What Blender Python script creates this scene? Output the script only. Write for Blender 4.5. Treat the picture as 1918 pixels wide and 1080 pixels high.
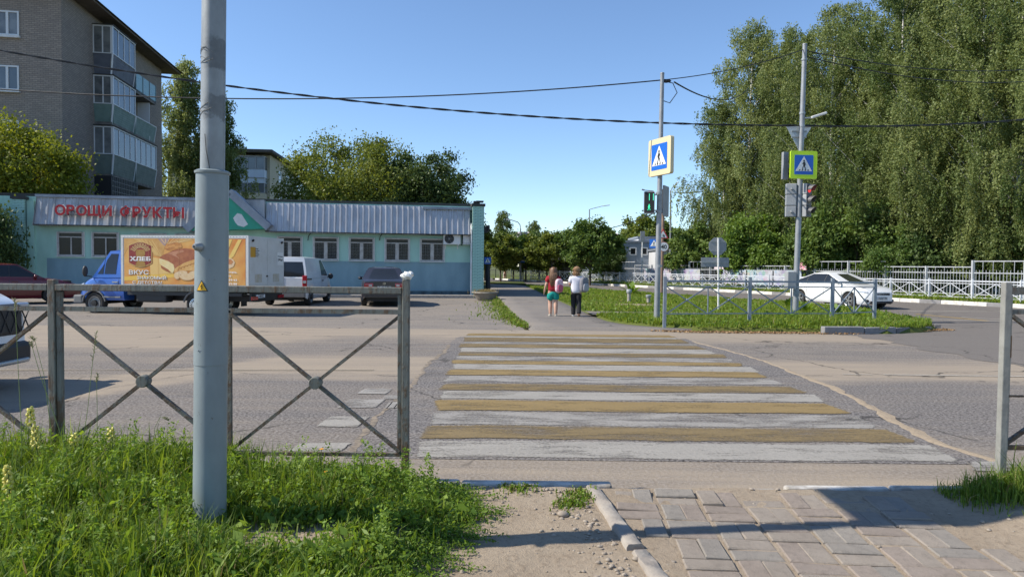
import bpy, math, random
import numpy as np
from mathutils import Vector, Matrix, Euler

for o in list(bpy.data.objects):
    bpy.data.objects.remove(o)
rad = math.radians
random.seed(11)
rng = np.random.default_rng(11)
sc = bpy.context.scene
col = sc.collection

# ------------------------------------------------------------------ camera
CAM = Vector((0, 0, 1.35))
F = 1279.0
cam_d = bpy.data.cameras.new('camera')
cam = bpy.data.objects.new('camera', cam_d)
col.objects.link(cam)
cam_d.sensor_width = 36
cam_d.lens = F / 1918 * 36
cam_d.clip_start = 0.05
cam_d.clip_end = 4000
RC = Matrix.Rotation(rad(90 - 1.88), 3, 'X') @ Matrix.Rotation(rad(0.57), 3, 'Z')
cam.matrix_world = Matrix.Translation(CAM) @ RC.to_4x4()
sc.camera = cam

# ------------------------------------------------------------------ world, sun
SUN_EL, SUN_AZ = 42.0, -97.0          # azimuth clockwise from +Y
w = bpy.data.worlds.new('World')
sc.world = w
w.use_nodes = True
nt = w.node_tree
bg = nt.nodes['Background']
sky = nt.nodes.new('ShaderNodeTexSky')
sky.sky_type = 'NISHITA'
sky.sun_disc = False
sky.sun_elevation = rad(SUN_EL)
sky.sun_rotation = rad(SUN_AZ)
sky.air_density = 1.0
sky.altitude = 900
sky.dust_density = 0.1
sky.ozone_density = 4.5
bg.inputs['Strength'].default_value = 0.124
nt.links.new(sky.outputs[0], bg.inputs['Color'])
sd = bpy.data.lights.new('sun', 'SUN')
sd.energy = 4.3
sd.angle = rad(0.53)
sd.color = (1.0, 0.93, 0.82)
sun = bpy.data.objects.new('sun', sd)
col.objects.link(sun)
sv = Vector((math.sin(rad(SUN_AZ)) * math.cos(rad(SUN_EL)), math.cos(rad(SUN_AZ)) * math.cos(rad(SUN_EL)), math.sin(rad(SUN_EL))))
sun.rotation_euler = sv.to_track_quat('Z', 'Y').to_euler()
sun.location = (-30, 0, 40)
sc.view_settings.view_transform = 'Standard'
sc.view_settings.look = 'None'
sc.view_settings.gamma = 1
sc.view_settings.use_curve_mapping = False
sc.view_settings.exposure = 0.68
sc.cycles.max_bounces = 6
sc.cycles.transparent_max_bounces = 8

# ------------------------------------------------------------------ helpers
def sm(a, b, x):
    t = min(1, max(0, (x - a) / (b - a)))
    return t * t * (3 - 2 * t)

def gz(y):
    return -0.22 * sm(10.5, 21, y)

def ray(px, py):
    return RC @ Vector(((px - 959) / F, -(py - 540) / F, -1))

def D(px, py, Y):
    d = ray(px, py)
    return CAM + d * (Y / d.y)

def G(px, py, off=0.0):
    d = ray(px, py)
    z = off
    for _ in range(30):
        p = CAM + d * ((z - CAM.z) / d.z)
        z = 0.5 * z + 0.5 * (gz(p.y) + off)
    return p

def lin(r, g, b):
    f = lambda c: (c / 255 / 12.92) if c / 255 <= 0.04045 else ((c / 255 + 0.055) / 1.055) ** 2.4
    return (f(r), f(g), f(b))

class MB:
    def __init__(s):
        s.v = []; s.f = []; s.m = []
    def add(s, vs, fs, mi=0):
        o = len(s.v)
        s.v += [tuple(v) for v in vs]
        s.f += [tuple(i + o for i in f) for f in fs]
        s.m += [mi] * len(fs)
        return s
    def box(s, c, size, rot=None, mi=0, taper=1.0):
        x, y, z = size[0] / 2, size[1] / 2, size[2] / 2
        vs = [Vector((sx * x * (taper if sz > 0 else 1), sy * y * (taper if sz > 0 else 1), sz * z)) for sz in (-1, 1) for sy in (-1, 1) for sx in (-1, 1)]
        if rot is not None:
            R = Euler(rot).to_matrix()
            vs = [R @ v for v in vs]
        vs = [v + Vector(c) for v in vs]
        return s.add(vs, [(0, 2, 3, 1), (4, 5, 7, 6), (0, 1, 5, 4), (2, 6, 7, 3), (0, 4, 6, 2), (1, 3, 7, 5)], mi)
    def bx(s, x0, x1, y0, y1, z0, z1, mi=0):
        return s.box(((x0 + x1) / 2, (y0 + y1) / 2, (z0 + z1) / 2), (x1 - x0, y1 - y0, z1 - z0), None, mi)
    def bar(s, a, b, w, h, mi=0, side=None):
        a, b = Vector(a), Vector(b)
        d = (b - a).normalized()
        if side is None:
            side = d.cross(Vector((0, 0, 1)))
            if side.length < 1e-3:
                side = Vector((1, 0, 0))
        side = Vector(side).normalized()
        up = side.cross(d).normalized()
        vs = [p + side * (sx * w / 2) + up * (sz * h / 2) for p in (a, b) for sz in (-1, 1) for sx in (-1, 1)]
        return s.add(vs, [(0, 1, 3, 2), (4, 6, 7, 5), (0, 4, 5, 1), (2, 3, 7, 6), (0, 2, 6, 4), (1, 5, 7, 3)], mi)
    def tube(s, pts, r, n=8, mi=0, cap=True):
        pts = [Vector(p) for p in pts]
        rs = r if isinstance(r, (list, tuple)) else [r] * len(pts)
        ref = None
        vs = []
        for i, p in enumerate(pts):
            d = (pts[min(i + 1, len(pts) - 1)] - pts[max(i - 1, 0)])
            d = d.normalized() if d.length > 1e-9 else Vector((0, 0, 1))
            if ref is None:
                ref = Vector((1, 0, 0)) if abs(d.x) < 0.9 else Vector((0, 1, 0))
            a = (ref - d * ref.dot(d)).normalized()
            ref = a
            b = d.cross(a)
            vs += [p + (a * math.cos(2 * math.pi * k / n) + b * math.sin(2 * math.pi * k / n)) * rs[i] for k in range(n)]
        fs = []
        for i in range(len(pts) - 1):
            for k in range(n):
                fs.append((i * n + k, i * n + (k + 1) % n, (i + 1) * n + (k + 1) % n, (i + 1) * n + k))
        if cap:
            fs.append(tuple(reversed(range(n))))
            fs.append(tuple((len(pts) - 1) * n + k for k in range(n)))
        return s.add(vs, fs, mi)
    def prism(s, poly, d0, d1, T=None, mi=0):
        """poly (a,b) in local xz, extruded along local y from d0 to d1; T maps to target."""
        n = len(poly)
        vs = [Vector((a, d0, b)) for a, b in poly] + [Vector((a, d1, b)) for a, b in poly]
        if T is not None:
            vs = [T @ v for v in vs]
        fs = [tuple(range(n)), tuple(reversed(range(n, 2 * n)))]
        fs += [(i, i + n, (i + 1) % n + n, (i + 1) % n) for i in range(n)]
        return s.add(vs, fs, mi)
    def sphere(s, c, r, nu=12, nv=8, mi=0, jit=0):
        if not isinstance(r, (tuple, list)):
            r = (r, r, r)
        vs = []
        for j in range(nv + 1):
            t = math.pi * j / nv
            for i in range(nu):
                p = 2 * math.pi * i / nu
                k = 1 + (random.uniform(-jit, jit) if 0 < j < nv else 0)
                vs.append((c[0] + r[0] * k * math.sin(t) * math.cos(p), c[1] + r[1] * k * math.sin(t) * math.sin(p), c[2] + r[2] * k * math.cos(t)))
        fs = [(j * nu + i, (j + 1) * nu + i, (j + 1) * nu + (i + 1) % nu, j * nu + (i + 1) % nu) for j in range(nv) for i in range(nu)]
        return s.add(vs, fs, mi)
    def lathe(s, prof, n=20, T=None, mi=0):
        """prof list of (r, h); axis = local z"""
        vs = []
        for r, h in prof:
            for k in range(n):
                a = 2 * math.pi * k / n
                v = Vector((r * math.cos(a), r * math.sin(a), h))
                vs.append(T @ v if T is not None else v)
        fs = [(i * n + k, i * n + (k + 1) % n, (i + 1) * n + (k + 1) % n, (i + 1) * n + k) for i in range(len(prof) - 1) for k in range(n)]
        return s.add(vs, fs, mi)
    def grid(s, P, mi=0):
        """P: 2D list of points"""
        nr, nc = len(P), len(P[0])
        return s.add([p for r in P for p in r], [(i * nc + j, i * nc + j + 1, (i + 1) * nc + j + 1, (i + 1) * nc + j) for i in range(nr - 1) for j in range(nc - 1)], mi)
    def mesh(s, name, mats, smooth=None):
        me = bpy.data.meshes.new(name)
        me.from_pydata(s.v, [], s.f)
        for m in (mats if isinstance(mats, (list, tuple)) else [mats]):
            me.materials.append(m)
        me.polygons.foreach_set('material_index', s.m)
        if smooth:
            me.polygons.foreach_set('use_smooth', [True] * len(s.f))
            me.set_sharp_from_angle(angle=rad(smooth))
        me.update()
        return me
    def build(s, name, mats, parent=None, smooth=None, bevel=0, kind=None, loc=None):
        return link(name, s.mesh(name, mats, smooth), parent, bevel, kind, loc)

def link(name, me, parent=None, bevel=0, kind=None, loc=None, rz=0):
    o = bpy.data.objects.new(name, me)
    col.objects.link(o)
    if parent is not None:
        o.parent = parent
    if bevel:
        b = o.modifiers.new('bevel', 'BEVEL')
        b.width = bevel; b.segments = 2; b.limit_method = 'ANGLE'; b.angle_limit = rad(40)
    if kind:
        o['kind'] = kind
    if loc is not None:
        o.location = loc
    if rz:
        o.rotation_euler = (0, 0, rz)
    return o

def tag(o, label, cat, group=None):
    o['label'] = label; o['category'] = cat
    if group:
        o['group'] = group
    return o

def thing(name, label, cat, loc=(0, 0, 0), rz=0, group=None):
    o = bpy.data.objects.new(name, None)
    o.empty_display_size = 0.2
    col.objects.link(o)
    o.location = loc; o.rotation_euler = (0, 0, rz)
    return tag(o, label, cat, group)

def copy_tree(root, loc, rz=0, label=None, scale=None):
    def cp(o, parent):
        c = o.copy(); col.objects.link(c)
        c.parent = parent
        for ch in list(o.children):
            cp(ch, c)
        return c
    r = cp(root, None)
    r.location = loc; r.rotation_euler = (0, 0, rz)
    if label:
        r['label'] = label
    if scale:
        r.scale = scale if isinstance(scale, (tuple, list)) else (scale,) * 3
    return r

# ------------------------------------------------------------------ materials
class NT:
    def __init__(s, m):
        m.use_nodes = True
        s.t = m.node_tree
        s.b = s.t.nodes['Principled BSDF']
    def n(s, typ, **kw):
        x = s.t.nodes.new(typ)
        for k, v in kw.items():
            setattr(x, k, v)
        return x
    def l(s, a, b):
        s.t.links.new(a, b)
    def val(s, sock, v):
        if hasattr(v, 'is_output') or hasattr(v, 'links'):
            s.l(v, sock)
        else:
            sock.default_value = v
    def math(s, op, a, b=None, c=None, clamp=False):
        x = s.n('ShaderNodeMath', operation=op, use_clamp=clamp)
        for i, v in enumerate((a, b, c)):
            if v is not None:
                s.val(x.inputs[i], v)
        return x.outputs[0]
    def mix(s, f, a, b):
        x = s.n('ShaderNodeMix', data_type='RGBA')
        s.val(x.inputs[0], f)
        for i, v in ((6, a), (7, b)):
            s.val(x.inputs[i], (*v, 1) if isinstance(v, tuple) and len(v) == 3 else v)
        return x.outputs[2]
    def pos(s, scale=(1, 1, 1), obj=False, rot=(0, 0, 0)):
        if obj:
            c = s.n('ShaderNodeTexCoord').outputs['Object']
        else:
            c = s.n('ShaderNodeNewGeometry').outputs['Position']
        mp = s.n('ShaderNodeMapping')
        mp.inputs['Scale'].default_value = scale
        mp.inputs['Rotation'].default_value = rot
        s.l(c, mp.inputs[0])
        return mp.outputs[0]
    def noise(s, vec, scale, detail=4, rough=0.55, dist=0):
        x = s.n('ShaderNodeTexNoise')
        s.l(vec, x.inputs['Vector'])
        x.inputs['Scale'].default_value = scale
        x.inputs['Detail'].default_value = detail
        x.inputs['Roughness'].default_value = rough
        x.inputs['Distortion'].default_value = dist
        return x.outputs['Fac']
    def ramp(s, f, stops, interp='LINEAR'):
        x = s.n('ShaderNodeValToRGB')
        cr = x.color_ramp
        cr.interpolation = interp
        while len(cr.elements) < len(stops):
            cr.elements.new(0.5)
        for e, (p, c) in zip(cr.elements, stops):
            e.position = p
            e.color = (c, c, c, 1) if not isinstance(c, tuple) else (*c, 1)
        s.l(f, x.inputs[0])
        return x.outputs[0]
    def bump(s, h, strength=0.3, dist=0.01):
        x = s.n('ShaderNodeBump')
        x.inputs['Strength'].default_value = strength
        x.inputs['Distance'].default_value = dist
        s.l(h, x.inputs['Height'])
        s.l(x.outputs[0], s.b.inputs['Normal'])

MATS = {}
def M(name, c, rough=0.6, metal=0.0, c2=None, scale=6.0, bump=0.0, bscale=60.0, spec=0.5, lo=0.35, hi=0.7, stretch=(1, 1, 1), emit=0, obj=True, coat=0):
    if name in MATS:
        return MATS[name]
    m = bpy.data.materials.new(name)
    t = NT(m)
    b = t.b
    b.inputs['Roughness'].default_value = rough
    b.inputs['Metallic'].default_value = metal
    b.inputs['Specular IOR Level'].default_value = spec
    b.inputs['Base Color'].default_value = (*c, 1)
    if coat:
        b.inputs['Coat Weight'].default_value = coat
        b.inputs['Coat Roughness'].default_value = 0.05
    if c2 is not None:
        f = t.ramp(t.noise(t.pos(stretch, obj), scale, 6, 0.6), [(lo, 0.0), (hi, 1.0)])
        t.l(t.mix(f, c, c2), b.inputs['Base Color'])
        if rough < 0.9:
            t.l(t.math('MULTIPLY_ADD', f, 0.15, rough), b.inputs['Roughness'])
    if bump:
        t.bump(t.noise(t.pos(stretch, obj), bscale, 5), bump, 0.01)
    if emit:
        b.inputs['Emission Color'].default_value = (*c, 1)
        b.inputs['Emission Strength'].default_value = emit
    MATS[name] = m
    return m

def leaf_mat(name, c1, c2, trans=0.35, rough=0.55, vary=0.0):
    m = bpy.data.materials.new(name)
    t = NT(m)
    at = t.n('ShaderNodeAttribute', attribute_name='tint')
    oi = t.n('ShaderNodeObjectInfo')
    c = t.mix(t.math('ADD', at.outputs['Fac'], t.math('MULTIPLY_ADD', oi.outputs['Random'], vary, -vary / 2), clamp=True), c1, c2)
    t.l(c, t.b.inputs['Base Color'])
    t.b.inputs['Roughness'].default_value = rough
    t.b.inputs['Specular IOR Level'].default_value = 0.3
    tr = t.n('ShaderNodeBsdfTranslucent')
    hs = t.n('ShaderNodeHueSaturation')
    hs.inputs['Value'].default_value = 1.35
    hs.inputs['Saturation'].default_value = 1.1
    hs.inputs['Hue'].default_value = 0.485
    t.l(c, hs.inputs['Color'])
    t.l(hs.outputs[0], tr.inputs[0])
    mx = t.n('ShaderNodeMixShader')
    mx.inputs[0].default_value = trans
    t.l(t.b.outputs[0], mx.inputs[1])
    t.l(tr.outputs[0], mx.inputs[2])
    t.l(mx.outputs[0], t.t.nodes['Material Output'].inputs[0])
    return m

# text meshes are made first, while the scene is still small
TXT = {}
def text(body, size=1.0, bold=0.0, extrude=0.0, align='LEFT', spacing=1.0):
    key = (body, size, bold, extrude, align, spacing)
    if key in TXT:
        return TXT[key]
    cu = bpy.data.curves.new('lettering', 'FONT')
    cu.body = body; cu.size = size; cu.offset = bold; cu.extrude = extrude; cu.align_x = align
    cu.space_character = spacing
    cu.resolution_u = 3
    o = bpy.data.objects.new('lettering', cu)
    col.objects.link(o)
    dg = bpy.context.evaluated_depsgraph_get()
    me = bpy.data.meshes.new_from_object(o.evaluated_get(dg))
    me.name = 'lettering'
    vs = [v.co.copy() for v in me.vertices]
    fs = [tuple(p.vertices) for p in me.polygons]
    bpy.data.objects.remove(o); bpy.data.curves.remove(cu); bpy.data.meshes.remove(me)
    TXT[key] = (vs, fs)
    return TXT[key]

def add_text(mb, T, body, size, bold=0.0, extrude=0.0, align='LEFT', mi=0, sx=1.0, spacing=1.0):
    """T maps local (x right, y depth toward viewer is -, z up)."""
    vs, fs = text(body, size, bold, extrude, align, spacing)
    mb.add([T @ Vector((v.x * sx, -v.z, v.y)) for v in vs], fs, mi)

def skin(verts, edges, radii, root=0, sub=2):
    me = bpy.data.meshes.new('figure')
    me.from_pydata([Vector(v) for v in verts], edges, [])
    o = bpy.data.objects.new('figure', me)
    col.objects.link(o)
    mod = o.modifiers.new('skin', 'SKIN')
    mod.use_smooth_shade = True
    for i, r in enumerate(radii):
        rr = r if isinstance(r, (tuple, list)) else (r, r)
        me.skin_vertices[0].data[i].radius = rr
        me.skin_vertices[0].data[i].use_root = (i == root)
    s2 = o.modifiers.new('sub', 'SUBSURF')
    s2.levels = sub; s2.render_levels = sub
    dg = bpy.context.evaluated_depsgraph_get()
    out = bpy.data.meshes.new_from_object(o.evaluated_get(dg))
    bpy.data.objects.remove(o); bpy.data.meshes.remove(me)
    out.polygons.foreach_set('use_smooth', [True] * len(out.polygons))
    return out

def leaf_mesh(name, P, A, B, tint, mat):
    """diamond leaves: centres P, half-axes A and B (N,3)"""
    n = len(P)
    V = np.stack([P - A, P + B, P + A, P - B], 1).reshape(-1, 3).astype(np.float32)
    me = bpy.data.meshes.new(name)
    me.vertices.add(4 * n); me.vertices.foreach_set('co', V.ravel())
    me.loops.add(4 * n); me.loops.foreach_set('vertex_index', np.arange(4 * n, dtype=np.int32))
    me.polygons.add(n); me.polygons.foreach_set('loop_start', np.arange(0, 4 * n, 4, dtype=np.int32))
    at = me.attributes.new('tint', 'FLOAT', 'FACE')
    at.data.foreach_set('value', np.clip(tint, 0, 1).astype(np.float32))
    me.materials.append(mat)
    me.update(calc_edges=True)
    return me

def unit(v):
    return v / np.maximum(np.linalg.norm(v, axis=-1, keepdims=True), 1e-9)

def rand_leaves(name, P, size, tint, mat, aspect=0.6, hang=0.0, flat=0.0, r=None):
    r = r or rng
    n = len(P)
    a = r.normal(size=(n, 3))
    if hang:
        a = a * (1 - hang) + np.array([0, 0, -1.6]) * hang
    if flat:
        a[:, 2] *= (1 - flat)
    a = unit(a)
    b = unit(np.cross(a, r.normal(size=(n, 3))))
    s = (size * r.uniform(0.65, 1.25, n))[:, None]
    return leaf_mesh(name, P, a * s, b * s * aspect, tint, mat)

def blades(name, P, H, W, lean, tint, mat, r=None):
    """grass blades, 5 verts each: quad + triangle"""
    r = r or rng
    n = len(P)
    an = r.uniform(0, 2 * math.pi, n)
    d = np.stack([np.cos(an), np.sin(an), np.zeros(n)], 1)
    fa = an + r.normal(0, 0.6, n) + math.pi / 2
    s = np.stack([np.cos(fa), np.sin(fa), np.zeros(n)], 1) * (W / 2)[:, None]
    up = np.array([0, 0, 1.0])
    mid = P + up * (H * 0.55)[:, None] + d * (lean * H * 0.22)[:, None]
    tip = P + up * (H * np.sqrt(np.maximum(0.15, 1 - 0.5 * lean ** 2)))[:, None] + d * (lean * H * 0.75)[:, None]
    V = np.stack([P - s, P + s, mid + s * 0.8, mid - s * 0.8, tip], 1).reshape(-1, 3).astype(np.float32)
    b = np.arange(n, dtype=np.int32)[:, None] * 5
    L = np.concatenate([b + np.array([[0, 1, 2, 3]]), b + np.array([[3, 2, 4]])], 1).astype(np.int32).ravel()
    st = (np.arange(n, dtype=np.int32)[:, None] * 7 + np.array([[0, 4]])).astype(np.int32).ravel()
    me = bpy.data.meshes.new(name)
    me.vertices.add(5 * n); me.vertices.foreach_set('co', V.ravel())
    me.loops.add(7 * n); me.loops.foreach_set('vertex_index', L)
    me.polygons.add(2 * n); me.polygons.foreach_set('loop_start', st)
    at = me.attributes.new('tint', 'FLOAT', 'FACE')
    at.data.foreach_set('value', np.clip(np.repeat(tint, 2), 0, 1).astype(np.float32))
    me.materials.append(mat)
    me.update(calc_edges=True)
    return me

def join_meshes(name, mes):
    """joins leaf/blade meshes with the attribute tint (each its own material slot)"""
    V, L, S, TT, MI, mats = [], [], [], [], [], []
    vo = lo = 0
    for k, me in enumerate(mes):
        a = np.empty(len(me.vertices) * 3, np.float32); me.vertices.foreach_get('co', a); V.append(a)
        b = np.empty(len(me.loops), np.int32); me.loops.foreach_get('vertex_index', b); L.append(b + vo)
        c = np.empty(len(me.polygons), np.int32); me.polygons.foreach_get('loop_start', c); S.append(c + lo)
        d = np.empty(len(me.polygons), np.float32); me.attributes['tint'].data.foreach_get('value', d); TT.append(d)
        if me.materials[0] not in mats:
            mats.append(me.materials[0])
        MI.append(np.full(len(me.polygons), mats.index(me.materials[0]), np.int32))
        vo += len(me.vertices); lo += len(me.loops)
    V, L, S, TT, MI = [np.concatenate(x) for x in (V, L, S, TT, MI)]
    me = bpy.data.meshes.new(name)
    me.vertices.add(len(V) // 3); me.vertices.foreach_set('co', V)
    me.loops.add(len(L)); me.loops.foreach_set('vertex_index', L)
    me.polygons.add(len(S)); me.polygons.foreach_set('loop_start', S)
    at = me.attributes.new('tint', 'FLOAT', 'FACE'); at.data.foreach_set('value', TT)
    for m in mats:
        me.materials.append(m)
    me.polygons.foreach_set('material_index', MI)
    me.update(calc_edges=True)
    for x in mes:
        bpy.data.meshes.remove(x)
    return me
# ------------------------------------------------------------------ ground materials
def asphalt(name, dark, light, dust, bands=None, dust_base=(0.45, 0.7), agg=55, dust_amt=0.85, arc=False):
    m = bpy.data.materials.new(name)
    t = NT(m)
    P = t.pos()
    fine = t.noise(P, agg, 3, 0.7)
    mid = t.noise(P, 9, 4, 0.6)
    big = t.noise(P, 0.55, 5, 0.6)
    stk = t.noise(t.pos((0.22, 3.0, 1)), 1.3, 5, 0.6)
    c = t.mix(t.ramp(fine, [(0.38, 0.0), (0.64, 1.0)]), dark, light)
    spk = t.n('ShaderNodeTexVoronoi')
    t.l(P, spk.inputs['Vector']); spk.inputs['Scale'].default_value = agg * 1.1
    sp = t.ramp(spk.outputs['Distance'], [(0.10, 1.0), (0.22, 0.0)])
    c = t.mix(t.math('MULTIPLY', sp, t.math('MULTIPLY', t.ramp(mid, [(0.5, 0.0), (0.62, 1.0)]), 0.7)), c, tuple(min(1, x * 1.9) for x in light))
    f = t.ramp(t.math('ADD', t.math('MULTIPLY', big, 0.5), t.math('MULTIPLY', stk, 0.5)), [(dust_base[0], 0.0), (dust_base[1], 0.9)])
    if bands:
        sep = t.n('ShaderNodeSeparateXYZ')
        t.l(P, sep.inputs[0])
        y = t.math('ADD', sep.outputs['Y'], t.math('MULTIPLY', t.math('SUBTRACT', t.noise(t.pos((0.35, 1, 1)), 0.9, 5), 0.5), 1.3))
        if arc:
            xx = t.math('MULTIPLY_ADD', sep.outputs['X'], -1 / 1.5, -3.3 / 1.5, clamp=True)
            y = t.math('ADD', y, t.math('MULTIPLY', xx, 2.2))
        bd = t.ramp(t.math('DIVIDE', y, 20.0), [(p / 20.0, v) for p, v in bands])
        f = t.math('ADD', t.math('MULTIPLY', f, 0.5), t.math('MULTIPLY', bd, 1.15), clamp=True)
        f = t.math('MULTIPLY', f, t.ramp(stk, [(0.25, 0.65), (0.6, 1.0)]))
    f = t.math('MULTIPLY', f, dust_amt)
    f = t.math('MULTIPLY', f, t.ramp(fine, [(0.3, 1.0), (0.75, 0.72)]))
    c = t.mix(f, c, t.mix(mid, tuple(x * 0.88 for x in dust), dust))
    # hairline cracks and darker oily patches
    wob = t.n('ShaderNodeVectorMath', operation='ADD')
    nw = t.n('ShaderNodeTexNoise'); nw.inputs['Scale'].default_value = 1.6; nw.inputs['Detail'].default_value = 5; t.l(P, nw.inputs['Vector'])
    sc_n = t.n('ShaderNodeVectorMath', operation='SCALE'); sc_n.inputs['Scale'].default_value = 0.9; t.l(nw.outputs['Color'], sc_n.inputs[0])
    t.l(P, wob.inputs[0]); t.l(sc_n.outputs[0], wob.inputs[1])
    vo = t.n('ShaderNodeTexVoronoi', feature='DISTANCE_TO_EDGE'); vo.inputs['Scale'].default_value = 0.42; t.l(wob.outputs[0], vo.inputs['Vector'])
    cr = t.ramp(vo.outputs['Distance'], [(0.004, 1.0), (0.011, 0.0)])
    cr = t.math('MULTIPLY', cr, t.ramp(t.noise(P, 0.5, 3), [(0.47, 0.0), (0.56, 0.75)]))
    c = t.mix(cr, c, (0.03, 0.027, 0.024))
    oil = t.ramp(t.noise(t.pos((0.45, 1, 1)), 0.8, 4, 0.55), [(0.6, 0.0), (0.75, 0.5)])
    c = t.mix(t.math('MULTIPLY', oil, t.math('SUBTRACT', 1.0, f)), c, tuple(x * 0.75 for x in dark))
    t.l(c, t.b.inputs['Base Color'])
    t.b.inputs['Roughness'].default_value = 0.9
    t.b.inputs['Specular IOR Level'].default_value = 0.25
    t.bump(t.math('ADD', fine, t.math('MULTIPLY', mid, 0.6)), 0.55, 0.012)
    return m

DUST = (0.335, 0.275, 0.205)
m_road = asphalt('asphalt_road', (0.052, 0.047, 0.045), (0.245, 0.225, 0.21), DUST,
                 [(3.9, 0.8), (4.7, 0.45), (5.4, 0.04), (7.9, 0.06), (8.5, 0.95), (9.6, 0.95), (10.3, 0.15), (12.2, 0.2), (13.4, 0.75), (15.5, 0.95)], agg=40, arc=True, dust_amt=1.0)
m_park = asphalt('asphalt_parking', (0.13, 0.115, 0.10), (0.25, 0.225, 0.20), DUST, None, (0.42, 0.72), agg=30, dust_amt=0.65)
m_patch = asphalt('asphalt_patch', (0.055, 0.05, 0.048), (0.25, 0.23, 0.215), DUST, None, (0.48, 0.78), agg=40, dust_amt=0.7)
m_street = asphalt('asphalt_street', (0.12, 0.107, 0.095), (0.19, 0.17, 0.152), DUST, None, (0.55, 0.9), agg=60, dust_amt=0.5)
m_walk = asphalt('asphalt_sidewalk', (0.145, 0.13, 0.115), (0.22, 0.2, 0.18), DUST, None, (0.48, 0.8), agg=60, dust_amt=0.7)

def paint(name, c, under, wear=(0.55, 0.75), dirt=0.35):
    """thin worn road paint: transparent where it has worn off, ragged at the edge (attribute cover)"""
    m = bpy.data.materials.new(name)
    t = NT(m)
    sm_ = t.noise(t.pos((0.8, 2.6, 1)), 1.7, 5, 0.6, 0.4)
    sk = t.noise(t.pos((0.7, 5.0, 1)), 4.5, 5, 0.65)
    fine = t.noise(t.pos(), 42, 3, 0.75)
    mid = t.noise(t.pos(), 13, 3, 0.6)
    wn = t.math('ADD', t.math('MULTIPLY', sm_, 0.55), t.math('ADD', t.math('MULTIPLY', sk, 0.25), t.math('MULTIPLY', fine, 0.20)))
    wf = t.ramp(wn, [(wear[0], 0.0), (wear[1], 1.0)])
    at = t.n('ShaderNodeAttribute', attribute_name='cover')
    ed = t.math('ADD', at.outputs['Fac'], t.math('ADD', t.math('MULTIPLY_ADD', fine, 0.9, -0.45), t.math('MULTIPLY_ADD', mid, 0.7, -0.35)))
    ef = t.ramp(ed, [(0.42, 0.0), (0.54, 1.0)])
    dirty = tuple(x * (1 - dirt) for x in c)
    cc = t.mix(t.noise(t.pos((0.6, 1.6, 1)), 2.2, 6, 0.65), c, dirty)
    cc = t.mix(t.math('MULTIPLY', t.ramp(fine, [(0.5, 0.0), (0.75, 1.0)]), 0.45), cc, under)
    t.l(cc, t.b.inputs['Base Color'])
    t.b.inputs['Roughness'].default_value = 0.9
    t.b.inputs['Specular IOR Level'].default_value = 0.2
    t.bump(t.math('ADD', fine, mid), 0.5, 0.01)
    tr = t.n('ShaderNodeBsdfTransparent')
    mx = t.n('ShaderNodeMixShader')
    t.l(t.math('MULTIPLY', ef, t.math('MULTIPLY_ADD', wf, -0.93, 1.0)), mx.inputs[0])
    t.l(tr.outputs[0], mx.inputs[1]); t.l(t.b.outputs[0], mx.inputs[2])
    t.l(mx.outputs[0], t.t.nodes['Material Output'].inputs[0])
    return m
def paint_mesh(name, mat, quad, parent, z=0.0065, n=24, rag=0.035, rx=0.06, wob=0.012):
    """quad: (xl0, xr0, y0, xl1, xr1, y1); rim rows carry cover 0, the inside 1"""
    xl0, xr0, y0, xl1, xr1, y1 = quad
    ph = random.uniform(0, 9)
    rows, cov = [], []
    for f, e in ((0, -1), (0, 1), (1, -1), (1, 1)):
        y = y0 + (y1 - y0) * f + e * rag * (1 if y1 > y0 else -1) * (1 if True else 0)
        a, b = xl0 + (xl1 - xl0) * f, xr0 + (xr1 - xr0) * f
        row, cr = [], []
        xs = [a - rx, a + rx] + [a + (b - a) * k / n for k in range(1, n)] + [b - rx, b + rx]
        for k, x in enumerate(xs):
            yy = y + wob * math.sin(x * 2.3 + ph) + wob * .6 * math.sin(x * 7.1 + ph * 2)
            row.append((x, yy, gz(yy) + z)); cr.append(0.0 if (k in (0, len(xs) - 1) or (f == 0 and e < 0) or (f == 1 and e > 0)) else 1.0)
        rows.append(row); cov.append(cr)
    mb = MB(); mb.grid(rows)
    me = mb.mesh(name, mat)
    at = me.attributes.new('cover', 'FLOAT', 'POINT')
    at.data.foreach_set('value', [c for r in cov for c in r])
    return link(name, me, parent, kind='structure')

m_pwhite = paint('road_paint_white', (0.345, 0.325, 0.29), (0.13, 0.12, 0.11), (0.52, 0.645))
m_pwhite2 = paint('road_paint_white_worn', (0.33, 0.312, 0.285), (0.13, 0.12, 0.11), (0.465, 0.60))
m_pyel = paint('road_paint_yellow', (0.275, 0.198, 0.088), (0.12, 0.11, 0.095), (0.51, 0.67), 0.35)
m_pyel2 = paint('road_paint_yellow_worn', (0.235, 0.175, 0.088), (0.12, 0.108, 0.095), (0.45, 0.64), 0.35)

def soil(name, c1, c2, c3, sc1=2.0, bump=0.6):
    m = bpy.data.materials.new(name)
    t = NT(m)
    P = t.pos()
    a = t.noise(P, sc1, 6, 0.65); b = t.noise(P, 25, 5, 0.7); f = t.noise(P, 160, 3, 0.7)
    c = t.mix(t.ramp(a, [(0.35, 0.0), (0.65, 1.0)]), c1, c2)
    c = t.mix(t.ramp(t.math('MULTIPLY_ADD', b, 0.7, t.math('MULTIPLY', f, 0.3)), [(0.5, 0.0), (0.68, 1.0)]), c, c3)
    t.l(c, t.b.inputs['Base Color'])
    t.b.inputs['Roughness'].default_value = 0.95
    t.b.inputs['Specular IOR Level'].default_value = 0.15
    t.bump(t.math('ADD', b, t.math('MULTIPLY', f, 0.4)), bump, 0.02)
    return m
m_dirt = soil('dry_dirt', (0.27, 0.215, 0.155), (0.33, 0.27, 0.20), (0.20, 0.155, 0.11))
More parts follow.
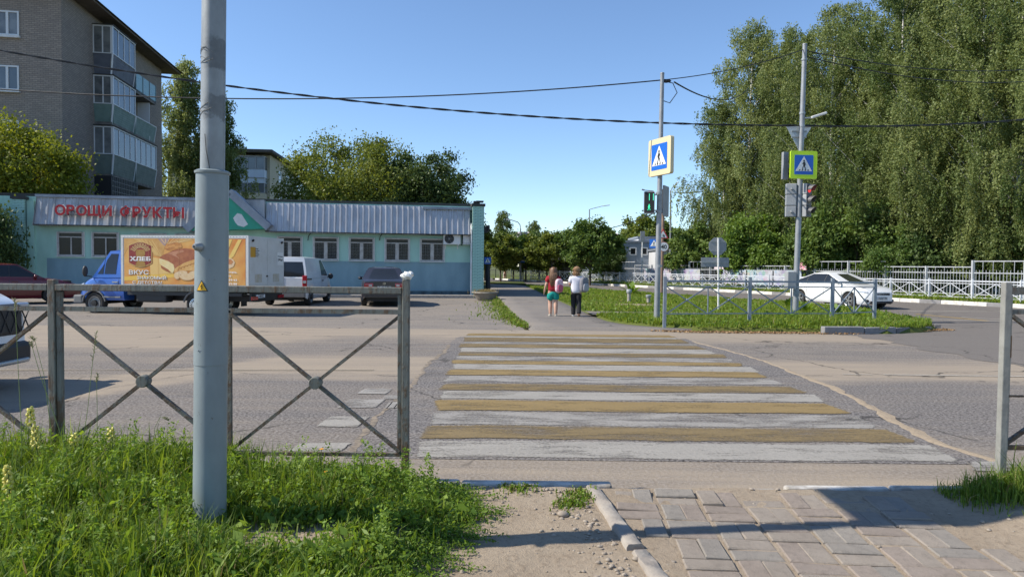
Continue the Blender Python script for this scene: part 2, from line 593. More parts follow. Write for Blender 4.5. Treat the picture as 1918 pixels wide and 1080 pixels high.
m_verge = soil('verge_soil', (0.07, 0.065, 0.03), (0.11, 0.09, 0.05), (0.05, 0.06, 0.02))
m_lawn = soil('lawn_ground', (0.075, 0.105, 0.02), (0.11, 0.125, 0.03), (0.13, 0.11, 0.045), 0.6)
m_terrain = soil('far_ground', (0.07, 0.09, 0.03), (0.12, 0.12, 0.05), (0.10, 0.09, 0.05), 0.1)

# ------------------------------------------------------------------ ground sheets
def sheet(name, mat, ys, xl, xr, off, nx=2, kind='structure', parent=None, zf=None, skirt=0):
    mb = MB()
    P = []
    for y in ys:
        a, b = xl(y), xr(y)
        P.append([(a + (b - a) * i / nx, y, (zf(a + (b - a) * i / nx, y) if zf else gz(y)) + off) for i in range(nx + 1)])
    if skirt:
        P = [[(r[0][0] - skirt, r[0][1], r[0][2] - off - .02)] + r + [(r[-1][0] + skirt, r[-1][1], r[-1][2] - off - .02)] for r in P]
        P = [[(p[0], p[1] - skirt, p[2] - (off + .02 if 0 < i < nx + 2 else 0)) for i, p in enumerate(P[0])]] + P
    mb.grid(P)
    return mb.build(name, mat, parent, smooth=60, kind=kind)

def interp(pts):
    ys = [p[0] for p in pts]; xs = [p[1] for p in pts]
    return lambda y: float(np.interp(y, ys, xs))

terr = MB()
gx = [-3000, -400, -80, -30, 0, 30, 80, 400, 3000]
gy = [-400, -20, 0, 4.0, 10, 11, 12, 13, 14, 15, 16, 17, 18, 19, 20, 21, 30, 60, 120, 400, 3500]
terr.grid([[(x, y, gz(y) - 0.06) for x in gx] for y in gy])
terr.build('ground', m_terrain, smooth=60, kind='structure')

ys_road = [4.06, 4.3, 4.6, 6, 8, 10] + [10.5 + 0.5 * i for i in range(11)]
road = sheet('road', m_road, ys_road, lambda y: -70, lambda y: 70, 0, 40)
ys_far = [15.5 + 0.5 * i for i in range(13)] + [24, 28, 34, 40, 50, 62, 70, 80, 95]
kerb_x = lambda y: -3.4 + (81 - y) * 0.479            # far kerb of the side street
near_edge = lambda y: kerb_x(y) - 8.9
isl_r = interp([(15.5, 8.6), (16.2, 9.8), (17.2, 10.7), (18.5, 11.4), (20, 11.9), (24, 12.7), (28, 13.1), (33, near_edge(33)), (55, near_edge(55)), (62, near_edge(62)), (95, near_edge(95))])
walk_l = interp([(15.5, 0.55), (16.3, 0.52), (40, -1.07), (56, -1.9)])
walk_r = interp([(15.5, 4.1), (16.2, 3.3), (17.2, 2.8), (18.5, 2.6), (39, 1.6), (56, 0.9)])
sheet('parking_lot', m_park, [15.5 + 0.5 * i for i in range(13)] + [24, 28, 36], lambda y: -60, lambda y: walk_l(y) - 0.25, 0, 20)
sheet('side_street', m_street, ys_far, lambda y: isl_r(y) - 0.1, lambda y: kerb_x(y) + 0.05 if y > 18 else 70, 0.0, 20)
sheet('sidewalk', m_walk, [15.5 + 0.5 * i for i in range(13)] + [24, 28, 34, 40, 48, 56], walk_l, walk_r, 0.07, 4, skirt=0.12)
lawn = sheet('lawn', m_lawn, ys_far[:-3], lambda y: walk_r(y) + .1, lambda y: isl_r(y) - .1, 0.13, 12, skirt=0.22)
sheet('footpath', m_walk, [20.3, 20.8, 21.3, 21.9], lambda y: walk_r(y) - 0.1, lambda y: 8.6 + (y - 20.3) * 0.3, 0.15, 12)
sheet('dirt_patch', m_dirt, [25.2, 25.6, 26.2, 26.6], lambda y: 3.6 + abs(y - 25.9) * 1.2, lambda y: 6.2 - abs(y - 25.9) * 1.5, 0.15, 8)
sheet('far_lawn', m_lawn, [18, 22, 26, 30, 34, 40, 50, 62, 80, 95, 120], lambda y: kerb_x(y) + 0.15, lambda y: kerb_x(y) + 60, 0.1, 6)

# darker resurfaced strip round the crossing, tan dust along its edge
pl = [G(*p) for p in [(640, 862), (700, 800), (745, 745), (790, 700), (825, 662), (858, 632)]]
pr = [G(*p) for p in [(1900, 876), (1780, 838), (1660, 782), (1560, 728), (1470, 690), (1380, 662), (1300, 640), (1268, 630)]]
lx = interp([(p.y, p.x) for p in pl]); rx = interp([(p.y, p.x) for p in pr])
ys_p = [4.72 + i * 0.1 for i in range(86)] + [13.3]
edge_n = lambda y: .03 * math.sin(y * 1.9) + .014 * math.sin(y * 9.1) + .012 * math.sin(y * 23.7) + .009 * math.sin(y * 51)
sheet('resurfaced_road', m_patch, ys_p, lambda y: lx(y) + edge_n(y), lambda y: rx(y) + edge_n(y + 40), 0.003, 10, parent=road)
m_tan = soil('road_dust', (0.35, 0.28, 0.20), (0.31, 0.25, 0.18), (0.22, 0.18, 0.14), 5)
md = MB()
P = []
for i in range(70):
    y = 4.75 + i * 0.115
    x = rx(y) + edge_n(y + 40)
    wd = (0.025 + 0.05 * abs(math.sin(y * 1.7 + 1) * math.sin(y * 4.3)) + random.uniform(0, 0.04)) * (1 if y < 9 else 0.5)
    z = gz(y)
    P.append([(x - wd * 0.5, y, z + 0.004), (x, y, z + 0.012), (x + wd, y, z + 0.004)])
md.grid(P)
md.build('dust_ridge', m_tan, road, smooth=60, kind='structure')
# crack along the other side
m_crack = M('crack_dirt', (0.10, 0.085, 0.07), 0.95, c2=(0.3, 0.24, 0.17), scale=12)
md = MB(); P = []
for i in range(60):
    y = 4.85 + i * 0.115
    x = lx(y) + edge_n(y) + random.uniform(-0.015, 0.015)
    wd = random.uniform(0.012, 0.035)
    P.append([(x - wd, y, gz(y) + 0.0048), (x + wd, y, gz(y) + 0.0048)])
md.grid(P)
md.build('crack', m_crack, road, kind='structure')
# smoother surface of the side street where it joins the road
pj = [G(*p) for p in [(1990, 700), (1866, 679), (1763, 660), (1726, 654), (1682, 642), (1610, 631)]]
jx = interp([(p.y, p.x) for p in pj] + [(15.5, 7.2)])
sheet('street_junction', m_street, [pj[0].y + 0.05] + [pj[0].y + .15 + .25 * i for i in range(40) if pj[0].y + .15 + .25 * i < 15.45] + [15.5], lambda y: jx(y) + .12 * math.sin(y * 5.3) + .06 * math.sin(y * 13), lambda y: 40, 0.004, 14, parent=road)
m_line = paint('lane_paint', (0.5, 0.46, 0.4), (0.2, 0.17, 0.13), (0.52, 0.62))
def line(name, a, b, wd, mat, off=0.007, parent=road, n=12):
    a, b = Vector(a), Vector(b)
    d = (b - a).normalized(); s = Vector((-d.y, d.x, 0)) * wd
    mb = MB(); P = []
    for i in range(n + 1):
        p = a.lerp(b, i / n)
        P.append([(p.x + s.x * k, p.y + s.y * k, gz(p.y) + off) for k in (-.75, -.35, .35, .75)])
    mb.grid(P)
    me = mb.mesh(name, mat)
    at = me.attributes.new('cover', 'FLOAT', 'POINT'); at.data.foreach_set('value', [0., 1., 1., 0.] * (n + 1))
    return link(name, me, parent, kind='structure')
m_line2 = paint('lane_paint_thin', (0.46, 0.42, 0.36), (0.3, 0.25, 0.19), (0.52, 0.62))
for a, b in [((1578, 701), (1632, 702)), ((1655, 702), (1960, 706))]:
    line('lane_line', G(*a), G(*b), 0.055, m_line2)
line('lane_line', G(-300, 693), G(700, 693), 0.07, paint('lane_paint_faint', (0.36, 0.31, 0.24), (0.3, 0.24, 0.17), (0.45, 0.6)))
m_ylane = paint('lane_paint_yellow', (0.45, 0.3, 0.09), (0.2, 0.17, 0.13), (0.5, 0.65))
line('lane_line', G(1715, 588), G(1850, 601), 0.16, m_ylane)
line('lane_line', G(1735, 598), G(1875, 602), 0.12, m_line)
line('lane_line', G(1700, 583), G(1930, 583.5), 0.14, m_line)
line('lane_line', G(1800, 594), G(1930, 602), 0.12, m_line)

# zebra stripes
zl0, zl1 = G(775, 858), G(875, 626)
zr0, zr1 = G(1800, 866), G(1250, 627)
zx_l = lambda y: zl0.x + (y - zl0.y) * (zl1.x - zl0.x) / (zl1.y - zl0.y)
zx_r = lambda y: zr0.x + (y - zr0.y) * (zr1.x - zr0.x) / (zr1.y - zr0.y)
white = [(828.4, 858.5), (774, 797.5), (735, 749), (706, 717.6), (684, 694), (669, 676.5), (653, 661), (642, 645.5), (631, 633.5)]
yellow = [(800, 824), (752, 771), (721, 733), (694.4, 704.6), (677, 683.6), (661.4, 668), (646, 652.6), (634, 641.5), (626.5, 630.8)]
for k, (sset, mats_, nm) in enumerate(((white, (m_pwhite, m_pwhite2), 'white_stripe'), (yellow, (m_pyel, m_pyel2), 'yellow_stripe'))):
    for i, (a, b) in enumerate(sset):
        y1, y0 = G(1070, a).y, G(1070, b).y
        pick = {0: (0, 1, 0, 1, 0, 1, 0, 1, 0), 1: (1, 0, 1, 0, 0, 1, 1, 1, 0)}[k][i]
        j = lambda s_: random.uniform(-s_, s_)
        paint_mesh(nm, mats_[pick], (zx_l(y0) + j(.04), zx_r(y0) + j(.06), y0, zx_l(y1) + j(.04), zx_r(y1) + j(.06), y1), road, z=0.0065 + 0.0022 * k, rag=0.042 if y0 < 9 else .055)
# worn squares painted on the lane beside the crossing
for q in [(540, 845, 830, 650), (592, 799, 780, 682), (632, 763, 748, 715), (668, 738, 728, 735)]:
    a, b = G(q[0], q[1]), G(q[3], q[2])
    c = G(q[3] - 12, q[1])
    x0, x1 = a.x, max(c.x, a.x + 0.3)
    paint_mesh('painted_square', m_pwhite2 if q[0] > 600 else m_pwhite, (x0, x1, a.y, x0 + .02, x1 + .02, b.y), road, n=6, rag=.03, rx=.03)
for q in [(720, 765, 754, 752), (715, 748, 742, 760)]:
    a, b = G(q[0], q[1]), G(q[3], q[2])
    paint_mesh('painted_square', m_pwhite2, (a.x, b.x, a.y, a.x, b.x, b.y), road, z=.0085, n=6, rag=.03, rx=.03)
a, b = G(1830, 884), G(1815, 866)
paint_mesh('painted_mark', m_pwhite2, (a.x, a.x + .5, a.y, b.x, b.x + .3, b.y), road, z=.0105, n=6, rag=.03, rx=.06)

# ------------------------------------------------------------------ kerbs
m_conc = M('concrete', (0.36, 0.33, 0.29), 0.9, c2=(0.24, 0.215, 0.185), scale=9, bump=0.35, bscale=90)
m_concw = M('whitewashed_concrete', (0.66, 0.64, 0.59), 0.9, c2=(0.40, 0.37, 0.32), scale=5, bump=0.3, lo=0.45, hi=0.75)
m_concn = M('worn_whitewash', (0.52, 0.50, 0.46), 0.9, c2=(0.27, 0.24, 0.20), scale=9, bump=0.4, lo=0.42, hi=0.62, stretch=(.6, 1, 1))
m_concg = M('grey_concrete', (0.25, 0.245, 0.245), 0.9, c2=(0.18, 0.175, 0.17), scale=5, bump=0.3)
m_concd = M('dark_concrete', (0.11, 0.11, 0.115), 0.9, c2=(0.2, 0.19, 0.18), scale=5, bump=0.3)
def kerb_stone(mat, a, b, wd, h, parent, sub=0.06):
    a, b = Vector(a), Vector(b)
    d = (b - a); L = d.length; d.normalize()
    a = a + d * 0.006; b = b - d * 0.006
    mb = MB()
    mb.bar(a - Vector((0, 0, sub)) / 2 + Vector((0, 0, h / 2)), b - Vector((0, 0, sub)) / 2 + Vector((0, 0, h / 2)), wd, h + sub)
    return mb.build('kerb_stone', mat, parent, bevel=0.015)

def kstruct(name, label=None):
    o = bpy.data.objects.new(name, None); col.objects.link(o); o['kind'] = 'structure'
    return o
kb = kstruct('kerb')
for i in range(66):
    y0 = 78 - i * 0.92
    if y0 < 18:
        break
    y1 = y0 - 0.92
    kerb_stone(m_concg if i % 3 == 1 else m_concw, (kerb_x(y0) + 0.1, y0, gz(y0)), (kerb_x(y1) + 0.1, y1, gz(y1)), 0.18, 0.17, kb)
for i in range(14):
    x0 = kerb_x(78) - 0.2 - i * 1.0
    kerb_stone(m_concw if i % 3 else m_concg, (x0, 78.2 + i * 0.35, gz(78)), (x0 - 1.0, 78.55 + i * 0.35, gz(78)), 0.18, 0.17, kb)
ki = kstruct('kerb')
pts = [(6.9, 15.13), (7.85, 15.25), (8.75, 15.62), (9.5, 16.2), (10.25, 16.8), (10.55, 17.25)]
for i in range(len(pts) - 1):
    a, b = pts[i], pts[i + 1]
    kerb_stone((m_concg, m_concg, m_concd, m_concd, m_concg)[i], (*a, gz(a[1]) - .02 * i), (*b, gz(b[1]) - 0.02 * i), 0.16, 0.17, ki)
kerb_stone(m_concd, (10.85, 17.35, gz(17)), (10.95, 17.75, gz(17)), 0.14, 0.12, ki)
for i in range(8):
    a, b = (12.85 - i * .0, 25 + i), (13.0, 26 + i)
    a = (isl_r(24 + i * 1.0), 24 + i * 1.0); b = (isl_r(25 + i), 25 + i)
    kerb_stone(m_concg, (*a, gz(a[1])), (*b, gz(b[1])), 0.16, 0.15, ki)

# near kerb of the road, mostly flush
kn = kstruct('kerb')
xs = [-9, -8, -7, -6, -5, -4, -3, -2, -1.25, -0.3, 0.62]
for i in range(len(xs) - 1):
    kerb_stone(m_concn if i > 7 else m_conc, (xs[i], 4.1, 0), (xs[i + 1], 4.1, 0), 0.08, 0.05 if i < 9 else 0.045, kn)
for a, b, h in [(0.66, 1.62, 0.012), (1.66, 2.3, 0.034), (2.3, 2.95, 0.04), (2.95, 3.9, 0.05), (3.9, 4.9, 0.05), (4.9, 5.9, .05), (5.9, 6.9, .05), (6.9, 7.9, .05)]:
    kerb_stone(m_conc if a < 1 else m_concn, (a, 4.1 - (0.02 if a < 1 else 0), 0), (b, 4.1, 0), 0.07, h, kn)

# ------------------------------------------------------------------ near ground: verge, dirt, paving bed
def near_z(x, y):
    ve = 0.11 * sm(-0.25, -0.75, x) + 0.06 * sm(2.35, 3.0, x)
    bump = 0.006 * math.sin(x * 5.1 + y * 3.3) + 0.004 * math.sin(x * 11 - y * 7.7)
    return 0.035 + ve * sm(4.12, 3.8, y) + bump * (0.6 + ve * 6)
nd = MB()
nxs = [-9, -7, -5.5] + [-4.5 + 0.075 * i for i in range(115)] + [4.5, 6, 9]
nys = [-3, 0, 1.2] + [1.8 + 0.08 * i for i in range(28)] + [4.035]
rows = [[(x, y, near_z(x, y) + (random.uniform(-.004, .004) if -3 < x < 4 else 0)) for x in nxs] for y in nys]
nd.grid(rows)
nd.build('ground', m_dirt, smooth=80, kind='structure')
# ------------------------------------------------------------------ shop
E1 = Vector((0.988, 0.154, 0)).normalized()
E2 = Vector((-E1.y, E1.x, 0))
ANG = math.atan2(E1.y, E1.x)
SR = Vector((-1.99, 34.0, 0))                 # right end of the facade
LSH = 21.6
SO = SR - E1 * LSH                            # left end; local u along E1, v into the building
ZS = -0.2
def on_plane(px, py, O, ax, off):
    """photo point -> (u, z) on the vertical plane through O along ax, shifted by off along its normal"""
    d = ray(px, py)
    nrm = Vector((-ax.y, ax.x, 0))
    Oo = O + nrm * off
    t = (Oo - CAM).dot(nrm) / d.dot(nrm)
    p = CAM + d * t
    return (p - Oo).dot(ax), p.z
fac = lambda px, py, off=0.0: on_plane(px, py, SO, E1, off)

m_mint = M('mint_render', (0.38, 0.60, 0.52), 0.85, c2=(0.29, 0.48, 0.41), scale=1.5, stretch=(1, 1, .3), bump=0.15, bscale=40)
m_band = M('blue_grey_render', (0.215, 0.335, 0.385), 0.85, c2=(0.165, 0.265, 0.305), scale=1.4, stretch=(1, 1, .35), bump=0.15, bscale=40)
m_plinth = M('stained_plinth', (0.10, 0.16, 0.18), 0.9, c2=(0.035, 0.04, 0.045), scale=3, bump=0.4)
m_mbrick = M('mint_painted_brick', (0.30, 0.52, 0.46), 0.8, c2=(0.37, 0.58, 0.52), scale=9, bump=0.3)
m_mortar = M('dark_mortar', (0.12, 0.19, 0.18), 0.95)
m_zinc = M('galvanised_sheet', (0.46, 0.465, 0.485), 0.42, 0.35, c2=(0.31, 0.315, 0.335), scale=2.5, stretch=(1, 1, .4), lo=.4, hi=.75)
m_zinc2 = M('weathered_sheet', (0.43, 0.435, 0.45), 0.5, 0.25, c2=(0.27, 0.27, 0.275), scale=3, stretch=(1, 1, .3))
m_flash = M('grey_flashing', (0.30, 0.33, 0.37), 0.5, 0.4, c2=(0.22, 0.24, 0.28), scale=2)
m_black = M('black_rubber', (0.012, 0.012, 0.013), 0.6)
m_dglass = M('dark_glass', (0.018, 0.02, 0.022), 0.08, spec=0.6)
m_wglass = M('shop_window_glass', (0.012, 0.013, 0.014), 0.1, c2=(0.035, 0.033, 0.03), scale=6, spec=.25)
m_wood = M('old_window_wood', (0.46, 0.45, 0.43), 0.7, c2=(0.32, 0.30, 0.28), scale=7)
m_white = M('white_plastic', (0.68, 0.68, 0.67), 0.45, c2=(0.55, 0.55, 0.54), scale=3)
m_roofd = M('roofing_felt', (0.035, 0.034, 0.036), 0.9, c2=(0.06, 0.058, 0.055), scale=3)
m_green = M('green_sheet', (0.02, 0.26, 0.17), 0.45, c2=(0.03, 0.32, 0.22), scale=2)
m_red = M('red_letter', (0.60, 0.03, 0.03), 0.5, c2=(0.48, 0.02, 0.025), scale=6)
m_steel = M('grey_steel', (0.22, 0.23, 0.24), 0.5, 0.5)

shop = thing('shop_building', 'single storey mint green shop with corrugated metal fascia and dark windows', 'shop', SO, ANG)
def sp(name, mb, mats, parent=shop, **k):
    return mb.build(name, mats, parent, **k)
z_band = fac(700, 489.5)[1]
z_ft, z_fb = fac(700, 382)[1], fac(700, 433.5)[1]
# left part of the fascia
zl_t, zl_b = fac(200, 369, -0.45)[1], fac(200, 424, -0.45)[1]
zr_t, zr_b = fac(700, 383, -0.45)[1], fac(700, 438, -0.45)[1]
u_band = fac(88, 500)[0]
mb = MB(); mb.bx(0, LSH, 0, 9, z_band, zr_t + 0.05); mb.bx(0, u_band, -0.001, 0.3, ZS - 0.4, z_band)
sp('wall', mb, m_mint)
mb = MB(); mb.bx(u_band, LSH, -0.004, 9, ZS + 0.28, z_band - 0.002)
sp('painted_band', mb, m_band)
mb = MB(); mb.bx(u_band, LSH, -0.02, 8.9, ZS - 0.4, ZS + 0.278)
sp('plinth', mb, m_plinth)
mb = MB(); mb.bx(-0.3, LSH + 0.3, -1.1, 0, ZS - 0.4, ZS + 0.12)
sp('walkway', mb, m_conc, bevel=0.02)
mb = MB(); mb.bx(0.2, LSH + 0.2, 0.15, 9.2, zr_t + 0.05, zr_t + 0.2)
sp('roof', mb, m_roofd)

# corrugated sheets
def corr(mb, u0, u1, zb, zt, v, pitch=0.27, depth=0.045, tilt=0.0, du=0.0):
    prof = []
    u = u0
    while u < u1 - 1e-4:
        for a, d in ((0, 0), (0.165, 0), (0.185, depth), (0.235, depth), (0.255, 0)):
            if u + a <= u1:
                prof.append((u + a, d))
        u += pitch
    prof.append((u1, 0))
    P = []
    for k in range(4):
        f = k / 3
        P.append([(a + du * f + 0.004 * math.sin(a * 9 + f * 5), v - d - tilt * (1 - f) + 0.008 * math.sin(a * 3 + f * 4), zb + (zt - zb) * f) for a, d in prof])
    mb.grid(P)
u_r0 = fac(497, 400, -0.45)[0]
u_r1 = fac(881, 410, -0.45)[0]
n_sh = 9
for i in range(n_sh):
    a = u_r0 + (u_r1 - u_r0) * i / n_sh; b = u_r0 + (u_r1 - u_r0) * (i + 1) / n_sh
    mb = MB(); corr(mb, a, b - 0.004, zr_b + random.uniform(-.015, .015), zr_t + (random.uniform(-.02, .02) if i < 7 else -0.12), -0.14 - 0.004 * (i % 2), tilt=0.30)
    sp('fascia_sheet', mb, m_zinc, smooth=25)
u_l0 = fac(63, 400, -0.45)[0]
u_l1 = fac(440, 400, -0.45)[0]
for i in range(9):
    a = u_l0 + (u_l1 - u_l0) * i / 9; b = u_l0 + (u_l1 - u_l0) * (i + 1) / 9
    mb = MB(); corr(mb, a, b - 0.004, zl_b + random.uniform(-.01, .01), zl_t, -0.14 - 0.004 * (i % 2), depth=0.03, tilt=0.30)
    sp('fascia_sheet', mb, m_zinc2, smooth=25)
# fascia soffit, caps, verge ends
mb = MB(); mb.bx(u_l0, u_l1, -0.53, 0, zl_b + 0.02, zl_b + 0.05); mb.bx(u_r0, u_r1, -0.53, 0, zr_b + 0.02, zr_b + 0.05)
sp('soffit', mb, m_roofd)
mb = MB(); mb.bx(u_l0 - 0.05, u_l1, -0.24, 0.2, zl_t - 0.04, zl_t + 0.08); sp('fascia_cap', mb, m_flash)
ucap = fac(792, 390, -0.45)[0]
mb = MB(); mb.bx(ucap, u_r1 + 0.1, -0.27, 0.2, zr_t - 0.14, zr_t - 0.02); sp('fascia_cap', mb, m_flash)
mb = MB(); mb.add([(u_l0 - .01, -0.56, zl_b), (u_l0 - .01, 0.1, zl_b), (u_l0 - .01, 0.1, zl_t), (u_l0 - .01, -0.15, zl_t)], [(0, 1, 2, 3)]); sp('fascia_end', mb, m_zinc2)
mb = MB(); mb.add([(u_r1 + .01, -0.56, zr_b), (u_r1 + .01, 0.1, zr_b), (u_r1 + .01, 0.1, zr_t - .15), (u_r1 + .01, -0.15, zr_t - .15)], [(0, 1, 2, 3)]); sp('fascia_end', mb, m_zinc)
# entrance gable with green infill between the two fascia runs
ga, gb, gc = fac(352, 432, -0.9), fac(499, 428, -0.9), fac(428, 364, -0.9)
T0 = Matrix.Identity(4)
mb = MB(); mb.prism([(ga[0], ga[1]), (gb[0], gb[1]), (gc[0], gc[1])], -0.84, 0.0)
gab = sp('entrance_gable', mb, m_green)
mb = MB()
for q in ([(436, 408), (444, 399), (452, 401), (457, 409), (464, 420), (456, 425), (445, 422), (440, 416)],):
    mb.prism([fac(x, y, -0.9) for x, y in q], -0.848, -0.842)
sp('white_emblem', mb, m_white, gab)
mb = MB()
mb.bar((gc[0], -0.45, gc[1] + 0.12), (gb[0] + 0.1, -0.45, gb[1] + 0.05), 0.95, 0.34, side=(0, 1, 0))
sp('gable_roof', mb, m_flash, gab)
mb = MB(); mb.bar((gc[0], -0.45, gc[1] + 0.12), (ga[0] - 0.1, -0.45, ga[1] + 0.05), 0.95, 0.34, side=(0, 1, 0))
sp('gable_roof', mb, m_flash, gab)
g1 = [fac(x, y, -0.5) for x, y in ((440, 374), (494, 374), (496, 428), (480, 428))]
mb = MB(); mb.prism(g1[::-1], -0.46, -0.1); sp('flat_flashing', mb, m_zinc2)

# red raised letters with white returns
let = thing('shop_sign', 'raised red Cyrillic letters on the metal fascia of the mint shop', 'sign', SO, ANG)
def letters(word, px0, px1, py, hpx):
    u0, z0 = fac(px0, py, -0.55); u1, _ = fac(px1, py, -0.55)
    _, zt = fac(px0, py - hpx, -0.55)
    h = zt - z0
    vs, fs = text(word, 1.0, 0.036, 0.0)
    xs = [v.x for v in vs]; hs = [v.y for v in vs]
    # place letter by letter along the run
    full = max(xs) - min(xs)
    cap = 0.73
    sx = (u1 - u0) / full
    pen = 0.0
    for ch in word:
        vs, fs = text(ch, 1.0, 0.036, 0.06)
        w_ = max(v.x for v in vs) - min(v.x for v in vs); x0 = min(v.x for v in vs)
        T = Matrix.Translation((u0 + pen * sx, -0.56, z0)) @ Matrix.Diagonal((sx, 1, h / cap, 1)) @ Matrix.Translation((-x0, 0, 0))
        mb = MB()
        add_text(mb, T, ch, 1.0, 0.036, 0.06)
        me = mb.mesh('letter', [m_red, m_white])
        for p in me.polygons:
            if abs(p.normal.y) < 0.6:
                p.material_index = 1
        link('letter', me, let)
        pen += w_ + 0.055
    return pen * sx
letters('ОВОЩИ', 104, 211, 402, 18)
letters('ФРУКТЫ', 226, 341, 406, 19)
mb = MB()
for z_ in (395, 402):
    u0, z0 = fac(106, z_, -0.55); u1, z1 = fac(345, z_ + 1.5, -0.55)
    mb.bar((u0, -0.47, z0), (u1, -0.47, z1), 0.03, 0.03)
mb.build('mounting_rail', m_steel, let)

# windows
def shop_window(px0, px1, py0, py1, wide=False):
    u0, z1 = fac(px0, py0); u1, z0 = fac(px1, py1)
    W, H = u1 - u0, z1 - z0
    mb = MB(); mb.bx(u0, u1, -0.014, 0.10, z0, z1)
    win = sp('window', mb, m_wglass)
    mb = MB()
    t = 0.055
    for a in ((u0 - .02, u0 + t, z0, z1), (u1 - t, u1 + .02, z0, z1), (u0 + t, u1 - t, z1 - t, z1 + .02), (u0 + t, u1 - t, z0 - .02, z0 + t)):
        mb.bx(a[0], a[1], -0.07, 0.02, a[2], a[3])
    zt = z0 + H * 0.76
    mb.bx(u0 + t, u1 - t, -0.066, 0.02, zt, zt + t)
    uc = u0 + W * (0.5 if wide else 0.42)
    mb.bx(uc, uc + (0.05 if wide else 0.17), -0.064, 0.02, z0 + t, zt)
    sp('frame', mb, m_wood, win, bevel=0.008)
    if not wide:
        mb = MB()
        for a, b in ((u0 + t, uc), (uc + 0.17, u1 - t)):
            for k in range(7):
                x = a + (b - a) * (k + 0.5) / 7
                mb.bar((x, -0.045, z0 + t), (x + random.uniform(-.04, .04), -0.045, zt), 0.006, 0.006)
            for k in range(5):
                z = z0 + t + (zt - z0 - t) * (k + 0.5) / 5
                mb.tube([(a + (b - a) * q / 6, -0.045, z + 0.03 * math.sin(q * 2.4 + k)) for q in range(7)], 0.004, 4)
        sp('grille', mb, m_steel, win)
    mb = MB(); mb.bx(u0 - .05, u1 + .05, -0.12, 0.02, z0 - 0.05, z0 - 0.021)
    mb.bx(u0 - .05, u0 - 0.021, -0.05, 0.02, z0 - 0.02, z1 + 0.02); mb.bx(u1 + 0.021, u1 + .05, -0.05, 0.02, z0 - 0.02, z1 + 0.02)
    sp('sill', mb, m_white, win)
for p in [(521, 565, 443, 486), (588, 633, 444, 486.5), (655, 700, 445, 487.5), (722, 766, 446, 488.5), (788, 831, 447, 489)]:
    shop_window(*p)
for p in [(109, 157, 434, 479), (174, 222, 435, 480), (262, 310, 437, 481), (330, 376, 438, 482)]:
    shop_window(*p, wide=True)

# air conditioners, things of their own hung on the wall
def aircon(u, z, label):
    t = thing('air_conditioner', label, 'air conditioner', SO + E1 * u + Vector((0, 0, z)), ANG, 'air conditioners on the shop wall')
    mb = MB(); mb.bx(-0.42, 0.42, -0.34, -0.04, -0.28, 0.28); mb.build('casing', m_white, t, bevel=0.02)
    Ty = Matrix.Translation((-0.14, -0.342, 0)) @ Matrix.Rotation(rad(90), 4, 'X')
    mb = MB(); mb.lathe([(0, 0.0), (0.225, 0.0)], 24, Ty); mb.build('fan_recess', m_black, t)
    mb = MB()
    for r in (0.06, 0.12, 0.18, 0.235):
        mb.tube([(-0.14 + r * math.cos(a * math.pi / 10), -0.35, r * math.sin(a * math.pi / 10)) for a in range(21)], 0.005, 4)
    for a in range(6):
        mb.bar((-0.14, -0.35, 0), (-0.14 + 0.235 * math.cos(a * 1.047), -0.35, 0.235 * math.sin(a * 1.047)), 0.01, 0.008)
    mb.lathe([(0.0, 0.014), (0.035, 0.012), (0.045, 0.0)], 12, Ty)
    mb.build('fan_guard', m_steel, t)
    mb = MB()
    for s in (-0.3, 0.3):
        mb.bx(s - .02, s + .02, -0.36, 0, -0.325, -0.281); mb.bx(s - .02, s + .02, -0.03, 0, -0.5, -0.3)
    mb.build('bracket', m_white, t)
    mb = MB(); mb.tube([(0.38, -0.1, -0.2), (0.5, -0.08, -0.3), (0.55, -0.05, -0.1), (0.55, -0.03, 0.3)], 0.02, 6); mb.build('pipe', m_black, t)
ua, za = fac(846, 447.5)
aircon(ua, za, 'white air conditioner with round dark fan beside the last shop window')
ua, za = fac(876, 446)
t2 = thing('air_conditioner', 'smaller air conditioner casing next to the brick pier of the shop', 'air conditioner', SO + E1 * (ua - 0.05) + Vector((0, 0, za)), ANG, 'air conditioners on the shop wall')
mb = MB(); mb.bx(-0.2, 0.14, -0.30, -0.04, -0.27, 0.27); mb.build('casing', m_white, t2, bevel=0.02)
mb = MB(); mb.bx(0.143, 0.15, -0.25, -0.08, -0.2, 0.2); mb.build('side_vent', m_black, t2)
mb = MB(); mb.bx(-0.22, 0.2, -0.32, 0, -0.32, -0.28); mb.build('bracket', m_white, t2)
# loose cables under the soffit
for px in (583, 717):
    pts = [fac(px - 6, 450), fac(px - 5, 443), fac(px, 436), fac(px + 10, 434)]
    mb = MB(); mb.tube([(u, -0.06 - 0.03 * i, z) for i, (u, z) in enumerate(pts)], 0.02, 6)
    sp('cable', mb, m_black)
mb = MB(); u0, z0 = fac(595, 434); u1, z1 = fac(835, 441)
mb.tube([(u0, -0.2, z0), (u0 + (u1 - u0) * .3, -.2, z0 - .02), (u1, -0.2, z1)], 0.022, 6); sp('cable', mb, m_black)

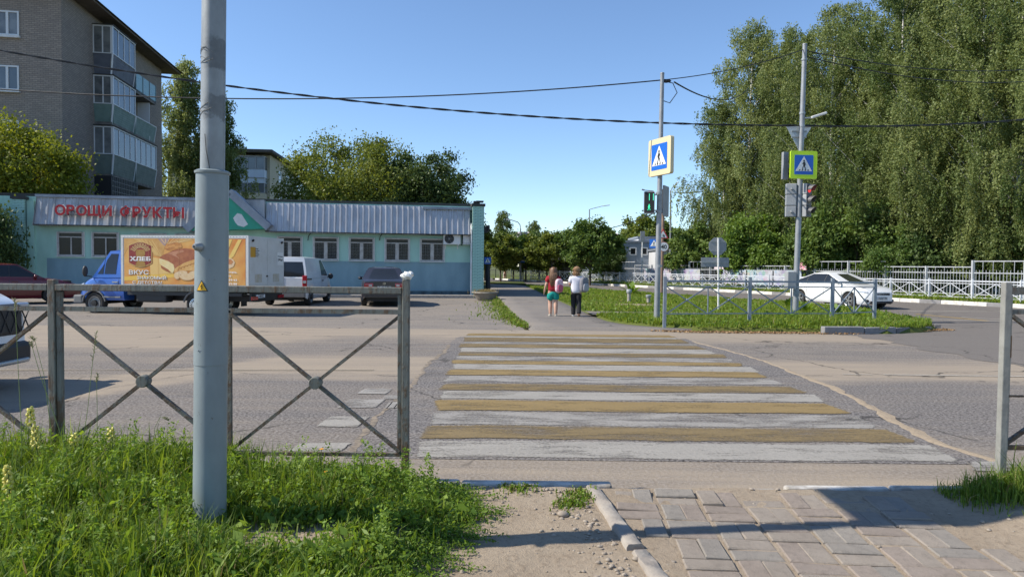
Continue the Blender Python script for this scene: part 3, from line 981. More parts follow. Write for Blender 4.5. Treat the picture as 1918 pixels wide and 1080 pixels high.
# brick piers at both ends (brick by brick)
brick_me = []
for k in range(3):
    mb = MB(); mb.bx(-0.122, 0.122, -0.06, 0.06, -0.031, 0.031)
    brick_me.append(mb.mesh('brick', m_mbrick))
def pier(u0, u1, v0, z0, z1):
    mb = MB(); mb.bx(u0 + 0.012, u1 - 0.012, v0 + 0.012, 0.4, z0, z1)
    core = sp('pier', mb, m_mortar)
    nz = int((z1 - z0) / 0.0745)
    for i in range(nz):
        z = z0 + 0.0745 * (i + 0.5)
        off = 0.0 if i % 2 else -0.127
        u = u0 + off
        while u < u1 - 0.04:
            a, b = max(u, u0), min(u + 0.254, u1)
            if b - a > 0.05:
                o = link('brick', random.choice(brick_me), core, loc=((a + b) / 2, v0 + 0.06 + random.uniform(-.006, .003), z))
                o.scale = ((b - a - 0.012) / 0.244, 1, 1)
            u += 0.254
    mb = MB(); mb.bx(u0 - 0.05, u1 + 0.05, v0 - 0.05, 0.45, z1, z1 + 0.12)
    sp('pier_cap', mb, m_roofd, core)
ur0, _ = fac(884.5, 500, -0.5); ur1, _ = fac(906, 500, -0.5)
pier(ur0, ur1, -0.55, ZS - 0.1, fac(895, 386, -0.5)[1])
ul0, zz = fac(22, 372, -0.3); ul1, _ = fac(45, 372, -0.3)
pier(ul0, ul1, -0.3, ZS - 0.1, zz)
mb = MB(); mb.bx(ul1, 0.02 if ul1 < 0 else ul1 + .3, -0.1, 0.5, ZS - .1, zz - 0.05); sp('wall_return', mb, m_mint)
mb = MB(); u, z = fac(893, 380, -.3); mb.box((u, -0.2, z), (0.3, 0.3, 0.18)); mb.box((u + .15, -0.2, z + .07), (0.36, 0.4, 0.07))
sp('chimney_cap', mb, m_roofd)
mb = MB(); mb.tube([(ur0 - 0.05, -0.5, ZS), (ur0 - 0.05, -0.5, zr_b + 0.3), (ur0 - .05, -.3, zr_b + .6)], 0.045, 8); sp('downpipe', mb, m_white)
mb = MB()
for k, (px, dz) in enumerate(((908, 0), (912, 0.05))):
    u, z = fac(px, 430, -.1); mb.box((u + .05, -0.1, z + dz), (0.16, 0.25, 0.32))
sp('wall_lamp', mb, m_black)
# ------------------------------------------------------------------ five storey block behind the shop
AO = Vector((-0.656 * 36.5, 36.5, 0))
m_abrick = bpy.data.materials.new('silicate_brick')
t = NT(m_abrick)
br = t.n('ShaderNodeTexBrick')
gpos = t.n('ShaderNodeTexCoord').outputs['Object']
sepx = t.n('ShaderNodeSeparateXYZ'); t.l(gpos, sepx.inputs[0])
cmb = t.n('ShaderNodeCombineXYZ')
t.l(t.math('ADD', sepx.outputs['X'], sepx.outputs['Y']), cmb.inputs[0]); t.l(sepx.outputs['Z'], cmb.inputs[1])
t.l(cmb.outputs[0], br.inputs['Vector'])
br.inputs['Scale'].default_value = 1.0
br.inputs['Brick Width'].default_value = 0.26; br.inputs['Row Height'].default_value = 0.10
br.inputs['Mortar Size'].default_value = 0.012; br.inputs['Mortar Smooth'].default_value = 0.2
br.inputs['Color1'].default_value = (0.36, 0.30, 0.25, 1); br.inputs['Color2'].default_value = (0.27, 0.225, 0.19, 1)
br.inputs['Mortar'].default_value = (0.16, 0.135, 0.115, 1)
nz_ = t.noise(t.pos((1, 1, 1), True), 0.5, 6, 0.6)
t.l(t.mix(t.ramp(nz_, [(0.35, 0.0), (0.7, 0.5)]), br.outputs['Color'], (0.19, 0.165, 0.15)), t.b.inputs['Base Color'])
t.b.inputs['Roughness'].default_value = 0.95
inv = t.math('SUBTRACT', 1.0, br.outputs['Fac'])
t.bump(inv, 0.5, 0.02)

apt = thing('apartment_block', 'five storey brick apartment block with stacked balconies behind the mint shop', 'apartment building', AO, ANG)
def ap(name, mb, mats, parent=apt, **k):
    return mb.build(name, mats, parent, **k)
Hr = 15.65
mb = MB(); mb.bx(-14, 0, 0, 15.0, -0.5, Hr); ap('wall', mb, m_abrick)
m_soff = M('eave_boards', (0.16, 0.13, 0.11), 0.9, c2=(0.09, 0.075, 0.065), scale=3)
mb = MB(); mb.bx(-14.8, 1.0, -0.9, 16.2, Hr + 0.03, Hr + 0.14)
roofp = ap('roof', mb, m_soff)
mb = MB(); mb.add([(-15, -1.0, Hr + 0.145), (1.15, -1.0, Hr + 0.145), (1.15, 16.4, Hr + 0.145), (-15, 16.4, Hr + 0.145), (-7, -1.0, Hr + 1.1), (-7, 16.4, Hr + 1.1)],
                   [(0, 1, 4), (1, 2, 5, 4), (2, 3, 5), (3, 0, 4, 5), (0, 3, 2, 1)])
ap('roof_sheeting', mb, m_roofd, roofp)
m_upvc = M('white_window_frame', (0.62, 0.63, 0.64), 0.4)
m_aglass = M('flat_window_glass', (0.05, 0.065, 0.08), 0.05, spec=0.9, c2=(0.12, 0.14, 0.16), scale=0.4)
m_aglass2 = M('curtained_glass', (0.20, 0.21, 0.21), 0.12, spec=0.8, c2=(0.05, 0.055, 0.06), scale=1.2)
# gable windows, seen at the frame's edge
gab_ = lambda px, py, off=0.0: on_plane(px, py, AO, E1, off)
for y0, y1, gl in ((22, 68, m_aglass2), (124, 170, m_aglass), (226, 270, m_aglass), (328, 372, m_aglass)):
    u1, z1 = gab_(36, y0); _, z0 = gab_(36, y1)
    u0 = u1 - 1.5
    mb = MB(); mb.bx(u0, u1, -0.012, 0.1, z0, z1)
    wn = ap('window', mb, gl)
    mb = MB(); tt = 0.08
    for a in ((u0, u0 + tt, z0, z1), (u1 - tt, u1, z0, z1), (u0 + tt, u1 - tt, z1 - tt, z1), (u0 + tt, u1 - tt, z0, z0 + tt), (u1 - 0.62, u1 - 0.5, z0 + tt, z1 - tt)):
        mb.bx(a[0], a[1], -0.06, 0.01, a[2], a[3])
    ap('frame', mb, m_upvc, wn)
    mb = MB(); mb.bx(u0 - .05, u1 + .05, -0.16, 0.0, z0 - 0.12, z0 - 0.003); ap('sill', mb, m_white, wn)
# balconies on the long wall
sid = lambda px, py, u: on_plane(px, py, AO + E1 * u, E2, 0.0)
m_sgrey = M('grey_siding', (0.12, 0.13, 0.16), 0.6, c2=(0.09, 0.10, 0.125), scale=3)
m_sgreen = M('green_siding', (0.17, 0.25, 0.22), 0.6, c2=(0.13, 0.20, 0.18), scale=3)
m_solive = M('olive_siding', (0.16, 0.20, 0.175), 0.6, c2=(0.12, 0.155, 0.135), scale=3)
m_turq = M('turquoise_glass', (0.12, 0.28, 0.30), 0.25, c2=(0.2, 0.36, 0.38), scale=2)
m_slab = M('balcony_slab', (0.22, 0.20, 0.18), 0.9, c2=(0.1, 0.09, 0.085), scale=3)
PJ = 1.04
def boards(mb, a, b, z0, z1, inset, vdir, n=9):
    """lapped horizontal boards between plan points a and b (top edge), bottom edge pulled in by inset"""
    a, b = Vector(a), Vector(b)
    for k in range(n):
        f0, f1 = k / n, (k + 1) / n
        zb, zt = z0 + (z1 - z0) * f0, z0 + (z1 - z0) * f1
        ib = inset * (1 - f0); it = inset * (1 - f1)
        o0 = vdir * (-ib + 0.012); o1 = vdir * (-it)
        mb.add([a + o0 + Vector((0, 0, zb)), b + o0 + Vector((0, 0, zb)), b + o1 + Vector((0, 0, zt)), a + o1 + Vector((0, 0, zt))], [(0, 1, 2, 3)])
        mb.add([a + o0 + Vector((0, 0, zb)), b + o0 + Vector((0, 0, zb)), b + o0 * 0.9 + Vector((0, 0, zb - 0.001)) - vdir * 0.02, a + o0 * 0.9 - vdir * 0.02 + Vector((0, 0, zb - 0.001))], [(3, 2, 1, 0)])
def balcony(v0, v1, zb, zp, zt, mat, glaze=True, first=True, panes=4, open_panel=None, top_roof=True):
    b = MB(); b.bx(0.0, PJ - 0.1, v0 + 0.06, v1 - 0.06, zb - 0.16, zb)
    root = ap('balcony', b, m_slab)
    b = MB()
    ins = 0.17
    boards(b, (PJ, v0, 0), (PJ, v1, 0), zb - 0.1, zp, ins, Vector((1, 0, 0)))
    boards(b, (0, v0, 0), (PJ, v0, 0), zb - 0.1, zp, ins if first else 0, Vector((0, -1, 0)))
    b.add([(0.0, v1, zb - .1), (PJ - ins, v1, zb - .1), (PJ, v1, zp), (0, v1, zp)], [(0, 1, 2, 3)])
    b.add([(0.02, v0 + 0.05, zb), (0.02, v1, zb), (PJ - ins - .05, v1, zb), (PJ - ins - .05, v0 + 0.05, zb)], [(0, 1, 2, 3)])
    ap('siding', b, mat, root)
    b = MB()
    b.bar((PJ - ins + 0.01, v0 + ins - .01, zb - 0.12), (PJ + 0.015, v0 - .015, zp), 0.09, 0.09)
    b.bar((PJ - ins + 0.01, v1 - .02, zb - 0.12), (PJ + 0.015, v1, zp), 0.06, 0.06)
    b.bx(0, PJ + 0.05, v0 - 0.05, v0 + 0.04, zp, zp + 0.05); b.bx(PJ - 0.04, PJ + 0.05, v0 + 0.04, v1, zp, zp + 0.05)
    ap('trim', b, m_upvc, root)
    if glaze:
        g = MB(); g.bx(PJ - 0.02, PJ - 0.008, v0 + .06, v1 - .06, zp + .05, zt); 
        go = ap('glazing', g, m_aglass, root)
        g = MB(); g.bx(0.05, PJ - 0.06, v0 + 0.0, v0 + 0.012, zp + .05, zt); go2 = ap('glazing', g, m_aglass2, root)
        f = MB()
        f.bx(PJ - 0.10, PJ + 0.03, v0 - 0.03, v0 + 0.10, zp + .051, zt)
        f.bx(0.0, 0.06, v0 - .02, v0 + .05, zp + .051, zt)
        f.bx(PJ * 0.5 - .035, PJ * 0.5 + .035, v0 - .02, v0 + .05, zp + .051, zt)
        for k in range(1, panes + 1):
            v = v0 + (v1 - v0) * k / panes
            f.bx(PJ - 0.05, PJ + 0.02, v - 0.035 if k < panes else v - .07, v + 0.035 if k < panes else v, zp + .051, zt)
        f.bx(-0.0, PJ + 0.04, v0 - .04, v0 + .05, zt, zt + 0.08); f.bx(PJ - .05, PJ + .04, v0 + .05, v1, zt, zt + 0.08)
        ap('frame', f, m_upvc, root)
        if top_roof:
            f = MB(); f.bx(0, PJ + .1, v0 - .1, v1 + .03, zt + 0.081, zt + 0.13); ap('canopy', f, m_roofd, root)
    else:
        f = MB(); f.bx(-0.0, PJ, v0 + .0, v1 + .05, zt + 0.08, zt + 0.2)
        ap('ceiling_slab', f, m_slab, root)
        f = MB(); f.bx(0.0, 0.05, v1 - 1.6, v1 - .9, zb + .1, zt - 0.3); ap('balcony_door', f, m_aglass, root)
        if open_panel:
            f = MB(); f.bx(0.2, PJ - .1, v1 - 0.9, v1 - .86, zb, zt - 0.1); ap('screen_panel', f, open_panel, root)
    return root
V0, V1, V2 = 3.7, 7.1, 10.7
def zat(py, px=209, u=PJ):
    return sid(px, py, u)[1]
f5 = (zat(139), zat(100), zat(50)); f4 = (zat(227), zat(194), zat(143)); f3 = (zat(325), zat(288), zat(238))
balcony(V0, V1, *f5, m_sgrey, True)
balcony(V0, V1, *f4, m_sgreen, True)
balcony(V1, V2, *f4, m_sgreen, False, False, open_panel=m_upvc)
balcony(V0, V1, *f3, m_solive, True)
balcony(V1, V2, *f3, m_solive, True, False, 4)
# fifth floor second bay: open, turquoise glass screen
b = MB(); b.bx(0, PJ, V1 + .1, V2, f5[0] - 0.16, f5[0]); rt = ap('balcony', b, m_slab)
b = MB(); b.bx(PJ - .04, PJ, V1 + .1, V2, f5[0], f5[1] - .1); b.bx(0, PJ - .05, V2 - .04, V2, f5[0], f5[1] - .1); ap('glass_screen', b, m_turq, rt)
for k in range(4):
    b = MB(); v = V1 + .1 + (V2 - V1 - .1) * k / 3; b.bx(PJ, PJ + .03, v - .02, v + .02, f5[0], f5[1])
    ap('upright_bar', b, m_steel, rt)
# dark second floor balcony with grille
z2 = (zat(400), zat(366), zat(328))
b = MB(); b.bx(0, PJ - .1, V0, V1 + .5, z2[0], z2[2]); d2 = ap('balcony', b, M('dark_steel_balcony', (0.02, 0.018, 0.018), 0.7))
b = MB()
for k in range(16):
    v = V0 + (V1 + .5 - V0) * k / 15; b.bx(PJ - .1, PJ - .08, v - .012, v + .012, z2[1], z2[2])
for k in range(5):
    z = z2[1] + (z2[2] - z2[1]) * k / 4; b.bx(PJ - .079, PJ - .07, V0, V1 + .5, z - .012, z + .012)
ap('grille', b, m_steel, d2)
# dark glazing of the wall behind the balconies
for f in (f5, f4, f3):
    b = MB(); b.bx(0.0, 0.03, V0 + 0.4, V1 - 0.6, f[0] + .1, f[2] - .3); ap('balcony_door', b, m_aglass)
# window by the far end
# ------------------------------------------------------------------ pale block further back
BO = D(506, 495, 84); BO.z = 0
AB = ANG - 0.06
bl = thing('apartment_block', 'distant pale apartment block with glazed balconies between birch and broad green tree', 'apartment building', BO, AB)
m_cream = M('cream_render', (0.42, 0.39, 0.30), 0.9, c2=(0.35, 0.325, 0.25), scale=0.5)
m_corr = M('pale_blue_corrugated', (0.42, 0.5, 0.6), 0.5)
mb = MB(); mb.bx(-12, 0, 0, 15, -0.5, 14.6); mb.build('wall', m_cream, bl)
mb = MB(); mb.bx(-12.5, 0.7, -1.8, 15.8, 14.65, 15.0); mb.build('roof', m_roofd, bl)
bh = lambda py: on_plane(475, py, BO, Vector((math.cos(AB), math.sin(AB), 0)), -1.2)[1]
for i, (p0, p1, p2) in enumerate(((294, 316, 318), (334, 360, 343))):
    zt, zb = bh(p0), bh(p1)
    mb = MB(); mb.bx(-5.3, -0.35, -1.2, -0.02, zb - 1.7 + (0.2 if i else 0), zb - .1); bb = mb.build('balcony', m_corr if i == 0 else m_cream, bl)
    if i == 0:
        mb = MB()
        for k in range(30):
            x = -5.3 + 4.95 * k / 29; mb.bx(x - .04, x + .04, -1.24, -1.2, zb - 1.7, zb - .1)
        mb.build('corrugation', m_corr, bb)
    mb = MB(); mb.bx(-5.3, -0.35, -1.15, -1.1, zb, zt); mb.bx(-.4, -.35, -1.1, -.02, zb, zt); mb.build('glazing', m_aglass, bb)
    mb = MB()
    for k in range(6):
        x = -5.3 + 4.95 * k / 5; mb.bx(x - .06, x + .06, -1.22, -1.15, zb, zt)
    mb.bx(-5.3, -.3, -1.22, -1.15, zb - .1, zb); mb.bx(-5.3, -.3, -1.3, 0, zt, zt + .12)
    mb.build('frame', m_steel, bb)
for v, z in ((4.2, 12.5), (8.3, 12.5), (11.8, 12.5), (4.2, 9.5), (8.3, 9.5), (11.8, 9.5)):
    mb = MB(); mb.bx(0.0, 0.02, v, v + 1.4, z - .75, z + .75); wn = mb.build('window', m_aglass, bl)
    mb = MB(); mb.bx(0.02, 0.06, v - .1, v, z - .8, z + .8); mb.bx(0.02, 0.06, v + 1.4, v + 1.5, z - .8, z + .8); mb.build('frame', m_upvc, wn)
# ------------------------------------------------------------------ blue-grey hall and pale building behind the street
def simple_building(px0, px1, pyt, pyb, Y, depth, name, label, cat, mat, seams=0, wins=(), ang=0.0):
    a, b = D(px0, pyb, Y), D(px1, pyb, Y)
    zt = D((px0 + px1) / 2, pyt, Y).z
    W = b.x - a.x
    t = thing(name, label, cat, (a.x, Y, 0), ang)
    mb = MB(); mb.bx(0, W, 0, depth, -0.6, zt); mb.build('wall', mat, t)
    mb = MB(); mb.bx(-.15, W + .15, -.15, depth + .15, zt, zt + 0.2); mb.build('roof_edge', m_flash, t)
    if seams:
        for k in range(seams):
            mb = MB(); mb.bx(W * k / seams + .02, W * (k + 1) / seams - .02, -0.035, 0.0, -0.4, zt - .01); mb.build('panel', mat, t)
    for q in wins:
        p0, p1 = D(q[0], q[1], Y), D(q[2], q[3], Y)
        mb = MB(); mb.bx(p0.x - a.x, p1.x - a.x, -0.05, 0.02, p1.z, p0.z); wn = mb.build('window', m_dglass, t)
        mb = MB(); w0, w1 = p0.x - a.x, p1.x - a.x
        mb.bx(w0 - .12, w0, -.09, 0, p1.z - .1, p0.z + .1); mb.bx(w1, w1 + .12, -.09, 0, p1.z - .1, p0.z + .1); mb.bx(w0, w1, -.09, 0, p0.z, p0.z + .12); mb.bx(w0, w1, -.09, 0, p1.z - .12, p1.z)
        mb.build('frame', m_upvc, wn)
    return t
m_bgrey = M('blue_grey_panel', (0.27, 0.31, 0.36), 0.6, c2=(0.23, 0.27, 0.315), scale=.4)
m_pale = M('pale_wall', (0.55, 0.56, 0.58), 0.8, c2=(0.45, 0.46, 0.48), scale=.4)
simple_building(1153, 1228, 454, 520, 74, 12, 'hall', 'blue grey panelled hall with two small windows behind the street trees', 'building', m_bgrey, 6, [(1181, 465, 1190, 476), (1203, 465, 1211, 476)])
simple_building(1229, 1420, 470, 520, 70, 10, 'hall', 'low pale building half hidden by a leafy tree beside the road signs', 'building', m_pale, 0, [(1311, 459.5 + 14, 1318, 480)])
simple_building(1196, 1228, 446, 453, 76, 6, 'rooftop_unit', 'pale boxy structure rising behind the blue grey hall', 'building', m_pale)
simple_building(1040, 1130, 470, 522, 88, 8, 'hall', 'white building glimpsed between the trunks of the street trees', 'building', m_pale)
# ------------------------------------------------------------------ near metal fence
m_fpaint = bpy.data.materials.new('flaking_fence_paint')
t = NT(m_fpaint)
P_ = t.pos((1, 1, 1), True)
n1 = t.noise(P_, 9, 6, 0.7); n2 = t.noise(t.pos((1, 1, .25), True), 40, 5, 0.7)
sep = t.n('ShaderNodeSeparateXYZ'); t.l(P_, sep.inputs[0])
low = t.math('MULTIPLY_ADD', sep.outputs['Z'], -0.55, 0.38, clamp=True)
f = t.ramp(t.math('ADD', t.math('MULTIPLY_ADD', n1, 0.5, t.math('MULTIPLY', n2, 0.5)), t.math('MULTIPLY', low, 0.35)), [(0.50, 0.0), (0.60, 1.0)])
g = t.ramp(n2, [(0.4, 0.0), (0.7, 1.0)])
c = t.mix(g, (0.155, 0.158, 0.138), (0.095, 0.10, 0.09))
c = t.mix(f, c, t.mix(n1, (0.06, 0.045, 0.03), (0.15, 0.085, 0.045)))
t.l(c, t.b.inputs['Base Color'])
t.b.inputs['Roughness'].default_value = 0.7
t.bump(t.math('ADD', f, t.math('MULTIPLY', n2, 0.8)), 0.5, 0.003)
m_fbrace = bpy.data.materials.new('rusting_brace_paint')
t = NT(m_fbrace)
P_ = t.pos((1, 1, 1), True)
n1 = t.noise(P_, 11, 6, 0.7); n2 = t.noise(P_, 45, 5, 0.7)
f = t.ramp(t.math('MULTIPLY_ADD', n1, 0.55, t.math('MULTIPLY', n2, 0.45)), [(0.44, 0.0), (0.56, 1.0)])
t.l(t.mix(f, t.mix(n2, (0.10, 0.10, 0.085), (0.20, 0.195, 0.165)), t.mix(n1, (0.05, 0.035, 0.022), (0.14, 0.08, 0.045))), t.b.inputs['Base Color'])
t.b.inputs['Roughness'].default_value = 0.8
t.bump(t.math('ADD', f, n2), 0.6, 0.003)
m_frust = M('rusty_bar', (0.16, 0.115, 0.07), 0.85, c2=(0.09, 0.055, 0.035), scale=14, bump=0.4)
m_fwhite = M('pale_fence_paint', (0.265, 0.262, 0.235), 0.65, c2=(0.18, 0.178, 0.16), scale=8, bump=0.25, bscale=40)

def fence_panel(root, x0, x1, y, zb, zm, zt, mat, bar=0.028, rail=0.045, hub=0.036, mid=True, bottom=True, hubs=True, rustb=None):
    """two X bays between x0 and x1 in the fence's own frame"""
    rb = rustb or mat
    o = []
    mb = MB(); mb.bar((x0, y, zt), (x1, y, zt), rail, rail * 0.9); o.append(mb.build('rail', mat, root, bevel=0.004))
    mb = MB(); mb.bar((x0, y, zm), (x1, y, zm), bar, bar); mb.build('rail', mat, root)
    if bottom:
        mb = MB(); mb.bar((x0, y, zb), (x1, y, zb), bar, bar * 0.8); mb.build('rail', rb, root)
    xm = (x0 + x1) / 2
    mb = MB(); mb.bar((xm, y, zb), (xm, y, zm), bar * 0.8, bar, side=(1, 0, 0)); mb.build('upright_bar', rb, root)
    for a, b in ((x0, xm), (xm, x1)):
        mb = MB(); mb.bar((a + .01, y - .006, zm - .02), (b - .01, y - .006, zb + .02), bar, bar * 0.7, side=(0, 1, 0)); mb.build('brace', rb, root)
        mb = MB(); mb.bar((a + .01, y + .014, zb + .02), (b - .01, y + .014, zm - .02), bar, bar * 0.7, side=(0, 1, 0)); mb.build('brace', rb, root)
        if hubs:
            T = Matrix.Translation(((a + b) / 2, y, (zb + zm) / 2)) @ Matrix.Rotation(rad(90), 4, 'X')
            mb = MB(); mb.lathe([(0, 0.03), (hub * .9, 0.03), (hub, 0.022), (hub, -0.022), (hub * .9, -0.03), (0, -0.03)], 14, T); mb.build('hub', mat, root, smooth=40)

FY = 3.95
fx = lambda px: D(px, 700, FY).x
nf = thing('pedestrian_fence', 'weathered grey green fence with X braces in the grass before the crossing', 'fence', (0, FY, 0), 0)
zr = lambda py, px: D(px, py, FY).z
ZT, ZM, ZB = zr(541, 430), zr(581, 430), zr(849, 600)
X2, X1 = fx(760), fx(101)
for x, h in ((X2, zr(523, 760)), (X1, zr(523, 100)), (X1 - (X2 - X1), 1.26)):
    mb = MB(); mb.bx(x - 0.021, x + 0.021, -0.021, 0.021, 0.0, h); mb.build('post', m_fpaint, nf, bevel=0.005)
mb = MB(); mb.bx(X1 + 0.024, X1 + 0.052, -0.012, 0.016, 0.05, ZT - .025); mb.build('upright_bar', m_fpaint, nf, bevel=0.003)
mb = MB(); mb.bx(X2 - 0.047, X2 - 0.023, -0.012, 0.014, ZB - .01, ZT - .025); mb.build('upright_bar', m_fpaint, nf, bevel=0.003)
fence_panel(nf, X1 + .023, X2 - .023, 0, ZB, ZM, ZT, m_fpaint, 0.026, 0.042, 0.036, rustb=m_fbrace)
fence_panel(nf, X1 - (X2 - X1) + .023, X1 - .023, 0, ZB, ZM, ZT, m_fpaint, 0.026, 0.042, 0.036, rustb=m_fbrace)
# crumpled white wrapper on the post
bag = MB(); bag.sphere((0, 0, 0), (0.034, 0.03, 0.024), 12, 8, jit=0.25)
bag.sphere((0.02, 0.0, 0.01), (0.018, 0.022, 0.016), 10, 6, jit=0.3)
bo = bag.build('paper_wrapper', M('white_paper', (0.72, 0.72, 0.70), 0.7), None, loc=(X2 + .005, FY, zr(523, 760) + 0.02))
tag(bo, 'crumpled white paper wrapper on top of the fence post', 'wrapper')

# far side of the opening: pale post with a cut panel
rf = thing('pedestrian_fence', 'pale painted fence with a rust stained bar in a grass tuft by the paving', 'fence', (0, 3.97, 0), 0)
xr = D(1880, 700, 3.97).x
ht = D(1880, 528, 3.97).z
mb = MB(); mb.bx(xr - 0.021, xr + 0.021, -0.021, 0.021, 0.0, ht); mb.build('post', m_fwhite, rf, bevel=0.005)
xb = D(1899, 700, 3.97).x
zb1 = D(1899, 553, 3.97).z
mb = MB(); mb.bx(xb - 0.018, xb + 0.018, 0.05, 0.085, 0.28, zb1); mb.build('upright_bar', m_fwhite, rf, bevel=0.003)
mb = MB(); mb.bx(xb - 0.0185, xb + 0.0185, 0.0485, 0.0865, zb1 - 0.37, zb1 - 0.24); mb.build('rust_patch', m_frust, rf)
mb = MB(); mb.bar((xb - .015, 0.068, zb1 + 0.025), (xb + 2.2, 0.068, zb1 + 0.025), 0.04, 0.045); mb.build('rail', m_fpaint, rf)
for f0, f1 in ((0.02, 1.07), (1.09, 2.14)):
    mb = MB(); mb.bar((xb + f0, 0.062, zb1 - 0.12), (xb + f1, 0.062, 0.32), 0.025, 0.02, side=(0, 1, 0)); mb.build('brace', m_fbrace, rf)
    mb = MB(); mb.bar((xb + f0, 0.078, 0.32), (xb + f1, 0.078, zb1 - .12), 0.025, 0.02, side=(0, 1, 0)); mb.build('brace', m_fbrace, rf)
mb = MB(); mb.bx(xb + 2.2, xb + 2.26, 0.04, 0.10, 0.0, ht); mb.build('post', m_fwhite, rf, bevel=0.005)
mb = MB(); mb.bar((xb + .02, 0.068, zb1 - .1), (xb + 2.2, 0.068, zb1 - .1), 0.026, 0.026); mb.build('rail', m_fpaint, rf)
mb = MB(); mb.bar((xb + .018, 0.068, 0.3), (xb + 2.2, 0.068, 0.3), 0.028, 0.025); mb.build('rail', m_frust, rf)
mb = MB(); mb.tube([(xr + .03, -.0, .62), (xr + .12, .0, .62)], 0.007, 6); mb.build('bolt', m_frust, rf)

# ------------------------------------------------------------------ big stepped steel pole
m_pole = bpy.data.materials.new('blue_grey_pole_paint')
t = NT(m_pole)
P_ = t.pos((1, 1, 0.5), True)
n1 = t.noise(P_, 7, 6, 0.65); n2 = t.noise(t.pos((1, 1, .06), True), 60, 4, 0.6); n3 = t.noise(P_, 38, 4, .7)
c = t.mix(t.ramp(n1, [(0.35, 0.0), (0.7, 1.0)]), (0.225, 0.268, 0.28), (0.18, 0.212, 0.222))
c = t.mix(t.ramp(n3, [(0.66, 0.0), (0.72, 1.0)]), c, (0.13, 0.135, 0.13))
t.l(c, t.b.inputs['Base Color'])
t.l(t.math('MULTIPLY_ADD', n1, 0.25, 0.32), t.b.inputs['Roughness'])
t.bump(t.math('MULTIPLY_ADD', n3, 0.5, t.math('MULTIPLY', n1, 0.5)), 0.12, 0.004)
m_galv = bpy.data.materials.new('galvanised_pole')
t = NT(m_galv)
P_ = t.pos((1, 1, 0.5), True)
n1 = t.noise(P_, 14, 6, 0.65); n3 = t.noise(P_, 60, 4, .7)
c = t.mix(t.ramp(n1, [(0.35, 0.0), (0.7, 1.0)]), (0.33, 0.355, 0.365), (0.24, 0.255, 0.26))
t.l(c, t.b.inputs['Base Color']); t.b.inputs['Roughness'].default_value = 0.42; t.b.inputs['Metallic'].default_value = 0.25
t.bump(n3, 0.1, 0.003)
m_tape = M('tape_residue', (0.15, 0.155, 0.155), 0.8, c2=(0.24, 0.245, 0.245), scale=18, lo=.5, hi=.65)
PY = 3.08
pb = G(392, 1000, 0.11); pb = Vector((D(392, 1000, PY).x, PY, 0.06))
mp = thing('steel_pole', 'stout stepped blue grey steel pole with a yellow hazard sticker standing in the grass', 'pole', pb)
mp.rotation_euler = (0, rad(0.75), 0)
zz = lambda py: D(395, py, PY).z - pb.z
R1, R2 = 0.0715, 0.0515
def cyl(mb, r0, r1, z0, z1, n=48):
    mb.lathe([(r0, z0), (r1, z1)], n)
mb = MB(); mb.lathe([(R1, -0.15), (R1 * 0.985, zz(681) - .001)], 48); mb.lathe([(R1 * 0.985 + .0022, zz(681)), (R1 * 0.965, zz(322))], 48)
mb.lathe([(R1 * 0.985, zz(681) - .001), (R1 * .985 + .0022, zz(681))], 48)
mb.build('sleeve', m_pole, mp, smooth=50)
mb = MB(); zt_ = zz(322); mb.lathe([(R1 * .96, zt_ - .012), (R1 * 1.04, zt_ - .010), (R1 * 1.06, zt_), (R1 * .9, zt_ + .006), (R2, zt_ + .007)], 48); mb.build('collar', m_pole, mp, smooth=40)
m_galv2 = bpy.data.materials.new('galvanised_pole_with_tape_residue')
t = NT(m_galv2)
P_ = t.pos((1, 1, 0.5), True)
n1 = t.noise(P_, 14, 6, 0.65); n2 = t.noise(t.pos((1, 1, 1), True), 22, 6, 0.7)
c = t.mix(t.ramp(n1, [(0.35, 0.0), (0.7, 1.0)]), (0.28, 0.30, 0.305), (0.20, 0.212, 0.215))
sep = t.n('ShaderNodeSeparateXYZ'); t.l(t.pos((1, 1, 1), True), sep.inputs[0])
zw = t.math('ADD', sep.outputs['Z'], t.math('MULTIPLY_ADD', n2, 0.09, -0.045))
tot = None
for a, b in ((74, 134), (178, 228)):
    zc_, hh_ = (zz(a) + zz(b)) / 2, (zz(a) - zz(b)) / 2
    dd_ = t.math('DIVIDE', t.math('ABSOLUTE', t.math('SUBTRACT', zw, zc_)), hh_)
    m_ = t.ramp(dd_, [(0.82, 1.0), (1.0, 0.0)])
    tot = m_ if tot is None else t.math('ADD', tot, m_, clamp=True)
xm_ = t.ramp(t.math('MULTIPLY_ADD', sep.outputs['X'], 9.0, t.math('MULTIPLY_ADD', n2, .9, .05)), [(0.28, 0.0), (0.62, 1.0)])
c = t.mix(t.math('MULTIPLY', t.math('MULTIPLY', tot, xm_), t.ramp(n2, [(.3, .65), (.6, .95)])), c, (0.125, 0.13, 0.13))
t.l(c, t.b.inputs['Base Color']); t.b.inputs['Roughness'].default_value = 0.5; t.b.inputs['Metallic'].default_value = 0.2
t.bump(n2, 0.15, 0.003)
mb = MB(); mb.lathe([(R2, zt_ + .0), (R2 * 0.94, 5.4), (R2 * .9, 5.42), (0, 5.43)], 48); mb.build('upper_tube', m_galv2, mp, smooth=40)
# string tied round the tube, and the wire
for a, b in ((74, 132), (180, 228)):
    zt, zb = zz(a), zz(b)
    mb = MB()
    for k in range(6):
        z = zb + (zt - zb) * (.25 + .4 * random.random())
        mb.tube([(R2 * 1.02 * math.cos(a_), R2 * 1.02 * math.sin(a_), z + 0.014 * math.sin(a_ * 2.2 + k)) for a_ in np.linspace(-3.1, -1.2 - .3 * (k % 3), 14)], 0.0011, 4)
    mb.build('string', m_tape, mp)
mb = MB(); mb.tube([(-0.012, -R2 - .002, zz(255)), (-.005, -R2 - .003, zz(285)), (0.01, -R2 - .002, zz(318))], 0.0014, 5); mb.build('wire', m_black, mp)
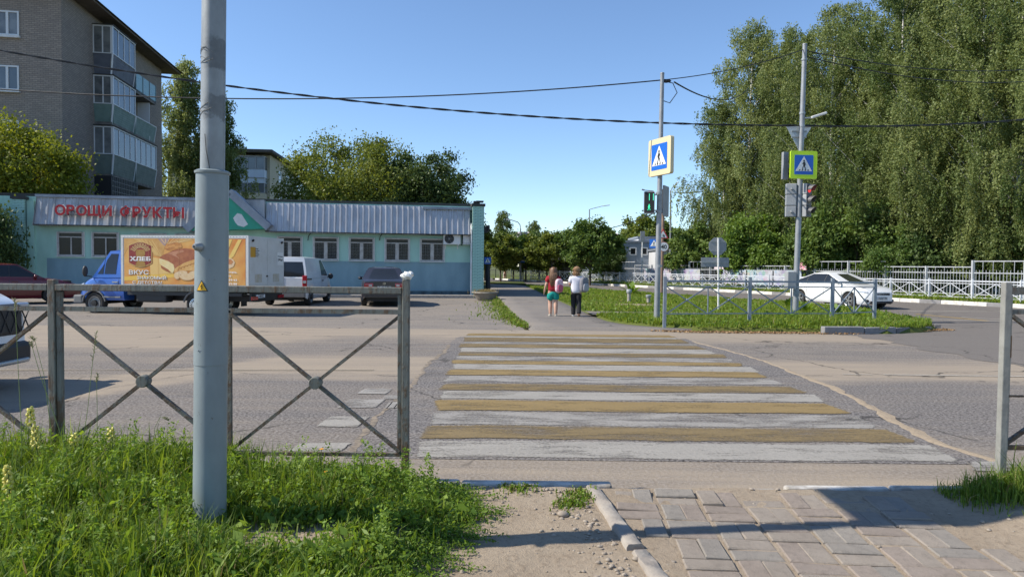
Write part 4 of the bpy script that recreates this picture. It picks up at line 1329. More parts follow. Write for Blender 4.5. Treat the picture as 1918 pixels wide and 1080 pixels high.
# knob bolt
Tk = Matrix.Translation((-0.026, -R1 * 0.92, zz(463))) @ Matrix.Rotation(rad(90), 4, 'X') @ Matrix.Rotation(rad(-18), 4, 'Y')
mb = MB(); mb.lathe([(0.0, 0.033), (0.010, 0.032), (0.013, 0.026), (0.019, 0.014), (0.021, -0.01)], 18, Tk); mb.build('bolt', m_galv, mp, smooth=40)
mb = MB(); mb.lathe([(0, 0.0345), (0.006, 0.034)], 10, Tk); mb.build('bolt_hole', m_black, mp)
for dx in (-0.026, -0.016):
    T = Matrix.Translation((dx, -R1 * 0.95, zz(653))) @ Matrix.Rotation(rad(90), 4, 'X')
    mb = MB(); mb.lathe([(0, .004), (.0035, .003), (.0045, -.004)], 10, T); mb.build('rivet', m_galv, mp)
# hazard triangle, bent round the tube
m_haz = M('hazard_yellow', (0.75, 0.42, 0.02), 0.45); m_hblk = M('print_black', (0.02, 0.02, 0.02), 0.5)
def on_tube(pts, off, r=R1):
    out = []
    for x, z in pts:
        a = -math.pi / 2 + x / r
        out.append(((r + off) * math.cos(a), (r + off) * math.sin(a), z))
    return out
zc = zz(537); xc = -0.012; s = 0.0275
def tri(s, off, mat, nm, par):
    mb = MB(); n = 8
    rows = []
    for j in range(n + 1):
        f = j / n
        wd = s * (1 - f) + 0.0008
        rows.append(on_tube([(xc - wd + 2 * wd * k / 6, zc - s * 0.62 + f * s * 1.75) for k in range(7)], off))
    mb.grid(rows); return mb.build(nm, mat, par, smooth=60)
st_ = tri(s, 0.0018, m_hblk, 'hazard_sticker', mp)
tri(s * 0.80, 0.0026, m_haz, 'sticker_face', st_)
mb = MB()
for a, b in (((0.004, 0.012), (-0.004, -0.001)), ((-0.004, -0.001), (0.004, 0.001)), ((0.004, 0.001), (-0.001, -0.012))):
    p = on_tube([(xc + a[0], zc + a[1] + .003), (xc + b[0], zc + b[1] + .003)], 0.0042)
    mb.bar(p[0], p[1], 0.003, 0.0012)
mb.build('lightning_mark', m_hblk, st_)
mb = MB(); mb.bx(0.02, 0.042, -R1 * 0.93, -R1 * .6, 0.02, 0.05); mb.build('hatch_gap', m_black, mp)

# road sign on the same pole, above the frame (its shadow falls on the paving)
m_signback = M('sign_back_grey', (0.30, 0.31, 0.32), 0.5, 0.3, c2=(0.25, 0.26, 0.27), scale=3)
sg = thing('road_sign', 'square road sign high on the stepped steel pole above the paving', 'road sign', (pb.x + .04, PY, 2.9))
mb = MB(); mb.bx(-0.015, 0.015, 0.02, 0.60, 0.0, 1.0); mb.build('panel', m_signback, sg, bevel=0.01)
mb = MB(); mb.bx(-0.06, -0.016, -0.06, 0.5, 0.3, 0.34); mb.build('bracket', m_steel, sg)

# ------------------------------------------------------------------ paving at the near kerb
pav_mats = []
for i, (a, b) in enumerate([((0.265, 0.23, 0.192), (0.225, 0.193, 0.16)), ((0.262, 0.22, 0.185), (0.215, 0.18, 0.15)), ((0.245, 0.222, 0.192), (0.21, 0.19, 0.165)), ((0.28, 0.243, 0.202), (0.235, 0.202, 0.168))]):
    m = soil('paver_concrete_%s' % 'abcd'[i], a, b, tuple(x * 0.8 for x in b), 5, 0.35)
    pav_mats.append(m)
pav_me = []
for m in pav_mats:
    for k in range(2):
        mb = MB()
        j = lambda: random.uniform(-0.003, 0.003)
        x, y, h, ch = 0.1110, 0.0520, 0.0, 0.006
        ring0 = [(-x + j(), -y + j(), -0.06), (x + j(), -y + j(), -0.06), (x + j(), y + j(), -0.06), (-x + j(), y + j(), -0.06)]
        ring1 = [(p[0], p[1], -ch) for p in ring0]
        ring2 = [(p[0] * (1 - ch / x), p[1] * (1 - ch / y), j() * 0.5) for p in ring0]
        mb.add(ring0 + ring1 + ring2, [(i, (i + 1) % 4, 4 + (i + 1) % 4, 4 + i) for i in range(4)] + [(4 + i, 4 + (i + 1) % 4, 8 + (i + 1) % 4, 8 + i) for i in range(4)] + [(8, 9, 10, 11)])
        pav_me.append(mb.mesh('paver', m))
pav = kstruct('pavement')
bed = MB()
bed.grid([[(x, y, 0.0400 + .003 * math.sin(x * 9 + y * 7) + random.uniform(-.0025, .0025) - .02 * sm(3.8, 4.05, y)) for x in [0.5 + (4 - y) * .13 + (1.75 - (4 - y) * .08) * i / 40 for i in range(41)]] for y in [1.6 + 0.06 * k for k in range(41)]])
bed.build('joint_sand', m_dirt, pav, smooth=80, kind='structure')
pa = rad(-4)
pc = Vector((0.60, 4.0))
ca, sa = math.cos(pa), math.sin(pa)
for i in range(-1, 12):
    for j in range(0, 12):
        for k in range(2):
            u, v = (i + 0.5) * 0.236, -(j + 0.5) * 0.236 - 0.01
            if (i + j) % 2:
                du, dv, r = 0, (k - 0.5) * 0.117, 0
            else:
                du, dv, r = (k - 0.5) * 0.104, 0, math.pi / 2
            x = pc.x + (u + du) * ca - (v + dv) * sa * 1.0
            y = pc.y + (u + du) * sa + (v + dv) * ca
            le = 0.515 + (4.0 - y) * 0.135 + 0.06
            re = 2.24 + (4.0 - y) * 0.05
            if x < le + 0.03 or x > re or y > 3.99 or y < 1.6:
                continue
            if y > 3.84 and random.random() < 0.2:
                continue
            z = 0.050 + random.uniform(-0.004, 0.003) + (random.uniform(-0.012, 0.014) if y > 3.7 else 0)
            o = link('paver', random.choice(pav_me), pav, loc=(x, y, z))
            o.rotation_euler = (random.uniform(-.03, .03) * (2.2 if y > 3.75 else 1), random.uniform(-.03, .03) * (1.6 if y > 3.75 else 1), r + pa + random.uniform(-.025, .025))
m_edge = M('edging_concrete', (0.33, 0.295, 0.25), 0.95, c2=(0.23, 0.2, 0.17), scale=8, bump=0.5, bscale=50)
ke = kstruct('edging')
for a, b, wz in (((0.485, 4.0), (0.585, 3.13), 0.064), ((0.60, 3.10), (0.72, 2.2), 0.054)):
    mb = MB()
    rows = []
    A, B = Vector((*a, 0)), Vector((*b, 0)); n = 14
    d = (B - A).normalized(); s_ = Vector((-d.y, d.x, 0))
    for k in range(n + 1):
        p = A.lerp(B, k / n)
        q = [random.uniform(-.004, .004) for _ in range(4)]
        rows.append([tuple(p - s_ * (0.04 + q[0]) + Vector((0, 0, -.03))), tuple(p - s_ * (0.04 + q[0]) + Vector((0, 0, wz - .012))), tuple(p - s_ * (0.03 + q[1]) + Vector((0, 0, wz + q[2]))),
                     tuple(p + s_ * (0.03 + q[1]) + Vector((0, 0, wz + q[2]))), tuple(p + s_ * (0.04 + q[3]) + Vector((0, 0, wz - .012))), tuple(p + s_ * (0.04 + q[3]) + Vector((0, 0, -.03)))])
    mb.grid(rows); mb.add(rows[0] + rows[-1], [(0, 1, 2, 3, 4, 5), (11, 10, 9, 8, 7, 6)])
    mb.build('kerb_stone', m_edge, ke, smooth=50)
# small stones and crumbs on the dirt
stone_me = []
m_stone = M('pale_stone', (0.34, 0.29, 0.23), 0.9, c2=(0.22, 0.18, 0.14), scale=30)
for k in range(4):
    mb = MB(); mb.sphere((0, 0, 0), (1, random.uniform(.6, .9), random.uniform(.4, .6)), 8, 5, jit=.18); stone_me.append(mb.mesh('pebble', m_stone, 60))
mb = MB()
for _ in range(420):
    if random.random() < 0.6:
        y = random.uniform(2.6, 4.0); x = 0.45 + (4.0 - y) * 0.13 - abs(random.gauss(0, 0.12)) - 0.05
    else:
        x, y = random.uniform(-0.5, 2.9), random.uniform(2.7, 4.02)
    r = random.choice([.004, .005, .007, .01, .014]) 
    mb.sphere((x, y, near_z(x, y) + r * .3), (r, r * random.uniform(.6, 1), r * .6), 6, 4, jit=.2)
mb.build('gravel', m_stone, None, smooth=60, kind='stuff')
for x, y, r, l in ((0.02 + .26, 3.55, .035, 'tan stone on the dirt beside the low edging stone'), (0.60 - .03, 3.02, .022, 'small orange brown stone lying at the break in the edging')):
    o = link('stone', stone_me[0], loc=(x, y, near_z(x, y) + r * .3)); o.scale = (r, r, r); tag(o, l, 'stone')
# ------------------------------------------------------------------ vehicles
m_tyre = M('tyre_rubber', (0.018, 0.018, 0.018), 0.85, c2=(0.05, 0.045, 0.04), scale=8)
m_rim = M('alloy_rim', (0.50, 0.51, 0.52), 0.35, 0.7)
m_rimd = M('dusty_steel_rim', (0.22, 0.22, 0.22), 0.5, 0.3)
m_trimb = M('black_trim', (0.025, 0.025, 0.027), 0.55)
m_trimg = M('grey_bumper_plastic', (0.17, 0.17, 0.17), 0.6, c2=(0.13, 0.13, 0.13), scale=6)
m_redl = M('red_lamp', (0.36, 0.012, 0.02), 0.15, coat=0.6)
m_clear = M('clear_lamp', (0.55, 0.57, 0.6), 0.08, 0.5)
m_chrome = M('chrome', (0.7, 0.7, 0.72), 0.12, 1.0)
m_plate = M('plate_white', (0.7, 0.7, 0.69), 0.4)
m_print = M('plate_print', (0.02, 0.02, 0.025), 0.5)
m_seatc = M('cab_interior', (0.16, 0.15, 0.14), 0.8)
def carpaint(name, c, rough=0.28, dirt=0.0):
    m = M(name, c, rough, 0.0, coat=0.7, c2=tuple(x * (1 - dirt) + 0.12 * dirt for x in c) if dirt else None, scale=1.6)
    return m
def plin(pts):
    xs = [p[0] for p in pts]; ys = [p[1] for p in pts]
    return lambda x: float(np.interp(x, xs, ys))
def smooth_prof(pts, k=3):
    f = plin(pts)
    def g(x):
        return sum(f(x + d) * wt for d, wt in ((-.08, 1), (-.04, 2), (0, 3), (.04, 2), (.08, 1))) / 9
    return g

def plate(root, T, txt, w=0.52, h=0.112):
    mb = MB(); mb.prism([(-w / 2, -h / 2), (w / 2, -h / 2), (w / 2, h / 2), (-w / 2, h / 2)], -0.008, 0.006, T)
    p = mb.build('licence_plate', m_plate, root)
    mb = MB(); add_text(mb, T @ Matrix.Translation((0, -0.0095, -0.036)), txt, 0.105, 0.004, 0, 'CENTER', sx=0.9)
    mb.build('plate_lettering', m_print, p)
    mb = MB()
    for a in ((-w / 2, w / 2, h / 2 - .006, h / 2), (-w / 2, w / 2, -h / 2, -h / 2 + .006), (-w / 2, -w / 2 + .006, -h / 2, h / 2), (w / 2 - .006, w / 2, -h / 2, h / 2), (w * .26, w * .26 + .005, -h / 2, h / 2)):
        mb.prism([(a[0], a[2]), (a[1], a[2]), (a[1], a[3]), (a[0], a[3])], -0.0092, -0.008, T)
    mb.build('plate_border', m_print, p)
    return p

def wheel(root, x, y, r, w_, side, style='alloy', rimr=0.66):
    """side +1: outer face to +y"""
    T = Matrix.Translation((x, y, r)) @ Matrix.Rotation(rad(-90 * side), 4, 'X')
    mb = MB(); h = w_ / 2
    mb.lathe([(r * rimr, h - .01), (r * 0.82, h + .012), (r * 0.95, h), (r, h * 0.6), (r, -h * .6), (r * .95, -h), (r * rimr, -h)], 32, T)
    o = mb.build('wheel', m_tyre, root, smooth=35)
    mb = MB()
    if style == 'alloy':
        mb.lathe([(r * rimr, h - .01), (r * rimr * .95, h + .004), (r * rimr * .9, h - .03), (0.0, h - .055)], 28, T, mi=1)
        mb.lathe([(r * rimr * 1.0, h - .004), (r * rimr * .97, h + .006), (r * rimr * .88, h - .006)], 28, T, mi=0)
        for k in range(5):
            for d in (-0.16, 0.16):
                a = k * 2 * math.pi / 5
                p0 = T @ Vector((0.03 * math.cos(a), 0.03 * math.sin(a), h - .004)); p1 = T @ Vector((r * rimr * .93 * math.cos(a + d), r * rimr * .93 * math.sin(a + d), h - .004))
                mb.bar(p0, p1, 0.03, 0.03, 0, side=(0, side, 0))
        mb.lathe([(0, h + .012), (0.045, h + .01), (0.05, h - .03)], 14, T, mi=0)
        mats = [m_rim, m_black]
    elif style == 'slots':
        mb.lathe([(r * rimr, h - .01), (r * rimr * .97, h + .012), (r * rimr * .9, h + .016), (r * rimr * .45, h + .03), (0, h + .034)], 28, T, mi=0)
        for k in range(18):
            a = k * 2 * math.pi / 18
            p0 = T @ Vector((r * rimr * .52 * math.cos(a), r * rimr * .52 * math.sin(a), h + .03)); p1 = T @ Vector((r * rimr * .84 * math.cos(a), r * rimr * .84 * math.sin(a), h + .022))
            mb.bar(p0, p1, 0.022, 0.012, 1, side=Vector((math.sin(a), 0, math.cos(a))))
        mats = [m_rim, m_black]
    else:
        mb.lathe([(r * rimr, h - .01), (r * rimr * .95, h + .01), (r * rimr * .85, h - .0), (r * rimr * .75, h - .035), (r * rimr * .5, h - .03), (r * rimr * .45, h - .03)], 28, T, mi=0)
        mb.lathe([(r * rimr * .45, h - .03), (r * rimr * .42, h + .03), (0, h + .035)], 20, T, mi=1)
        mats = [m_rimd, m_black]
    mb.build('rim', mats, o, smooth=40)
    return o

def body_shell(mb, x0, x1, zb, zt, hw, arches, sec=None, step=0.05, crown=0.03, mi=0):
    sec = sec or [(0.0, 0.93), (0.08, 0.975), (0.3, 0.995), (0.55, 1.0), (0.75, 0.985), (0.92, 0.965), (1.0, 0.93)]
    xs = list(np.arange(x0, x1, step)) + [x1]
    for ax, ar in arches:
        xs += [ax - ar - .001, ax + ar + .001] + [ax + ar * math.sin(a) for a in np.linspace(-1.45, 1.45, 13)]
    xs = sorted(x for x in xs if x0 <= x <= x1)
    P = []
    for x in xs:
        b = zb(x)
        for ax, ar in arches:
            if abs(x - ax) < ar:
                b = max(b, ar * 0.92 + math.sqrt(max(0, ar * ar - (x - ax) ** 2)) - ar * 0.0 - (ar * 0.92 - arches_h))
        t_ = zt(x); h = hw(x)
        b = min(b, t_ - 0.03)
        half = [(h * k, b + (t_ - b) * f) for f, k in sec]
        top = [(h * sec[-1][1] * q, t_ + crown * (1 - q * q)) for q in (0.75, 0.4)]
        full = half + top
        P.append([(x, y, z) for y, z in full] + [(x, 0, t_ + crown)] + [(x, -y, z) for y, z in reversed(full)])
    mb.grid(P, mi)
    n = len(P[0])
    mb.add(P[0], [tuple(reversed(range(n)))], mi); mb.add(P[-1], [tuple(range(n))], mi)
arches_h = 0.33

def make_car(name, label, cat, loc, heading, p, group=None):
    """p: dict of proportions; local x forward, z up"""
    global arches_h
    root = thing(name, label, cat, loc, heading, group)
    paint_ = p['paint']
    wr = p.get('wr', 0.315); arches_h = wr
    ar = wr + 0.05
    x0, x1 = p['x0'], p['x1']
    zt, hw, zb = p['zt'], p['hw'], p['zb']
    axf, axr = p['axf'], p['axr']
    mb = MB(); body_shell(mb, x0, x1, zb, zt, hw, [(axr, ar), (axf, ar)], crown=p.get('crown', 0.03))
    mb.build('body', paint_, root, smooth=38)
    W = hw(0)
    mb = MB(); mb.bx(x0 + .25, x1 - .3, -W + .22, W - .22, 0.2, zt(0) - .12); mb.build('underbody', m_black, root)
    # cabin
    xr0, xr1, xf1, xf0 = p['cab']
    zbr, zbf, zc = p['cz']
    wb, wt = p['cw']
    bow = p.get('bow', 0.05)
    def side(s, x, z, off=0):
        zl = zbr + (zbf - zbr) * (x - xr0) / (xf0 - xr0)
        f = max(0, min(1, (z - zl) / (zc - zl)))
        y = wb + (wt - wb) * (f ** 1.25)
        return (x, s * (y + off), z)
    def xlim(f, e):
        if e == 'r':
            return xr0 + (xr1 - xr0) * (f ** p.get('rp', 0.85))
        return xf0 + (xf1 - xf0) * (f ** p.get('fp', 0.9))
    mb = MB()
    NZ, NX = 8, 14
    for s in (1, -1):
        P = []
        for j in range(NZ + 1):
            f = j / NZ
            a, b = xlim(f, 'r'), xlim(f, 'f')
            row = []
            for i in range(NX + 1):
                x = a + (b - a) * i / NX
                zl = (zbr + (zbf - zbr) * (x - xr0) / (xf0 - xr0)) - 0.02
                z = zl + (zc - zl) * f
                row.append(side(s, x, z))
            P.append(row)
        mb.grid(P if s < 0 else [r[::-1] for r in P])
    def endcap(e, off=0.0, f0=0.0, f1=1.0, ins=0.0, n=8):
        P = []
        for j in range(NZ + 1):
            f = f0 + (f1 - f0) * j / NZ
            x = xlim(f, e)
            zl = (zbr if e == 'r' else zbf) - 0.02
            z = zl + (zc - zl) * f
            yy = side(1, x, z)[1] - ins
            sg = -1 if e == 'r' else 1
            P.append([(x + sg * (off + bow * (1 - (k / n * 2 - 1) ** 2)), yy * (2 * k / n - 1) * -sg, z) for k in range(n + 1)])
        return P
    mb.grid(endcap('r')); mb.grid(endcap('f'))
    P = []
    for i in range(NX + 1):
        f = i / NX
        row = []
        for k in range(9):
            q = 2 * k / 8 - 1
            xa, xb_ = xr1 - bow * (1 - q * q), xf1 + bow * (1 - q * q)
            x = xa + (xb_ - xa) * f
            row.append((x, wt * q, zc + p.get('rc', 0.055) * (1 - q ** 4) * (1 - (2 * f - 1) ** 2) ** 0.6 * 1.0))
        P.append(row)
    mb.grid(P)
    mb.build('cabin', paint_, root, smooth=72)
    gm = p.get('glass', m_dglass)
    mb = MB(); mb.grid(endcap('f', 0.006, 0.08, 0.95, 0.07)); mb.build('windscreen', gm, root, smooth=60)
    if p.get('rear_glass', True):
        mb = MB(); mb.grid(endcap('r', 0.006, *p.get('rg', (0.10, 0.92)), 0.08)); mb.build('rear_window', gm, root, smooth=60)
    for s in (1, -1):
        if p.get('daylight'):
            P = []
            for j in range(9):
                f = .10 + (.94 - .10) * j / 8
                a, b = max(p['wins'][0][0] - .05, xlim(f, 'r') + .06), min(p['wins'][-1][1] + .05, xlim(f, 'f') - .06)
                row = []
                for i in range(11):
                    x = a + (b - a) * i / 10
                    zl = (zbr + (zbf - zbr) * (x - xr0) / (xf0 - xr0)) - 0.02
                    row.append(side(s, x, zl + (zc - zl) * f, 0.003))
                P.append(row)
            mb = MB(); mb.grid(P if s < 0 else [r[::-1] for r in P]); mb.build('window_surround', m_trimb, root, smooth=60)
        for (a0, a1) in p['wins']:
            f0, f1 = 0.14, 0.90
            P = []
            for j in range(7):
                f = f0 + (f1 - f0) * j / 6
                lo, hi = xlim(f, 'r') + 0.10, xlim(f, 'f') - 0.10
                a, b = max(a0, lo), min(a1, hi)
                if b < a + .01:
                    b = a + .01
                row = []
                for i in range(7):
                    x = a + (b - a) * i / 6
                    zl = (zbr + (zbf - zbr) * (x - xr0) / (xf0 - xr0)) - 0.02
                    row.append(side(s, x, zl + (zc - zl) * f, 0.006))
                P.append(row)
            mb = MB(); mb.grid(P if s < 0 else [r[::-1] for r in P]); mb.build('side_window', gm, root, smooth=60)
        for xh in p.get('handles', ()):
            mb = MB(); y = W * 0.985 * s; mb.box((xh, y + .012 * s, zt(xh) - .14), (0.2, 0.03, 0.035)); mb.build('door_handle', p.get('hmat', paint_), root, bevel=0.008)
        for xd in p.get('seams', ()):
            mb = MB()
            b = zb(xd) + 0.12; t_ = zt(xd) - .02
            sec = [(0.05, 0.972), (0.3, 0.998), (0.55, 1.003), (0.75, 0.988), (0.95, 0.962)]
            rows = [[(xd - .006, s * (hw(xd) * k + .001), b + (t_ - b) * f) for f, k in sec], [(xd + .006, s * (hw(xd) * k + .001), b + (t_ - b) * f) for f, k in sec]]
            mb.grid(rows); mb.build('door_seam', m_trimb, root)
        mx = p.get('mirror', xf0 - 0.28)
        mb = MB(); mb.sphere((mx, s * (wb + 0.13), zbf + 0.06), p.get('mr', (0.06, 0.1, 0.07)), 10, 6); mb.bar((mx, s * (wb - .02), zbf + .0), (mx, s * (wb + .1), zbf + .04), .04, .03); mb.build('mirror', p.get('mmat', paint_), root, smooth=50)
        for xa in (axf, axr):
            wheel(root, xa, s * (W - 0.10 - 0.02), wr, p.get('ww', 0.2), s, p.get('wheel', 'alloy'))
    return root

# white hatch with dark lower grille on the side street
wp = carpaint('white_car_paint', (0.74, 0.74, 0.73), 0.25)
zt = smooth_prof([(-2.15, 0.80), (-2.05, 0.93), (-1.7, 0.98), (0.9, 0.95), (1.3, 0.93), (1.75, 0.86), (2.0, 0.77), (2.15, 0.64)])
zb = smooth_prof([(-2.15, 0.42), (-2.0, 0.30), (-1.7, 0.2), (1.7, 0.19), (2.0, 0.20), (2.15, 0.26)])
hw = smooth_prof([(-2.15, 0.62), (-2.05, 0.76), (-1.7, 0.86), (-1, 0.89), (1.2, 0.89), (1.7, 0.84), (1.95, 0.74), (2.08, 0.63), (2.15, 0.5)])
sedan_p = dict(paint=wp, x0=-2.15, x1=2.15, zt=zt, zb=zb, hw=hw, axf=1.32, axr=-1.33, wr=0.315, cab=(-2.05, -0.75, 0.02, 1.22), cz=(0.99, 0.96, 1.40), cw=(0.85, 0.60), rc=0.075, bow=0.10, daylight=True, wins=[(-1.75, -0.98), (-0.94, -0.02), (0.02, 1.02)], handles=(-0.7, 0.2), seams=(-0.9, 0.05, 0.98), mmat=wp)
wl = D(1588, 560, 28.6)
ws = make_car('parked_car', 'white hatchback with dark grille coming round the bend behind the low fence', 'car', (13.85, 28.9, gz(29)), rad(-70), sedan_p)
def front_kit(root, xf, zh, hwf, plate_txt, grille=(0.42, 0.52, 0.66), low=(0.24, 0.36), pz=0.45, hl=None):
    mb = MB(); mb.box((xf - .03, 0, grille[1] + .06), (0.10, 0.84, 0.13)); mb.build('grille', m_trimb, root, bevel=0.02)
    mb = MB(); mb.box((xf - .02, 0, (low[0] + low[1]) / 2), (0.10, 1.15, low[1] - low[0])); mb.build('lower_grille', m_trimb, root, bevel=0.03)
    T = Matrix.Translation((xf + .035, 0, pz)) @ Matrix.Rotation(rad(90), 4, 'Z')
    plate(root, T, plate_txt)
    for s in (1, -1):
        mb = MB()
        P = []
        for i in range(6):
            f = i / 5
            x = xf - 0.08 - 0.42 * f
            y = (hwf(x) + 0.006) 
            P.append([(x + .012, s * (y * (0.97 - .03 * (1 - f))), 0.60 + 0.05 * f), (x + .01, s * y * .985, 0.66 + .06 * f), (x, s * y * .95, 0.70 + .10 * f)])
        mb.grid(P if s > 0 else [r[::-1] for r in P]); mb.build('headlight', m_clear, root, smooth=60)
        mb = MB(); mb.sphere((xf - .10, s * (hwf(xf - .1) - .04), 0.34), (0.06, 0.12, 0.06), 10, 6); mb.build('fog_lamp', m_trimb, root, smooth=60)
front_kit(ws, 2.13, 0.7, hw, 'У535ЕУ750', (0.42, 0.54, 0.66), (0.24, 0.34), 0.44)

# dark saloon parked nose to the shop
dp = carpaint('dark_brown_car_paint', (0.028, 0.026, 0.031), 0.22)
zt = smooth_prof([(-2.25, 0.90), (-2.18, 0.98), (-1.6, 1.0), (0.9, 0.95), (1.5, 0.88), (2.05, 0.74), (2.25, 0.6)])
zb = smooth_prof([(-2.25, 0.36), (-2.1, 0.28), (-1.7, 0.2), (1.9, 0.2), (2.25, 0.3)])
hw2 = smooth_prof([(-2.25, 0.74), (-2.15, 0.82), (-1.7, 0.87), (1.2, 0.87), (1.8, 0.82), (2.1, 0.7), (2.25, 0.5)])
dark_p = dict(paint=dp, daylight=True, x0=-2.25, x1=2.25, zt=zt, zb=zb, hw=hw2, axf=1.35, axr=-1.3, wr=0.31, cab=(-1.75, -0.95, 0.3, 1.1), cz=(1.0, 0.96, 1.44), cw=(0.82, 0.60), wins=[(-1.5, -0.9), (-0.86, 0.02), (0.06, 0.95)], handles=(-0.7, 0.2), seams=(0.04,), wheel='steel', mmat=dp)
dl = D(716, 540, 25.6)
hd = math.atan2(E2.y, E2.x)
def rear_kit(root, x, hwr, txt, zl=0.80, pz=0.72, lw=0.34, lh=0.17, badge=True):
    for s in (1, -1):
        mb = MB(); P = []
        for i in range(7):
            f = i / 6
            ang = f * 1.25
            y = s * (hwr - lw + lw * min(1, f * 1.35)); xx = x - 0.012 + max(0, f - 0.72) * 0.75
            P.append([(xx, y, zl - lh / 2 + .02 * f), (xx - .012, y, zl), (xx, y, zl + lh / 2)])
        mb.grid(P if s < 0 else [r[::-1] for r in P]); tl = mb.build('tail_light', m_redl, root, smooth=60)
        mb = MB(); mb.box((x - .02, s * (hwr - lw * .7), zl), (0.02, 0.12, lh * .45)); mb.build('reverse_lamp', m_clear, tl)
    T = Matrix.Translation((x - .012, 0, pz)) @ Matrix.Rotation(rad(-90), 4, 'Z')
    plate(root, T, txt)
    if badge:
        mb = MB(); mb.tube([(x - .015, 0.05 * math.cos(a), pz + .15 + 0.032 * math.sin(a)) for a in np.linspace(0, 2 * math.pi, 17)], 0.008, 5)
        mb.tube([(x - .015, 0.02 * math.cos(a), pz + .15 + 0.03 * math.sin(a)) for a in np.linspace(0, 2 * math.pi, 13)], 0.005, 5); mb.build('badge', m_chrome, root)
    mb = MB(); mb.box((x - .0, 0, 0.42), (0.06, 2 * hwr - .1, 0.03)); mb.build('bumper_line', m_trimb, root)
dk = make_car('parked_car', 'dark brown saloon parked with its tail to the road and nose to the shop', 'car', tuple(Vector((dl.x, 25.6, gz(26))) + E2 * 2.0), hd + rad(2), dark_p)
rear_kit(dk, -2.25, 0.74, 'У018МУ750')
# dark red saloon behind the fence
rp = carpaint('dark_red_car_paint', (0.11, 0.008, 0.012), 0.25)
red_p = dict(dark_p); red_p.update(paint=rp, mmat=rp)
rl = D(30, 520, 25.0)
rc_ = make_car('parked_car', 'dark red saloon with a yellow windscreen sticker parked by the mint pier', 'car', (rl.x - 0.55, 25.3, gz(25)), rad(38), red_p)
rear_kit(rc_, -2.25, 0.74, 'С402ТН50')
mb = MB(); mb.box((-1.62, -0.38, 1.2), (0.03, 0.16, 0.07), (0, rad(-25), 0)); mb.build('sticker', M('yellow_sticker', (0.75, 0.52, 0.02), 0.5), rc_)
# white delivery van
vp = carpaint('white_van_paint', (0.70, 0.72, 0.74), 0.3, 0.15)
zt = smooth_prof([(-2.05, 1.02), (-1.9, 1.06), (0.9, 1.05), (1.4, 0.98), (1.9, 0.84), (2.05, 0.7)])
zb = smooth_prof([(-2.05, 0.36), (-1.8, 0.24), (1.8, 0.22), (2.05, 0.3)])
hwv = smooth_prof([(-2.05, 0.80), (-1.9, 0.85), (1.2, 0.86), (1.7, 0.81), (1.95, 0.7), (2.05, 0.55)])
van_p = dict(paint=vp, x0=-2.05, x1=2.05, zt=zt, zb=zb, hw=hwv, axf=1.28, axr=-1.4, wr=0.315, cab=(-2.0, -1.86, 0.45, 1.35), cz=(1.05, 1.02, 1.80), cw=(0.83, 0.70), rp=1.0, wins=[(0.12, 1.2)], handles=(0.25,), seams=(0.1, 1.0), hmat=m_trimb, mmat=m_trimb, wheel='steel', rg=(0.08, 0.80), mr=(0.07, 0.11, 0.12), rc=0.05, bow=0.03)
vl = D(549, 540, 25.4)
vn = make_car('delivery_van', 'white panel van with red tail light parked beyond the bread truck', 'van', tuple(Vector((vl.x - 0.32, 25.4, gz(26))) + Vector((-0.03, 1, 0)) * 2.05), rad(91), van_p)
for s in (1, -1):
    mb = MB(); mb.box((-2.03, s * 0.77, 0.93), (0.08, 0.17, 0.42)); tl = mb.build('tail_light', m_redl, vn, bevel=0.02)
    mb = MB(); mb.box((-2.075, s * 0.77, 0.9), (0.01, 0.13, 0.10)); mb.build('reverse_lamp', m_clear, tl)
    mb = MB(); mb.box((-1.7, s * 0.862, 1.0), (0.55, 0.02, 0.05)); mb.build('slide_rail', m_trimb, vn)
    mb = MB(); mb.box((-0.2, s * 0.865, 0.62), (2.2, 0.03, 0.07)); mb.build('side_strip', m_trimb, vn)
mb = MB(); mb.box((-2.06, 0, 0.45), (0.14, 1.6, 0.26)); mb.build('bumper', m_trimg, vn, bevel=0.03)
mb = MB(); mb.box((-2.052, 0, 1.0), (0.012, 0.012, 1.2)); mb.build('door_seam', m_trimb, vn)
# white crossover entering at the frame's edge
sp_ = carpaint('white_suv_paint', (0.72, 0.74, 0.77), 0.25)
zt = smooth_prof([(-2.2, 1.0), (0.7, 1.03), (1.3, 1.05), (1.85, 1.0), (2.1, 0.90), (2.2, 0.78)])
zb = smooth_prof([(-2.2, 0.4), (-1.8, 0.26), (1.8, 0.27), (2.2, 0.26)])
hws = smooth_prof([(-2.2, 0.8), (-1.8, 0.9), (1.4, 0.92), (1.8, 0.89), (2.05, 0.80), (2.2, 0.70)])
suv_p = dict(paint=sp_, x0=-2.2, x1=2.2, zt=zt, zb=zb, hw=hws, axf=1.35, axr=-1.35, wr=0.36, cab=(-2.1, -1.4, 0.2, 1.15), cz=(1.03, 1.03, 1.66), cw=(0.87, 0.68), wins=[(-1.6, -0.8), (-0.76, 0.02), (0.06, 1.0)], handles=(-0.6, 0.25), seams=(0.04, 1.0))
sv_ = make_car('moving_car', 'white crossover with black honeycomb grille driving toward the crossing', 'car', (-7.55, 6.75, 0), rad(1), suv_p)
mb = MB(); mb.box((2.17, 0, 0.72), (0.12, 1.32, 0.34)); mb.build('grille', m_trimb, sv_, bevel=0.05)
mb = MB()
for k in range(9):
    y = -0.6 + k * 0.15
    mb.bar((2.235, y, 0.58), (2.235, y + .15, 0.86), .008, .012); mb.bar((2.235, y + .15, 0.58), (2.235, y, 0.86), .008, .012)
mb.build('grille_mesh', m_trimb, sv_)
mb = MB(); mb.tube([(2.245, 0.085 * math.cos(a), 0.75 + 0.055 * math.sin(a)) for a in np.linspace(0, 2 * math.pi, 17)], 0.012, 6); mb.build('badge', m_chrome, sv_)
